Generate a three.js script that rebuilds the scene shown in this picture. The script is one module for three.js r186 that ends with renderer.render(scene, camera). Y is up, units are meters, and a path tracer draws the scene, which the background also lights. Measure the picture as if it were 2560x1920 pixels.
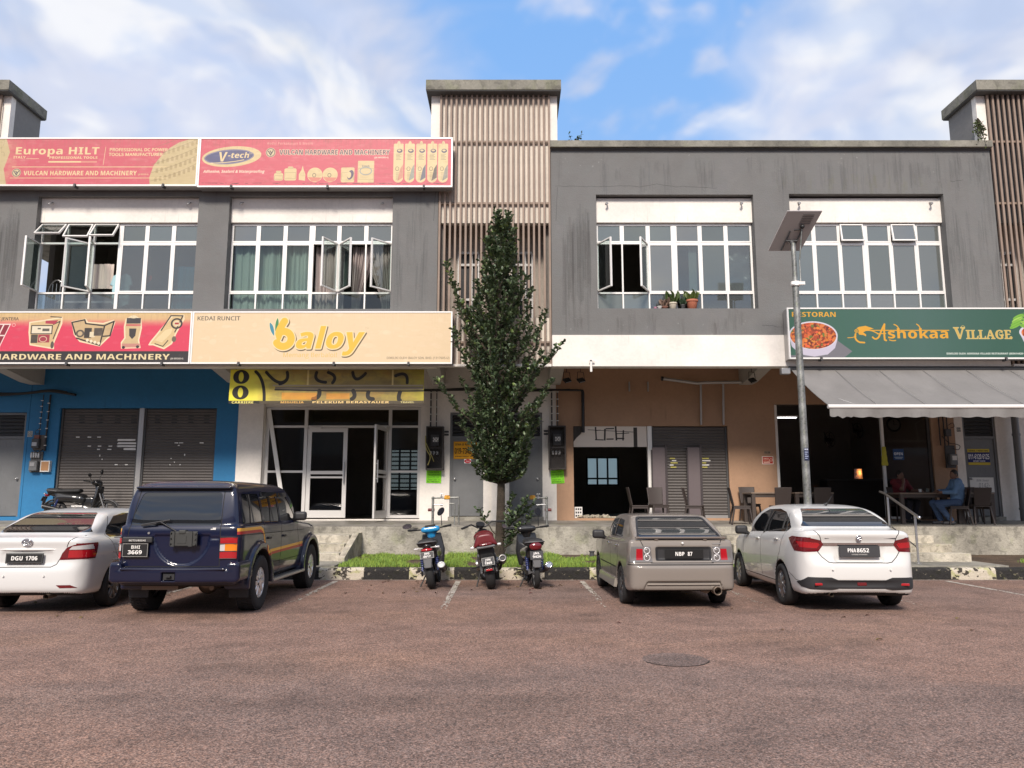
import * as THREE from 'three';
import { mergeGeometries } from 'three/addons/utils/BufferGeometryUtils.js';
import { RoundedBoxGeometry } from 'three/addons/geometries/RoundedBoxGeometry.js';
import { RectAreaLightUniformsLib } from 'three/addons/lights/RectAreaLightUniformsLib.js';

// ---------------------------------------------------------------- camera, sky, sun, exposure
const renderer = new THREE.WebGLRenderer({ antialias: true });
renderer.toneMapping = THREE.LinearToneMapping;
renderer.toneMappingExposure = 1.6;
renderer.shadowMap.enabled = true;
RectAreaLightUniformsLib.init();
const scene = new THREE.Scene();
const camera = new THREE.PerspectiveCamera(53.06, 4 / 3, 0.1, 3000);
camera.position.set(0, 1.57, 0);
camera.rotation.set(THREE.MathUtils.degToRad(8.57), 0, 0);

const hash = (x, y, s) => { let h = (Math.imul(x, 374761393) + Math.imul(y, 668265263) + Math.imul(s, 974634541)) | 0; h = Math.imul(h ^ (h >>> 13), 1274126177); return ((h ^ (h >>> 16)) >>> 0) / 4294967296; };
const sm = (t) => t * t * (3 - 2 * t);
function vn(x, y, s = 0, p = 0) {            // value noise, periodic when p > 0
  let ix = Math.floor(x), iy = Math.floor(y); const fx = sm(x - ix), fy = sm(y - iy);
  let jx = ix + 1, jy = iy + 1;
  if (p) { ix = ((ix % p) + p) % p; iy = ((iy % p) + p) % p; jx = ((jx % p) + p) % p; jy = ((jy % p) + p) % p; }
  const a = hash(ix, iy, s), b = hash(jx, iy, s), c = hash(ix, jy, s), d = hash(jx, jy, s);
  return a + (b - a) * fx + (c - a) * fy + (a - b - c + d) * fx * fy;
}
function fbm(x, y, o = 4, s = 0, p = 0) { let v = 0, a = 0.5, n = 0; for (let i = 0; i < o; i++) { v += a * vn(x, y, s + i * 17, p); n += a; a *= 0.5; x *= 2; y *= 2; p *= 2; } return v / n; }
const clamp = (x, a = 0, b = 1) => Math.min(b, Math.max(a, x));
const step = (a, b, x) => sm(clamp((x - a) / (b - a)));
const lerp = (a, b, t) => a + (b - a) * t;
let seedState = 12345;
const rnd = () => { seedState = (Math.imul(seedState, 1664525) + 1013904223) >>> 0; return seedState / 4294967296; };
const rr = (a, b) => a + (b - a) * rnd();

{ // the sky: blue with broken sheets of cloud all round
  const Wd = 2048, Hd = 1024, data = new Float32Array(Wd * Hd * 4);
  for (let r = 0; r < Hd; r++) {
    const el = ((r + 0.5) / Hd - 0.5) * Math.PI, y = Math.sin(el), cy = Math.cos(el);
    for (let c = 0; c < Wd; c++) {
      const az = ((c + 0.5) / Wd - 0.5) * 2 * Math.PI, x = Math.cos(az) * cy, z = Math.sin(az) * cy, o = (r * Wd + c) * 4;
      if (y < -0.06) { data[o] = 0.3; data[o + 1] = 0.3; data[o + 2] = 0.3; data[o + 3] = 1; continue; }
      const q = 1 / (Math.max(y, 0) + 0.42), px = x * q, pz = z * q, ang = Math.atan2(x, -z);
      const wx = px * 2.1 + 3.1, wz = pz * 2.1 + 7.7, warp = fbm(wx * 1.4, wz * 1.4, 4, 5) - 0.5;
      const big = fbm(wx * 0.9 + warp * 1.2, wz * 0.9 - warp * 0.8, 5, 11), fine = fbm(px * 8 + warp * 4, pz * 8 - warp * 4, 6, 23), wisp = fbm((px + pz * 0.5) * 13 + warp * 4, (pz - px * 0.5) * 19 + warp * 3, 6, 57);
      const lane = Math.exp(-Math.pow((ang - 0.15) / 0.24, 2)) * step(0.0, 0.6, -z);           // a clear lane runs away from the street
      const veil = step(0.30, 0.60, big * 0.66 + fine * 0.34 + 0.085 + 0.05 * step(0.0, -0.3, ang) - lane * 0.41), torn = step(0.50, 0.78, wisp * 0.62 + fine * 0.40 + big * 0.10 - lane * 0.02) * 0.85;
      const cover = clamp(Math.max(veil * lerp(0.72, 1, step(0.35, 0.6, fine * 0.5 + wisp * 0.5)), torn));
      const puff = step(0.50, 0.64, fbm(px * 5.2 + 2.9, pz * 5.2 + warp * 2, 6, 41) * 0.75 + fine * 0.28) * cover;
      const t = step(0.0, 0.8, y), hz = Math.pow(1 - Math.max(y, 0), 6);
      let R = lerp(0.225, 0.13, t), G = lerp(0.375, 0.28, t), B = lerp(0.62, 0.56, t);
      R = lerp(R, 0.42, hz * 0.6); G = lerp(G, 0.48, hz * 0.6); B = lerp(B, 0.59, hz * 0.6);
      const body = lerp(0.405, 0.46, step(0.35, 0.65, fine * 0.6 + big * 0.4)), k = cover * 0.93;
      R = lerp(R, body * 1.0 + puff * 0.15, k); G = lerp(G, body * 1.05 + puff * 0.125, k); B = lerp(B, body * 1.24 + puff * 0.05, k);
      data[o] = R; data[o + 1] = G; data[o + 2] = B; data[o + 3] = 1;
    }
  }
  const sky = new THREE.DataTexture(data, Wd, Hd, THREE.RGBAFormat, THREE.FloatType);
  sky.mapping = THREE.EquirectangularReflectionMapping; sky.magFilter = THREE.LinearFilter; sky.wrapS = THREE.RepeatWrapping; sky.needsUpdate = true;
  scene.background = sky; scene.environment = sky;
}
const sun = new THREE.DirectionalLight(0xfff4e8, 2.9);                 // a veiled sun high behind the camera
sun.position.set(-6, 32, 18); sun.target.position.set(0, 2, -18);
sun.castShadow = true; sun.shadow.radius = 24; sun.shadow.mapSize.set(2048, 2048);
Object.assign(sun.shadow.camera, { left: -30, right: 30, top: 30, bottom: -30, near: 1, far: 120 });
scene.add(sun, sun.target);

// ---------------------------------------------------------------- helpers
const used = new Map();
const numbered = (n) => { const k = used.get(n) ?? 0; used.set(n, k + 1); return k ? n + '_' + String(k).padStart(3, '0') : n; };
const setTag = (o, label, category, group, kind) => { Object.assign(o.userData, { label }, category && { category }, group && { group }, kind && { kind }); return o; };
function thing(name, label, category, pos = [0, 0, 0], ry = 0, group) {
  const g = new THREE.Group(); g.name = numbered(name); g.position.set(...pos); g.rotation.y = ry; scene.add(g);
  return setTag(g, label, category, group);
}
function uvm(geo) {                                                     // uv in metres, from the dominant side of each face
  const g = geo.index ? geo.toNonIndexed() : geo; if (!g.attributes.normal) g.computeVertexNormals();
  const p = g.attributes.position, n = p.count, uv = new Float32Array(n * 2), a = new THREE.Vector3(), b = new THREE.Vector3(), c = new THREE.Vector3();
  for (let i = 0; i < n; i += 3) {
    a.fromBufferAttribute(p, i); b.fromBufferAttribute(p, i + 1).sub(a); c.fromBufferAttribute(p, i + 2).sub(a); b.cross(c);
    const X = Math.abs(b.x), Y = Math.abs(b.y), Z = Math.abs(b.z);
    for (let k = 0; k < 3; k++) { const j = i + k, x = p.getX(j), y = p.getY(j), z = p.getZ(j); uv[j * 2] = X > Y && X > Z ? z : x; uv[j * 2 + 1] = Y >= X && Y >= Z ? z : y; }
  }
  g.setAttribute('uv', new THREE.BufferAttribute(uv, 2)); return g;
}
function mesh(name, geo, mat, parent, label) {
  if (Array.isArray(geo)) geo = geo.length > 1 ? merge(geo) : geo[0];
  if (mat.userData.tile) geo = uvm(geo);
  const m = new THREE.Mesh(geo, mat); m.name = parent ? name : numbered(name); m.castShadow = m.receiveShadow = true;
  if (label) m.userData.label = label;
  (parent ?? scene).add(m); return m;
}
const solo = (name, geo, mat, label, category, group, kind) => setTag(mesh(name, geo, mat), label, category, group, kind);
function structure(name, geo, mat, label) { const m = mesh(name, geo, mat); m.userData.kind = 'structure'; if (label) m.userData.label = label; return m; }
function merge(list) {
  const gs = list.map((g) => { g = g.index ? g.toNonIndexed() : g.clone(); for (const k of Object.keys(g.attributes)) if (!['position', 'normal', 'uv'].includes(k)) g.deleteAttribute(k);
    if (!g.attributes.normal) g.computeVertexNormals();
    if (!g.attributes.uv) g.setAttribute('uv', new THREE.BufferAttribute(new Float32Array(g.attributes.position.count * 2), 2)); return g; });
  return mergeGeometries(gs);
}
// boxes: x0..x1, y0..y1 and the distance d0..d1 from the camera's line (z = -d)
const bd = (x0, x1, y0, y1, d0, d1) => { const g = new THREE.BoxGeometry(x1 - x0, y1 - y0, d1 - d0); g.translate((x0 + x1) / 2, (y0 + y1) / 2, -(d0 + d1) / 2); return g; };
const box = (w, h, d, x = 0, y = 0, z = 0, rx = 0, ry = 0, rz = 0) => { const g = new THREE.BoxGeometry(w, h, d); if (rx) g.rotateX(rx); if (ry) g.rotateY(ry); if (rz) g.rotateZ(rz); return g.translate(x, y, z); };
const rbox = (w, h, d, r, x = 0, y = 0, z = 0, rx = 0, ry = 0, rz = 0) => { const g = new RoundedBoxGeometry(w, h, d, 2, r); if (rx) g.rotateX(rx); if (ry) g.rotateY(ry); if (rz) g.rotateZ(rz); return g.translate(x, y, z); };
const V = (x, y, z) => new THREE.Vector3(x, y, z);
function tube(pts, r, rad = 8, straight = true, closed = false) {
  const ps = pts.map((p) => p.isVector3 ? p : V(...p));
  if (straight && ps.length > 2) { const path = new THREE.CurvePath(); for (let i = 0; i + 1 < ps.length; i++) path.add(new THREE.LineCurve3(ps[i], ps[i + 1])); const gs = []; for (let i = 0; i + 1 < ps.length; i++) gs.push(rod(ps[i], ps[i + 1], r, r, rad)); for (let i = 1; i + 1 < ps.length; i++) gs.push(new THREE.SphereGeometry(r, rad, 5).translate(ps[i].x, ps[i].y, ps[i].z)); return merge(gs); }
  if (ps.length === 2) return rod(ps[0], ps[1], r, r, rad);
  return new THREE.TubeGeometry(new THREE.CatmullRomCurve3(ps, closed), ps.length * 5, r, rad, closed);
}
function rod(a, b, r0, r1 = r0, rad = 8) {
  a = a.isVector3 ? a : V(...a); b = b.isVector3 ? b : V(...b);
  const g = new THREE.CylinderGeometry(r1, r0, a.distanceTo(b), rad, 1); g.applyQuaternion(new THREE.Quaternion().setFromUnitVectors(V(0, 1, 0), b.clone().sub(a).normalize()));
  return g.translate((a.x + b.x) / 2, (a.y + b.y) / 2, (a.z + b.z) / 2);
}
function wall(x0, x1, y0, y1, d0, d1, holes) {                          // a wall with real openings
  const s = new THREE.Shape([new THREE.Vector2(x0, y0), new THREE.Vector2(x1, y0), new THREE.Vector2(x1, y1), new THREE.Vector2(x0, y1)]);
  for (const [a, b, c, d] of holes) s.holes.push(new THREE.Path([new THREE.Vector2(a, c), new THREE.Vector2(a, d), new THREE.Vector2(b, d), new THREE.Vector2(b, c)]));
  const g = new THREE.ExtrudeGeometry(s, { depth: d1 - d0, bevelEnabled: false }); return g.translate(0, 0, -d1);
}
// ---------------------------------------------------------------- materials
const lin = (r, g, b) => new THREE.Color().setRGB(r, g, b);
function std(r, g, b, rough = 0.8, extra = {}) { return new THREE.MeshStandardMaterial({ color: lin(r, g, b), roughness: rough, ...extra }); }
const phys = (r, g, b, rough, extra = {}) => new THREE.MeshPhysicalMaterial({ color: lin(r, g, b), roughness: rough, ...extra });
function dataTex(n, fn, srgb = true) {                                  // fn gives three values of 0..1 (linear when srgb is false)
  const d = new Uint8Array(n * n * 4);
  for (let y = 0; y < n; y++) for (let x = 0; x < n; x++) { const c = fn(x / n, y / n, x, y), o = (y * n + x) * 4; for (let k = 0; k < 3; k++) d[o + k] = clamp(c[k]) * 255; d[o + 3] = 255; }
  const t = new THREE.DataTexture(d, n, n); t.wrapS = t.wrapT = THREE.RepeatWrapping; t.magFilter = THREE.LinearFilter; t.minFilter = THREE.LinearMipmapLinearFilter; t.generateMipmaps = true;
  if (srgb) t.colorSpace = THREE.SRGBColorSpace; t.needsUpdate = true; return t;
}
const tiled = (t, m) => { const c = t.clone(); c.repeat.set(1 / m, 1 / m); c.needsUpdate = true; return c; };
function tile(mat, map, metres, bump, bumpScale) { if (map) mat.map = tiled(map, metres); if (bump) { mat.bumpMap = tiled(bump, metres); mat.bumpScale = bumpScale; } mat.userData.tile = true; return mat; }
function canvas(w, h, draw, flip) {
  const c = document.createElement('canvas'); c.width = w; c.height = h; const x = c.getContext('2d'); draw(x, w, h);
  const t = new THREE.CanvasTexture(c); t.colorSpace = THREE.SRGBColorSpace; t.anisotropy = 8; return t;
}
// weathered render: mottled paint, rain streaks, scuffs (values near white, multiplied by the paint's colour)
const plasterTex = dataTex(1024, (u, v) => {
  const m = fbm(u * 6, v * 6, 5, 3, 6), f = fbm(u * 90, v * 90, 2, 8, 90), s = fbm(u * 60, v * 5, 4, 31, 5), mask = step(0.45, 0.75, fbm(u * 5, v * 4, 3, 77, 5));
  const k = 0.94 + (m - 0.5) * 0.13 + (f - 0.5) * 0.04 - step(0.55, 0.8, s) * mask * 0.12;
  return [k, k * 0.995, k * 0.985];
});
const concreteTex = dataTex(1024, (u, v) => {
  const m = fbm(u * 5, v * 5, 6, 13, 5), f = fbm(u * 120, v * 120, 2, 18, 120), g = step(0.5, 0.75, fbm(u * 9, v * 7, 5, 51, 7)), h = step(0.55, 0.7, fbm(u * 22, v * 22, 4, 61, 22));
  const k = 0.85 + (m - 0.5) * 0.42 + (f - 0.5) * 0.12 - h * 0.10;
  return [k * lerp(1, 0.95, g), k * lerp(0.985, 0.955, g), k * lerp(0.955, 0.87, g)];
});
const fineBump = dataTex(512, (u, v) => { const k = fbm(u * 60, v * 60, 4, 91, 60); return [k, k, k]; }, false);
const P = {};                                                            // shared materials
P.grey = tile(std(0.225, 0.218, 0.212, 0.85), plasterTex, 5.3, fineBump, 0.004);
P.white = tile(std(0.86, 0.82, 0.775, 0.8), plasterTex, 4.1, fineBump, 0.003);
P.beige = tile(std(0.56, 0.50, 0.44, 0.85), plasterTex, 4.7, fineBump, 0.003);
P.pale = tile(std(0.74, 0.68, 0.61, 0.85), plasterTex, 4.7, fineBump, 0.003);
P.blue = tile(std(0.022, 0.19, 0.42, 0.7), plasterTex, 5.1, fineBump, 0.003);
P.brown = tile(std(0.43, 0.265, 0.168, 0.75), plasterTex, 4.9, fineBump, 0.003);
P.concrete = tile(std(0.40, 0.39, 0.355, 0.9), concreteTex, 2.9, fineBump, 0.006);
P.floor = tile(std(0.37, 0.355, 0.335, 0.55), concreteTex, 3.7, fineBump, 0.002);
P.coping = tile(std(0.30, 0.295, 0.265, 0.85), concreteTex, 3.3, fineBump, 0.004);
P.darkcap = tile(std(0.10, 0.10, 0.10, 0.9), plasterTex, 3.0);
P.slat = tile(std(0.30, 0.225, 0.18, 0.7), plasterTex, 1.9);
P.alu = std(0.78, 0.76, 0.73, 0.4, { metalness: 0.1 });
P.aluGrey = std(0.42, 0.41, 0.40, 0.38, { metalness: 0.55 });
P.haunch = tile(std(0.50, 0.475, 0.445, 0.85), plasterTex, 3.4);
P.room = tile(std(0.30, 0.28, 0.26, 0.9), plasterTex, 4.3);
P.dark = std(0.02, 0.02, 0.02, 0.7);
P.black = std(0.012, 0.012, 0.013, 0.45);
P.rubber = std(0.017, 0.017, 0.018, 0.85);
P.chrome = std(0.75, 0.75, 0.76, 0.12, { metalness: 1 });
P.steel = std(0.52, 0.52, 0.52, 0.35, { metalness: 0.9 });
P.galv = tile(std(0.42, 0.44, 0.45, 0.5, { metalness: 0.6 }), concreteTex, 0.7);
P.glass = phys(0.80, 0.86, 0.84, 0.02, { transmission: 1, thickness: 0, ior: 1.6 });
P.tint = phys(0.60, 0.64, 0.63, 0.03, { transmission: 0.92, thickness: 0, ior: 1.9, specularIntensity: 1 });
P.film = phys(0.20, 0.215, 0.205, 0.05, { metalness: 0.5, ior: 1.8 });
P.shopGlass = phys(0.70, 0.67, 0.64, 0.03, { transmission: 1, thickness: 0, ior: 1.4 });
P.films = [P.film, phys(0.17, 0.19, 0.18, 0.06, { metalness: 0.45, ior: 1.8 }), phys(0.235, 0.245, 0.235, 0.04, { metalness: 0.52, ior: 1.8 }), phys(0.20, 0.225, 0.22, 0.09, { metalness: 0.5, ior: 1.8 })];
// ---------------------------------------------------------------- the shophouse row
const U = 18.6, GW = 21.2, FL = 1.02;                                    // distances of the upper front and of the shop fronts, height of the walkway at the wall
// streaked paint of the right-hand upper front, drawn at its own size
const frontTex = canvas(2048, 1024, (c, w, h) => {
  const W0 = 11.3, H0 = 5.65, S = w / W0;
  c.fillStyle = '#cfcdca'; c.fillRect(0, 0, w, h);
  const r = (() => { let s = 99; return () => (s = (Math.imul(s, 1664525) + 1013904223) >>> 0) / 4294967296; })();
  for (let i = 0; i < 1500; i++) { const x = r() * w, y = r() * h, a = 20 + r() * 120, b = 10 + r() * 50; c.fillStyle = r() < 0.5 ? 'rgba(170,166,160,0.035)' : 'rgba(232,230,226,0.04)'; c.beginPath(); c.ellipse(x, y, a, b, r() * 3, 0, 7); c.fill(); }
  const streak = (x, y, len, wd, al, col) => { for (let k = 0; k < 9; k++) { c.strokeStyle = `rgba(${col},${al * (0.4 + r() * 0.6)})`; c.lineWidth = 1 + r() * wd; c.beginPath(); let px = x + (r() - 0.5) * wd * 4; const y0 = y + (r() - 0.4) * len * 0.4; c.moveTo(px, y0); for (let j = 1; j < 7; j++) { px += (r() - 0.5) * 5; c.lineTo(px, y0 + (len * (0.5 + r() * 0.5) * j) / 6); } c.stroke(); } };
  for (let i = 0; i < 46; i++) streak(r() * w, 60 + r() * 90, 60 + r() * 140, 7, 0.08, '120,120,122');
  for (let i = 0; i < 18; i++) streak(w * (0.55 + r() * 0.45), 40 + r() * 60, 120 + r() * 150, 9, 0.09, '116,118,118');
  for (let i = 0; i < 26; i++) streak(w * (0.86 + r() * 0.14), 200 + r() * 400, 150 + r() * 200, 6, 0.08, '110,112,112');
  for (let i = 0; i < 10; i++) streak(w * (0.03 + r() * 0.05), 330 + r() * 100, 300 + r() * 200, 10, 0.10, '92,90,88');
  for (let i = 0; i < 30; i++) streak(r() * w, h * 0.78 + r() * 60, 60 + r() * 60, 8, 0.07, '88,80,76');
  for (let i = 0; i < 40; i++) { c.strokeStyle = `rgba(190,190,150,${0.05 + r() * 0.08})`; c.lineWidth = 6 + r() * 14; const x = w * (0.5 + r() * 0.4), y = 150 + r() * 60; c.beginPath(); c.moveTo(x, y); c.lineTo(x + (r() - 0.5) * 30, y + 40 + r() * 30); c.stroke(); }
  for (let i = 0; i < 70; i++) { c.fillStyle = `rgba(250,248,244,${0.3 + r() * 0.5})`; const x = r() * w, y = r() < 0.5 ? 30 + r() * 120 : h * 0.82 + r() * 90; c.beginPath(); c.ellipse(x, y, 1 + r() * 3, 1 + r() * 5, r(), 0, 7); c.fill(); }
  const crack = (x, y, dx, dy, n) => { c.strokeStyle = 'rgba(60,58,56,0.55)'; c.lineWidth = 1.3; c.beginPath(); c.moveTo(x, y); for (let i = 0; i < n; i++) { x += dx * (0.5 + r()); y += dy + (r() - 0.5) * 9; c.lineTo(x, y); } c.stroke(); };
  crack(20, 215, 22, -0.2, 34); crack(30, 220, -1, 18, 9); crack(0.75 * w, 0.58 * h, 8, -3, 10); crack(0.9 * w, 190, 9, 1, 8); crack(0.46 * w, 0.85 * h, 11, 2, 9);
});
frontTex.wrapS = frontTex.wrapT = THREE.RepeatWrapping;
function frontMat(x0) { const m = std(0.238, 0.24, 0.243, 0.85); const t = frontTex.clone(); t.repeat.set(1 / 11.3, 1 / 5.65); t.offset.set(-x0 / 11.3, -5.0 / 5.65); t.needsUpdate = true; m.map = t; m.bumpMap = tiled(fineBump, 1.3); m.bumpScale = 0.004; return m; }

function paneGrid(g, x0, x1, y0, y1, d, opt) {                            // a window of 6 x 3 lights, its own group of frame bars, sashes and panes
  const w = new THREE.Group(); w.name = 'window'; g.add(w); if (opt.label) w.userData.label = opt.label;
  const bars = [], t = 0.03, H = y1 - y0, rows = [y0, y0 + H * 0.205, y0 + H * 0.775, y1], mid = (x0 + x1) / 2, cols = [];
  for (let i = 0; i <= 6; i++) cols.push(x0 + ((x1 - x0) * i) / 6);
  for (const y of [y0, y1]) bars.push(bd(x0, x1, y === y0 ? y : y - t, y === y0 ? y + t : y, d, d + 0.07));
  for (const y of rows.slice(1, 3)) bars.push(bd(x0 + t, x1 - t, y - 0.022, y + 0.022, d + 0.002, d + 0.068));
  for (let i = 0; i <= 6; i++) { const k = i === 3 ? 0.04 : i % 6 ? 0.018 : 0.0; bars.push(i === 0 ? bd(x0, x0 + t, y0 + t, y1 - t, d, d + 0.07) : i === 6 ? bd(x1 - t, x1, y0 + t, y1 - t, d, d + 0.07) : bd(cols[i] - k, cols[i] + k, y0 + t, y1 - t, d - 0.004, d + 0.074)); }
  mesh('frame', bars, P.alu, w);
  for (let r = 0; r < 3; r++) for (let c = 0; c < 6; c++) {
    const a = cols[c] + (c === 3 ? 0.042 : 0.02), b = cols[c + 1] - (c === 2 ? 0.042 : 0.02), e = rows[r] + 0.024, f = rows[r + 1] - 0.024, o = opt.open?.[r + ',' + c], mat0 = opt.pane?.(r, c) ?? P.film, mat = mat0 === P.film ? P.films[Math.floor(rnd() * 4)] : mat0;
    const sw = b - a, sh = f - e, k = 0.032;
    if (r > 0 || o) {
      let s = merge([box(sw, k, 0.045, 0, sh / 2 - k / 2), box(sw, k, 0.045, 0, -sh / 2 + k / 2), box(k, sh - 2 * k, 0.045, -sw / 2 + k / 2), box(k, sh - 2 * k, 0.045, sw / 2 - k / 2)]), p = box(sw - 2 * k, sh - 2 * k, 0.006), m = new THREE.Matrix4();
      const cx = (a + b) / 2, cy = (e + f) / 2;
      if (o) {
        const [hx, hy] = o.h === 'l' ? [-sw / 2, 0] : o.h === 'r' ? [sw / 2, 0] : [0, sh / 2], ang = o.a * Math.PI / 180;
        m.makeTranslation(cx + hx, cy + hy, -d + 0.02).multiply(o.h === 't' ? new THREE.Matrix4().makeRotationX(-ang) : new THREE.Matrix4().makeRotationY(o.h === 'l' ? -ang : ang)).multiply(new THREE.Matrix4().makeTranslation(-hx, -hy, 0));
      } else m.makeTranslation(cx, cy, -d - 0.02).multiply(new THREE.Matrix4().makeRotationFromEuler(new THREE.Euler(rr(-0.007, 0.007), rr(-0.007, 0.007), 0)));
      mesh('sash', s.applyMatrix4(m), P.alu, w); mesh('pane', p.applyMatrix4(m), o && !o.film ? P.glass : mat, w);
    } else mesh('pane', bd(a - 0.01, b + 0.01, e - 0.01, f + 0.01, d + 0.034, d + 0.04), mat, w);
  }
  return w;
}
function upperBay(g, x0, x1, opt) {                                       // white panel over a window, set back in its recess
  const y0 = 6.26, y1 = 8.56, yp = 9.2, d = U + 0.24;
  mesh('panel', bd(x0, x1, y1, yp, U + 0.16, U + 0.36), P.white, g);
  for (const x of [x0 + 0.28, x1 - 0.28]) mesh('lamp_bracket', [rod([x, yp - 0.11, -U - 0.17], [x + 0.02, yp - 0.16, -U - 0.06], 0.02), rod([x + 0.02, yp - 0.16, -U - 0.06], [x - 0.03, yp - 0.21, -U - 0.03], 0.028)], P.aluGrey, g);
  paneGrid(g, x0 + 0.01, x1 - 0.01, y0, y1 - 0.01, d, opt);
}
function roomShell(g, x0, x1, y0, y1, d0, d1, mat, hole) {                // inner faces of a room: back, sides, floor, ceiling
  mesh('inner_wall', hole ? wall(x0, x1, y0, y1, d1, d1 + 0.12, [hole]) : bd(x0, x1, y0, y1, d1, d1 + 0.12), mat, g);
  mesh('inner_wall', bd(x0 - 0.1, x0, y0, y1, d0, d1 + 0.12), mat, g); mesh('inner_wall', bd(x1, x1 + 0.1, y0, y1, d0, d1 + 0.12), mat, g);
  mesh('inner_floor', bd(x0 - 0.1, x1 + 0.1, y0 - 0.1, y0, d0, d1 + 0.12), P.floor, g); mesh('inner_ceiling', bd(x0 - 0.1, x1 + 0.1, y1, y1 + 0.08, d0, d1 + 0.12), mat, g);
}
function bracket(g, x0, x1) {                                            // cantilever haunch under the upper floor
  const s = new THREE.Shape([[18.92, 5.3], [18.92, 5.0], [20.7, 4.74], [GW - 0.002, 4.74], [GW - 0.002, 5.3]].map(([d, y]) => new THREE.Vector2(-d, y)));
  const e = new THREE.ExtrudeGeometry(s, { depth: x1 - x0, bevelEnabled: false }); e.rotateY(Math.PI / 2).scale(1, 1, 1);
  // the shape's x runs along z: after the turn x -> -z, z -> x
  e.scale(1, 1, -1); const ix = e.index; if (!ix) { const p = e.attributes.position; for (let i = 0; i < p.count; i += 3) { for (const at of Object.values(e.attributes)) for (let k = 0; k < at.itemSize; k++) { const a = at.array, t = a[(i + 1) * at.itemSize + k]; a[(i + 1) * at.itemSize + k] = a[(i + 2) * at.itemSize + k]; a[(i + 2) * at.itemSize + k] = t; } } }
  e.translate(x0, 0, 0); e.computeVertexNormals();
  mesh('haunch', e, P.haunch, g);
}

// ---- left-hand shophouse
const left = thing('shophouse', 'grey upper front over a blue shuttered shop and a white empty shop', 'building');
const right = thing('shophouse', 'streaked grey upper front over brown walls with shutter and restaurant', 'building');
{
  const win = [[-12.02, -7.94, 6.26, 9.2], [-7.16, -3.02, 6.26, 9.2]];
  mesh('upper_front', wall(-13.2, -1.87, 4.98, 10.44, U, U + 0.3, win), frontMat(-13.4), left);
  mesh('edge_beam', bd(-13.2, -1.87, 4.8, 4.98, U - 0.002, U + 0.3), P.white, left);
  mesh('coping', bd(-13.2, -1.87, 10.44, 10.58, U - 0.1, U + 0.5), P.coping, left);
  mesh('roof', bd(-13.2, -1.87, 9.9, 10.05, U + 0.3, 29.5), P.concrete, left);
  mesh('slab', bd(-13.2, -1.87, 5.3, 5.5, U + 0.3, 29.5), P.haunch, left);
  for (const b of [bd(-13.36, -13.2, 0.9, 10.05, GW + 0.2, 29.5), bd(-7.62, -7.42, 5.5, 9.9, U + 0.3, 29.4), bd(-1.87, -1.75, 5.5, 10.3, U + 0.25, 29.5)]) mesh('party_wall', b, P.room, left);
  mesh('rear_wall', bd(-13.2, -1.87, 5.5, 9.9, 24.2, 24.4), P.room, left);
  const top = (h, a) => ({ h, a });
  const seeThrough = (r, c) => (r === 2 ? P.film : P.tint);
  upperBay(left, win[0][0], win[0][1], { label: 'window with three casements and three top vents open', pane: (r, c) => (c < 3 ? P.tint : r === 2 ? P.film : P.tint), open: { '2,0': top('t', 42), '2,1': top('t', 30), '2,2': top('t', 34), '1,0': top('l', 88), '1,1': top('r', 52), '1,2': top('l', 70) } });
  upperBay(left, win[1][0], win[1][1], { label: 'window with pale curtains and three casements open', pane: (r, c) => (r === 2 ? P.film : P.glass), open: { '1,3': top('r', 66), '1,4': top('l', 52), '1,5': top('r', 48) } });
  for (const [a, b] of [[-13.4, -13.04], [-7.75, -7.4], [-2.2, -1.86]]) bracket(left, a, b);
  // shop fronts
  mesh('blue_wall', wall(-13.36, -7.53, 0.9, 5.3, GW, GW + 0.2, [[-12.52, -8.18, 0.95, 4.09]]), P.blue, left);
  mesh('column', [bd(-7.53, -6.84, 0.9, 5.3, GW - 0.14, GW + 0.2)], P.white, left);
  mesh('shop_wall', wall(-6.84, -1.76, 0.9, 5.3, GW, GW + 0.2, [[-6.82, -2.52, FL + 0.03, 4.13]]), P.white, left);
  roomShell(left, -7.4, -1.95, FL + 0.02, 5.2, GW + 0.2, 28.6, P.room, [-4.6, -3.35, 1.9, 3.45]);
  mesh('inner_wall', bd(-13.2, -7.6, 0.9, 5.3, 22.4, 22.5), P.room, left);
}
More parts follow.
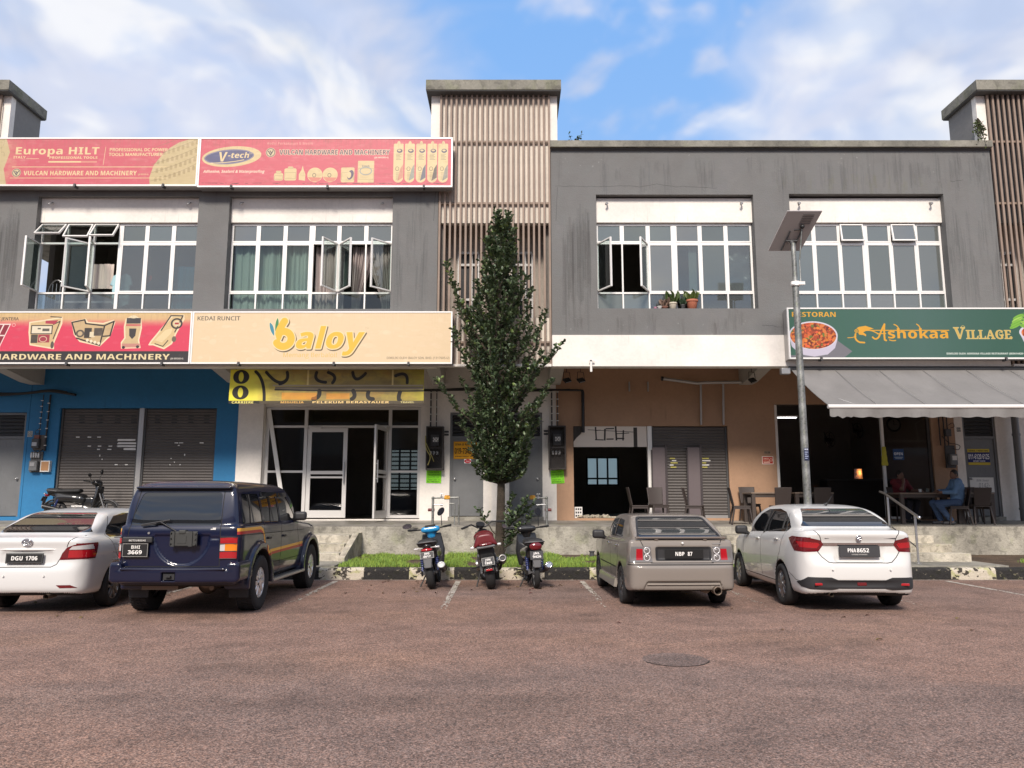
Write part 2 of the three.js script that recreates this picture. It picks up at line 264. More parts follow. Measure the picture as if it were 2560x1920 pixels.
// ---- right-hand shophouse
{
  const win = [[2.13, 6.12, 6.27, 9.24], [7.03, 10.95, 6.27, 9.26]];
  mesh('upper_front', wall(0.99, 12.23, 5.59, 10.47, U, U + 0.3, win), frontMat(0.99), right);
  mesh('edge_beam', bd(0.99, 12.23, 4.81, 5.59, U - 0.03, U + 0.3), P.white, right);
  mesh('coping', bd(0.97, 12.25, 10.47, 10.64, U - 0.13, U + 0.5), P.coping, right);
  mesh('coping_lip', bd(0.98, 12.24, 10.43, 10.47, U - 0.05, U + 0.3), P.darkcap, right);
  mesh('roof', bd(0.99, 12.23, 9.9, 10.05, U + 0.3, 29.5), P.concrete, right);
  mesh('slab', bd(0.99, 12.23, 5.3, 5.5, U + 0.3, 29.5), P.haunch, right);
  for (const b of [bd(6.5, 6.7, 5.5, 9.9, U + 0.3, 29.4), bd(12.23, 12.4, 5.5, 10.2, U + 0.4, 29.5), bd(0.86, 0.99, 5.5, 10.2, U + 0.4, 29.5)]) mesh('party_wall', b, P.room, right);
  mesh('rear_wall', bd(0.99, 12.23, 5.5, 9.9, 24.2, 24.4), P.room, right);
  upperBay(right, win[0][0], win[0][1], { label: 'window with two casements open and potted plants on the sill', pane: (r, c) => (r === 1 && c === 3 ? P.tint : r === 0 && c > 1 ? P.tint : (c === 5 && r === 1) ? P.tint : P.film), open: { '1,0': { h: 'l', a: 63 }, '1,1': { h: 'r', a: 64 } } });
  upperBay(right, win[1][0], win[1][1], { label: 'window with two top vents tilted out', open: { '2,2': { h: 't', a: 9, film: true }, '2,4': { h: 't', a: 10, film: true } } });
  for (const [a, b] of [[1.0, 1.34], [6.33, 6.68], [12.0, 12.34]]) bracket(right, a, b);
  mesh('brown_wall', wall(1.22, 12.22, 0.9, 5.3, GW, GW + 0.2, [[1.69, 5.95, FL + 0.06, 3.59], [7.27, 11.58, FL + 0.02, 4.2]]), P.brown, right);
  mesh('door_post', bd(3.74, 3.86, FL + 0.06, 3.59, GW + 0.02, GW + 0.16), P.alu, right);
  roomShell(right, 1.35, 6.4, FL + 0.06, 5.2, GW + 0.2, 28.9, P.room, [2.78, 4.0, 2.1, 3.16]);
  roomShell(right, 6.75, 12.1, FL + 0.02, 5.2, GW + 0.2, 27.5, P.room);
}
// ---- stair towers with vertical slats
function tower(x0, x1, label, opt) {
  const t = thing('stair_tower', label, 'building'), wl = x0 - 0.26, wr = x1 + 0.22, mx = (x0 + x1) / 2;
  const yTop = 11.95, capF = 18.38, dw = U + 0.1;
  mesh('front_wall', wall(x0 - 0.02, x1 + 0.02, 4.86, yTop, dw, dw + 0.18, [[x0 + 0.0, x1 - 0.0, 6.05, 8.52]]), opt.dark ? P.darkcap : P.pale, t);
  for (const b of [bd(wl, x0 - 0.02, 10.5, yTop, dw - 0.04, dw + 0.14), bd(x1 + 0.02, wr, 10.5, yTop, dw - 0.04, dw + 0.14)]) mesh('side_wall', b, P.white, t);
  for (const b of [bd(wl, wl + 0.15, 10.0, yTop, dw + 0.14, 19.9), bd(wr - 0.15, wr, 10.0, yTop, dw + 0.14, 19.9)]) mesh('flank', b, P.grey, t);
  mesh('roof_cap', [bd(wl - 0.12, wr + 0.09, 11.98, 12.25, capF, 20.0)], P.coping, t);
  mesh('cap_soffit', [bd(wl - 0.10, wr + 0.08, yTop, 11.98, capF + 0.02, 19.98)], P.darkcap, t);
  // recessed landing with two windows
  mesh('landing_wall', wall(x0 - 0.02, x1 + 0.02, 5.2, 9.0, 19.6, 19.75, [[x0 + 0.42, x0 + 0.95, 6.2, 8.05], [x1 - 0.95, x1 - 0.42, 6.2, 8.05]]), P.beige, t);
  for (const b of [bd(x0 - 0.1, x0 - 0.02, 5.2, 9.0, dw + 0.18, 19.75), bd(x1 + 0.02, x1 + 0.1, 5.2, 9.0, dw + 0.18, 19.75)]) mesh('landing_wall', b, P.beige, t);
  for (const b of [bd(x0 - 0.02, x1 + 0.02, 5.1, 5.25, dw + 0.18, 20.1), bd(x0 - 0.02, x1 + 0.02, 8.9, 9.0, dw + 0.18, 19.6)]) mesh('landing_floor', b, P.beige, t);
  for (const [a, b] of [[x0 + 0.42, x0 + 0.95], [x1 - 0.95, x1 - 0.42]]) {
    const w = new THREE.Group(); w.name = 'window'; t.add(w);
    const bars = [bd(a, b, 6.2, 6.26, 19.56, 19.62), bd(a, b, 7.66, 7.72, 19.56, 19.62), bd(a, b, 7.99, 8.05, 19.56, 19.62), bd(a, b, 6.72, 6.78, 19.56, 19.62)];
    for (let i = 0; i <= 3; i++) { const x = a + ((b - a) * i) / 3; bars.push(bd(x - 0.02, x + 0.02, 6.26, 7.99, 19.555, 19.625)); }
    mesh('frame', bars, P.alu, w); mesh('pane', bd(a, b, 6.26, 7.99, 19.63, 19.64), P.black, w);
  }
  const n = Math.round((x1 - x0) / 0.1305), pitch = (x1 - x0) / n, geo = bd(-0.025, 0.025, 4.86, 11.94, U - 0.03, U + 0.02);
  for (let i = 0; i <= n; i++) { const s = mesh('slat', geo, P.slat, t); s.position.x = x0 + i * pitch; }
  for (const y of [10.68, 9.02, 5.42]) mesh('rail', bd(x0 - 0.03, x1 + 0.03, y - 0.025, y + 0.025, U + 0.022, U + 0.06), P.slat, t);
  mesh('base_beam', bd(x0 - 0.02, x1 + 0.02, 4.8, 4.86, U - 0.06, U + 0.1), P.white, t);
  mesh('tower_slab', bd(wl, wr, 9.75, 9.95, 18.97, 29.5), P.concrete, t);
  return t;
}
const midTower = tower(-1.83, 0.95, 'slatted stair tower between the red roof signs and the streaked grey front', {});
const leftTower = tower(-15.9, -13.22, 'slatted stair tower rising at the far end of the rooftop signs', {});
const rightTower = tower(12.30, 15.1, 'dark slatted stair tower with weeds next to the green restaurant sign', { dark: true });
// tower ground floors: white walls with grey metal doors
function doorway(parent, x0, x1, leafSide) {
  const d = new THREE.Group(); d.name = 'door'; parent.add(d);
  mesh('door_frame', [bd(x0, x0 + 0.06, FL + 0.1, 3.96, GW + 0.03, GW + 0.14), bd(x1 - 0.06, x1, FL + 0.1, 3.96, GW + 0.03, GW + 0.14), bd(x0 + 0.06, x1 - 0.06, 3.9, 3.96, GW + 0.03, GW + 0.14), bd(x0 + 0.06, x1 - 0.06, 3.24, 3.31, GW + 0.03, GW + 0.14)], P.doorGrey, d);
  mesh('leaf', bd(x0 + 0.06, x1 - 0.06, FL + 0.12, 3.235, GW + 0.06, GW + 0.1), P.doorGrey, d);
  for (let i = 0; i < 6; i++) mesh('louver', box(x1 - x0 - 0.12, 0.09, 0.012, (x0 + x1) / 2, 3.36 + i * 0.1, -GW - 0.08, -0.7), P.doorDark, d);
  const kx = leafSide > 0 ? x1 - 0.14 : x0 + 0.14;
  mesh('knob', [new THREE.SphereGeometry(0.032, 12, 8).translate(kx, 2.14, -GW - 0.01), rod([kx, 2.14, -GW - 0.06], [kx, 2.14, -GW - 0.01], 0.014), new THREE.CylinderGeometry(0.04, 0.04, 0.012, 14).rotateX(Math.PI / 2).translate(kx, 2.14, -GW - 0.055)], P.steel, d);
  return d;
}
P.doorGrey = tile(std(0.165, 0.172, 0.18, 0.5), plasterTex, 1.7); P.doorDark = std(0.06, 0.06, 0.062, 0.6);
{
  mesh('ground_wall', wall(-1.76, 1.22, 0.9, 5.3, GW, GW + 0.2, [[-1.71, -0.785, FL + 0.1, 3.97], [-0.075, 0.835, FL + 0.1, 3.97]]), P.white, midTower);
  mesh('pier', bd(-0.56, -0.29, 1.0, 5.3, GW - 0.09, GW), P.white, midTower);
  mesh('threshold', [bd(-1.74, -0.76, 0.95, FL + 0.1, GW - 0.05, GW + 0.2), bd(-0.1, 0.86, 0.95, FL + 0.1, GW - 0.05, GW + 0.2)], P.concrete, midTower);
  doorway(midTower, -1.71, -0.785, -1).userData.label = 'grey metal door with the yellow rent poster'; doorway(midTower, -0.075, 0.835, 1).userData.label = 'grey metal door behind the tree';
  mesh('inner_wall', bd(-1.7, 1.2, 0.9, 5.3, 22.0, 22.1), P.room, midTower); mesh('slab', bd(-1.87, 0.99, 5.3, 5.4, U + 0.3, 22), P.haunch, midTower);
  mesh('ground_wall', wall(-16, -13.37, 0.9, 5.3, GW, GW + 0.2, [[-14.42, -13.44, FL + 0.1, 3.97]]), P.blue, leftTower);
  doorway(leftTower, -14.42, -13.44, 1); mesh('inner_wall', bd(-16, -13.4, 0.9, 5.3, 22.0, 22.1), P.room, leftTower); mesh('slab', bd(-16, -13.2, 5.3, 5.4, U + 0.3, 22), P.haunch, leftTower);
  mesh('ground_wall', wall(12.225, 16, 0.9, 5.3, GW, GW + 0.2, [[12.45, 13.36, FL + 0.1, 3.97]]), P.white, rightTower);
  doorway(rightTower, 12.45, 13.36, -1); mesh('inner_wall', bd(12.3, 16, 0.9, 5.3, 22.0, 22.1), P.room, rightTower); mesh('slab', bd(12.24, 16, 5.3, 5.4, U + 0.3, 22), P.haunch, rightTower);
  mesh('threshold', bd(12.42, 13.4, 0.95, FL + 0.1, GW - 0.05, GW + 0.2), P.concrete, rightTower);
}
// ---- shutters: ribbed curtains between guides
function shutterGeo(x0, x1, y0, y1, d) {
  const n = Math.round((y1 - y0) / 0.077), pts = [];
  for (let i = 0; i < n; i++) for (let k = 0; k < 5; k++) { const t = k / 5, y = y0 + ((y1 - y0) * (i + t)) / n; pts.push([y, t < 0.82 ? 0.013 * Math.sin((t / 0.82) * Math.PI) : -0.004]); }
  pts.push([y1, 0]);
  const pos = [], idx = [], uv = [];
  for (const [y, z] of pts) for (const x of [x0, x1]) { pos.push(x, y, -d + z); uv.push(x, y); }
  for (let i = 0; i + 1 < pts.length; i++) { const a = i * 2; idx.push(a, a + 1, a + 2, a + 1, a + 3, a + 2); }
  const g = new THREE.BufferGeometry(); g.setAttribute('position', new THREE.Float32BufferAttribute(pos, 3)); g.setAttribute('uv', new THREE.Float32BufferAttribute(uv, 2)); g.setIndex(idx); g.computeVertexNormals();
  return g;
}
P.shutter = tile(std(0.098, 0.088, 0.084, 0.5, { metalness: 0.25 }), plasterTex, 3.1); P.paper = std(0.72, 0.70, 0.67, 0.85);
function shutter(label, x0, x1, y0, y1, vents, scraps) {
  const t = thing('roller_shutter', label, 'shutter'), d = GW + 0.09;
  mesh('curtain', [shutterGeo(x0 + 0.03, x1 - 0.03, y0 + 0.08, y1, d), bd(x0 + 0.03, x1 - 0.03, y0 + 0.08, y1, d + 0.012, d + 0.02)], P.shutter, t);
  mesh('bottom_bar', bd(x0 + 0.03, x1 - 0.03, y0, y0 + 0.08, d - 0.02, d + 0.02), P.aluGrey, t);
  mesh('guide', bd(x0, x0 + 0.05, y0, y1, d - 0.04, d + 0.04), P.doorDark, t); mesh('guide', bd(x1 - 0.05, x1, y0, y1, d - 0.04, d + 0.04), P.doorDark, t);
  for (const x of vents) for (let k = 0; k < 3; k++) mesh('vent_slot', bd(x - 0.075, x + 0.075, y1 - 0.22 - k * 0.085, y1 - 0.195 - k * 0.085, d - 0.017, d - 0.008), P.black, t);
  scraps.forEach(([x, y, w, h]) => { const s = new THREE.Shape(); const n = 14; for (let i = 0; i < n; i++) { const a = (i / n) * 6.283, k = 0.86 + rnd() * 0.22; const px = clamp(Math.cos(a) * 1.5, -1, 1) * k * w / 2, py = clamp(Math.sin(a) * 1.5, -1, 1) * k * h / 2; i ? s.lineTo(px, py) : s.moveTo(px, py); } mesh('paper_scrap', new THREE.ExtrudeGeometry(s, { depth: 0.002, bevelEnabled: false }).translate(x, y, -d + 0.0145), P.paper, t); });
  return t;
}
shutter('closed brown shutter in the blue wall with torn white paper scraps', -12.5, -10.33, FL, 4.08, [-11.95, -11.45, -10.95, -10.5], [[-12.02, 3.29, 0.1, 0.03], [-11.7, 3.29, 0.1, 0.03], [-11.43, 3.29, 0.11, 0.025], [-11.68, 3.04, 0.1, 0.03], [-11.4, 3.04, 0.1, 0.03], [-11.1, 3.04, 0.11, 0.03], [-11.42, 2.95, 0.08, 0.03], [-11.12, 2.95, 0.12, 0.03], [-10.66, 3.21, 0.5, 0.05], [-10.63, 3.12, 0.56, 0.05], [-10.64, 3.04, 0.56, 0.05], [-10.55, 2.96, 0.34, 0.06], [-10.9, 2.53, 0.09, 0.03], [-10.62, 2.53, 0.09, 0.03], [-11.37, 2.78, 0.03, 0.05], [-11.3, 2.68, 0.03, 0.03]]);
shutter('closed brown shutter in the blue wall beside the white column', -10.2, -8.19, FL, 4.08, [-9.85, -9.38, -8.92, -8.48], [[-9.28, 3.13, 0.1, 0.025], [-9.15, 3.13, 0.12, 0.025], [-9.21, 3.06, 0.05, 0.03], [-8.58, 3.13, 0.11, 0.03], [-9.03, 2.8, 0.03, 0.05], [-9.4, 2.7, 0.03, 0.03], [-9.3, 2.6, 0.03, 0.03], [-9.42, 2.53, 0.03, 0.03], [-9.14, 2.53, 0.03, 0.03]]);
mesh('shutter_post', bd(-10.33, -10.2, FL, 4.09, GW + 0.02, GW + 0.16), P.aluGrey, left);
shutter('closed brown shutter in the brown wall with yellow sticker scraps', 3.86, 5.94, FL + 0.06, 3.58, [], []);
{ // the row across the road, behind the camera: it closes off the low sky
  const t = thing('shophouse', 'plain two-storey shophouse row across the road, behind the camera', 'building');
  mesh('wall', wall(-46, 46, 0, 9.6, 0, 0.3, Array.from({ length: 14 }, (_, i) => [-44.5 + i * 6.5, -40 + i * 6.5, 5.4, 8.2])).translate(0, 0, 24.3), P.grey, t); mesh('rear_wall', bd(-46, 46, 0, 9.6, -33, -32.7), P.grey, t); mesh('roof', bd(-46.3, 46.3, 9.6, 9.85, -33.2, -23.7), P.coping, t); mesh('floor_slab', bd(-46, 46, 4.4, 4.7, -32.7, -24.3), P.concrete, t);
  for (let i = 0; i < 14; i++) { mesh('window', bd(-44.5 + i * 6.5, -40 + i * 6.5, 5.4, 8.2, -24.2, -24.15), P.film, t); mesh('shutter', bd(-44.3 + i * 6.5, -40.2 + i * 6.5, 0.2, 3.4, -23.99, -23.95), P.shutter, t); }
}
// ---------------------------------------------------------------- ground, road, kerb, verge, walkway
const stones = dataTex(2048, (u, v) => {
  const a = vn(u * 420, v * 420, 1, 420), b = vn(u * 240, v * 240, 2, 240), c = vn(u * 800, v * 800, 3, 800), m = fbm(u * 12, v * 12, 4, 9, 12);
  let k = 0.70 + (a - 0.5) * 0.44 + (b - 0.5) * 0.28 + (c - 0.5) * 0.32 + (m - 0.5) * 0.16; k = clamp(k, 0.15, 1);
  const w = vn(u * 240, v * 240, 5, 240);
  return [k * (0.98 + 0.06 * w), k * (0.90 - 0.02 * w), k * (0.86 - 0.06 * w)];
});
const stoneBump = dataTex(1024, (u, v) => { const k = vn(u * 210, v * 210, 1, 210) * 0.6 + vn(u * 120, v * 120, 2, 120) * 0.4; return [k, k, k]; }, false);
{
  const far = new THREE.PlaneGeometry(1600, 1600).rotateX(-Math.PI / 2).translate(0, -0.06, 0); structure('ground', far, std(0.16, 0.15, 0.13, 0.95));
  const nx = 260, nz = 150, x0 = -45, x1 = 45, z0 = -15.72, z1 = 26, pos = [], col = [], idx = [], uv = [];
  for (let j = 0; j <= nz; j++) for (let i = 0; i <= nx; i++) {
    const x = lerp(x0, x1, i / nx), z = lerp(z0, z1, j / nz); pos.push(x, 0, z); uv.push(x, z);
    const big = fbm(x * 0.16 + 5, z * 0.3 + 9, 4, 201), mid = fbm(x * 0.55, z * 1.1, 4, 211), wear = fbm(x * 0.05 + 2, z * 0.9, 3, 221);
    const grey = step(0.42, 0.62, big + (x > 0 ? 0.05 : -0.03) + (z > -7 ? 0.05 : -0.08)), sand = step(0.52, 0.68, mid) * (1 - grey * 0.7);
    const dk = step(0.56, 0.72, fbm(x * 0.7 + 3, z * 1.6 + 1, 4, 231));
    let R = 0.46, G = 0.372, B = 0.328; R = lerp(R, 0.385, grey); G = lerp(G, 0.338, grey); B = lerp(B, 0.32, grey);
    R = lerp(R, 0.50, sand * 0.5); G = lerp(G, 0.39, sand * 0.5); B = lerp(B, 0.31, sand * 0.5);
    const spot = step(0.66, 0.74, fbm(x * 1.9 + 7, z * 2.4, 4, 251)), k = (1 - dk * 0.18) * (0.92 + wear * 0.16) * (1 - spot * 0.22); col.push(R * k, G * k, B * k);
  }
  for (let j = 0; j < nz; j++) for (let i = 0; i < nx; i++) { const a = j * (nx + 1) + i; idx.push(a, a + nx + 1, a + 1, a + 1, a + nx + 1, a + nx + 2); }
  const g = new THREE.BufferGeometry(); g.setAttribute('position', new THREE.Float32BufferAttribute(pos, 3)); g.setAttribute('uv', new THREE.Float32BufferAttribute(uv, 2)); g.setAttribute('color', new THREE.Float32BufferAttribute(col, 3)); g.setIndex(idx); g.computeVertexNormals();
  const m = new THREE.MeshStandardMaterial({ vertexColors: true, roughness: 0.92, map: tiled(stones, 3.2), bumpMap: tiled(stoneBump, 1.6), bumpScale: 0.006 });
  structure('road', g, m);
}
// worn white paint: strips broken up where the tar shows through
P.paint = tile(std(0.62, 0.575, 0.53, 0.85), concreteTex, 0.8);
function wornLine(x0, x1, z0, z1, keep, seed) {
  const gs = [], along = Math.abs(z1 - z0) > Math.abs(x1 - x0), L = along ? z1 - z0 : x1 - x0, n = Math.max(4, Math.round(Math.abs(L) / 0.045)), w = 6;
  const pos = [], idx = [];
  for (let i = 0; i < n; i++) for (let k = 0; k < w; k++) {
    const t = i / n, chip = vn(i * 0.45, k * 0.8, seed) * 0.6 + hash(i, k, seed) * 0.4; if (chip > keep(t)) continue;
    const cx = (a, b) => along ? [lerp(x0, x1, 0) + (b - 0.5) * 0.1 - 0.014 * 0 + slope(a), 0.004, lerp(z0, z1, a)] : [lerp(x0, x1, a), 0.004, z0 + (b - 0.5) * 0.07];
    const slope = (a) => (x1 - x0) * a, o = pos.length / 3, ta = i / n, tb = (i + 1.05) / n, ka = k / w, kb = (k + 1.05) / w;
    for (const [a, b] of [[ta, ka], [ta, kb], [tb, kb], [tb, ka]]) pos.push(...cx(a, b)); idx.push(o, o + 1, o + 2, o, o + 2, o + 3);
  }
  const g = new THREE.BufferGeometry(); g.setAttribute('position', new THREE.Float32BufferAttribute(pos, 3)); g.setIndex(idx); g.computeVertexNormals();
  const nn = g.attributes.normal; if (nn.getY(0) < 0) { const ix = g.index.array; for (let i = 0; i < ix.length; i += 3) { const q = ix[i]; ix[i] = ix[i + 1]; ix[i + 1] = q; } g.computeVertexNormals(); }
  return g;
}
[-8.3, -5.87, -3.44, -1.05, 1.36, 3.78, 6.13, 8.5].forEach((x, i) => structure('parking_line', wornLine(x, x + 0.045, -15.45, -11.3, (t) => (i === 0 || i === 3 ? 0.95 : 0.8) - t * 0.75, 300 + i * 7), P.paint));
structure('gutter_line', wornLine(-40, 40, -15.62, -15.62, (t) => 0.55 + 0.25 * vn(t * 60, 0, 5), 411), P.paint);
{ // manhole in the tar
  const m = thing('manhole_cover', 'round grey tarred manhole cover sunk in the brown road', 'manhole', [1.62, 0, -7.97]);
  const ms = tile(std(0.30, 0.275, 0.27, 0.9), stones, 3.2, stoneBump, 0.006);
  mesh('lid', new THREE.CylinderGeometry(0.315, 0.33, 0.008, 48).translate(0, 0.001, 0), ms, m);
  const ring = new THREE.RingGeometry(0.322, 0.336, 60, 1, 3.5, 2.6).rotateX(-Math.PI / 2).translate(0, 0.005, 0); mesh('crack', ring, P.black, m);
}
// kerb of painted concrete blocks, alternately black and white, the paint flaked
const kerbTex = (white, seed) => dataTex(256, (u, v) => {
  const n = fbm(u * 9, v * 5, 5, seed, 9) * 0.6 + fbm(u * 24, v * 14, 3, seed + 4, 24) * 0.4, f = fbm(u * 40, v * 40, 2, seed + 9, 40) - 0.5, edge = step(0.25, 0.0, v) * 0.05;
  const bare = step(white ? 0.55 : 0.64, white ? 0.60 : 0.68, n + edge + f * 0.05), base = white ? [0.80, 0.77, 0.71] : [0.16, 0.155, 0.155], under = white ? [0.26, 0.24, 0.22] : [0.42, 0.40, 0.36], moss = step(0.55, 0.7, fbm(u * 7, v * 6, 4, seed + 30, 6));
  return base.map((b, i) => (lerp(b, under[i], bare) + f * 0.12) * lerp(1, [0.9, 0.93, 0.78][i], moss));
});
const kerbMats = [0, 1, 2, 3].map((i) => { const m = std(0.9, 0.88, 0.85, 0.9); m.map = kerbTex(i % 2 === 0, 500 + i * 31); m.bumpMap = tiled(fineBump, 1); m.bumpScale = 0.01; return m; });
{
  const k = new THREE.Group(); k.name = 'kerb'; k.userData.kind = 'structure'; scene.add(k);
  const s = new THREE.Shape(); s.moveTo(0, -0.05); s.lineTo(0, 0.17); s.quadraticCurveTo(0.01, 0.225, 0.07, 0.232); s.lineTo(0.16, 0.232); s.lineTo(0.16, -0.05); s.closePath();
  const prof = new THREE.ExtrudeGeometry(s, { depth: 0.895, bevelEnabled: false, curveSegments: 5 }); prof.rotateY(Math.PI / 2);   // length runs along +x... depth -> x
  const p = prof.attributes.position, uv = new Float32Array(p.count * 2); for (let i = 0; i < p.count; i++) { uv[i * 2] = p.getX(i) / 0.9; uv[i * 2 + 1] = (p.getY(i) + 0.05 + (p.getZ(i) < -0.07 ? 0.1 : 0)) / 0.4; } prof.setAttribute('uv', new THREE.BufferAttribute(uv, 2));
  let i = 0;
  for (let x = -20.05; x < 20; x += 0.9, i++) { const b = mesh('kerb_block', prof, kerbMats[(i * 3 + (i % 5 === 0 ? 2 : 0)) % 4 === 1 ? 3 : (i % 2 ? (i % 4 === 1 ? 1 : 3) : i % 4 === 0 ? 0 : 2)], k); b.position.set(x, (hash(i, 3, 7) - 0.5) * 0.008, -15.72 + (hash(i, 5, 7) - 0.5) * 0.012); }
}
// verge: soil sloping up to the walkway wall, broken by two landings
P.soil = tile(std(0.14, 0.095, 0.065, 1), concreteTex, 1.3, fineBump, 0.03);
const soil = new THREE.PlaneGeometry(44, 3.1, 120, 8).rotateX(-Math.PI / 2).translate(0, 0.235, -17.38);
{ const p = soil.attributes.position; for (let i = 0; i < p.count; i++) p.setY(i, 0.205 + (-15.86 - p.getZ(i)) * 0.018 + fbm(p.getX(i) * 2, p.getZ(i) * 2, 3, 61) * 0.03); soil.computeVertexNormals(); structure('soil', soil, P.soil); }
structure('landing', bd(-7.4, -3.58, 0.1, 0.262, 15.86, 17.6), P.concrete);
structure('landing', bd(4.6, 10.0, 0.1, 0.262, 15.86, 17.3), P.concrete);
const PE = 18.8, PH = 0.94;                                              // edge of the raised walkway
{
  const s = new THREE.Shape([[PE, -0.1], [PE, PH], [GW + 0.02, FL], [GW + 9, FL], [GW + 9, -0.1]].map(([d, y]) => new THREE.Vector2(-d, y)));
  const w = new THREE.Group(); w.name = 'walkway'; w.userData.kind = 'structure'; scene.add(w);
  const pos = [], q = (a, b, c, d) => { pos.push(...a, ...b, ...c, ...a, ...c, ...d); };
  const A = -24, B = 24; q([A, PH, -PE], [B, PH, -PE], [B, FL, -GW - 0.05], [A, FL, -GW - 0.05]); q([A, FL, -GW - 0.05], [B, FL, -GW - 0.05], [B, FL, -30], [A, FL, -30]);
  const g = new THREE.BufferGeometry(); g.setAttribute('position', new THREE.Float32BufferAttribute(pos, 3)); g.computeVertexNormals(); mesh('paving', g, P.floor, w);
  mesh('retaining_wall', bd(A, B, -0.1, PH - 0.06, PE + 0.004, PE + 0.3), P.retain = tile(std(0.50, 0.482, 0.435, 0.92), concreteTex, 2.2, fineBump, 0.012), w);
  mesh('edge_lip', bd(A, B, PH - 0.06, PH - 0.002, PE, PE + 0.2), P.retain, w);
}
function steps(label, x0, x1, n, d0, tread, grow) {
  const t = thing('concrete_steps', label, 'steps');
  for (let i = 0; i < n; i++) { const y1 = 0.262 + ((i + 1) * (PH - 0.262)) / (n + 1), da = d0 + i * tread, g = rbox(x1 - x0 - grow * i, y1 - 0.1, PE + 0.02 - da, 0.014, (x0 + x1) / 2 - (grow * i) / 2, (y1 + 0.1) / 2, -(PE + 0.02 + da) / 2); mesh('step', g, i % 2 ? P.stepB : P.stepA, t); }
  return t;
}
P.stepA = tile(std(0.66, 0.62, 0.54, 0.9), concreteTex, 1.7, fineBump, 0.012); P.stepB = tile(std(0.60, 0.56, 0.48, 0.9), concreteTex, 1.1, fineBump, 0.012);
const stepsL = steps('mossy concrete steps behind the blue off-road car', -6.6, -3.74, 3, 17.0, 0.5, 0);
{ const sl = new THREE.Shape([[18.82, 0.2], [18.82, 0.80], [18.4, 0.80], [16.9, 0.34], [16.9, 0.2]].map(([d, y]) => new THREE.Vector2(-d, y))), e = new THREE.ExtrudeGeometry(sl, { depth: 0.14, bevelEnabled: false }); e.rotateY(-Math.PI / 2); const p = e.attributes.position; for (let i = 0; i < p.count; i++) { const x = p.getX(i), z = p.getZ(i); p.setXYZ(i, -3.60 + x, p.getY(i), z); } e.computeVertexNormals(); mesh('side_wall', e, P.stepB, stepsL); }
steps('pale concrete steps beside the steel handrail', 4.9, 9.85, 3, 16.85, 0.5, 0.12);
{ // grass blades on the verge
  const bl = new THREE.BufferGeometry(); bl.setAttribute('position', new THREE.Float32BufferAttribute([-0.006, 0, 0, 0.006, 0, 0, 0.004, 0.6, 0.12, -0.004, 0.6, 0.12, 0, 1, 0.42], 3)); bl.setIndex([0, 1, 2, 0, 2, 3, 3, 2, 4]); bl.computeVertexNormals();
  const mat = new THREE.MeshPhysicalMaterial({ color: 0xffffff, roughness: 0.8, transmission: 0.25, thickness: 0 }), M = new THREE.Matrix4(), Q = new THREE.Quaternion(), list = [];
  const spots = [[-3.52, 4.55, 1], [10.9, 16, 0.6], [-16, -7.45, 1]];
  for (const [a, b, dens] of spots) { const n = Math.round((b - a) * 2.85 * 1500 * dens); for (let i = 0; i < n; i++) { const x = rr(a, b), d = rr(15.9, 18.78), f = fbm(x * 1.5, d * 1.5, 3, 71); if (f < 0.40 * (dens < 1 ? 1.4 : 1)) continue; if (a < -3 && a > -5 && x < -3.95 + 0.5 * (d - 15.9) * 0 ) continue; list.push([x, d, f]); } }
  const im = new THREE.InstancedMesh(bl, mat, list.length); im.name = 'grass'; im.castShadow = im.receiveShadow = true;
  list.forEach(([x, d, f], i) => { const h = rr(0.03, 0.09) * (0.35 + step(0.35, 0.62, f) * 0.95); Q.setFromEuler(new THREE.Euler(rr(-0.35, 0.35), rr(0, 6.28), 0)); M.compose(V(x, 0.21 + (d - 15.86) * 0.018 + 0.01, -d), Q, V(1.1, h, h)); im.setMatrixAt(i, M); const k = rr(0.7, 1.25), y = rnd(); im.setColorAt(i, lin(lerp(0.17, 0.31, y) * k, lerp(0.31, 0.41, y) * k, 0.05 * k)); });
  setTag(im, 'bright green cropped grass on the verge behind the kerb', 'grass', null, 'stuff'); scene.add(im);
}
// ---------------------------------------------------------------- signboards: printed faces in framed boxes
const T = (c, s, x, y, size, col, o = {}) => {                          // one line of lettering: x, baseline y, cap size, stretched to o.w when given
  c.save(); c.translate(x, y); if (o.skew) c.transform(1, 0, -o.skew, 1, 0, 0); if (o.rot) c.rotate(o.rot);
  c.font = `${o.bold === false ? '' : 'bold '}${size}px ${o.font ?? 'sans-serif'}`; c.textBaseline = 'alphabetic'; c.textAlign = o.align ?? 'left';
  if (o.w) c.scale(o.w / c.measureText(s).width, 1); if (o.stroke) { c.strokeStyle = o.stroke; c.lineWidth = o.lw ?? 4; c.lineJoin = 'round'; c.strokeText(s, 0, 0); }
  c.fillStyle = col; c.fillText(s, 0, 0); c.restore();
};
const poly = (c, pts, col, close = true) => { c.beginPath(); pts.forEach(([x, y], i) => (i ? c.lineTo(x, y) : c.moveTo(x, y))); if (close) c.closePath(); if (col) { c.fillStyle = col; c.fill(); } };
const ell = (c, x, y, a, b, col, rot = 0) => { c.beginPath(); c.ellipse(x, y, a, b, rot, 0, 6.2832); c.fillStyle = col; c.fill(); };
const ring = (c, x, y, a, b, col, lw, rot = 0) => { c.beginPath(); c.ellipse(x, y, a, b, rot, 0, 6.2832); c.strokeStyle = col; c.lineWidth = lw; c.stroke(); };
function rng(s) { return () => (s = (Math.imul(s, 1664525) + 1013904223) >>> 0) / 4294967296; }
const view = (x0, x1, y0, y1, W, draw) => { const H = Math.round((W * (y1 - y0)) / (x1 - x0)); return canvas(W, H, (c) => { c.scale(W / (x1 - x0), H / (y1 - y0)); c.translate(-x0, -y0); draw(c); }); };
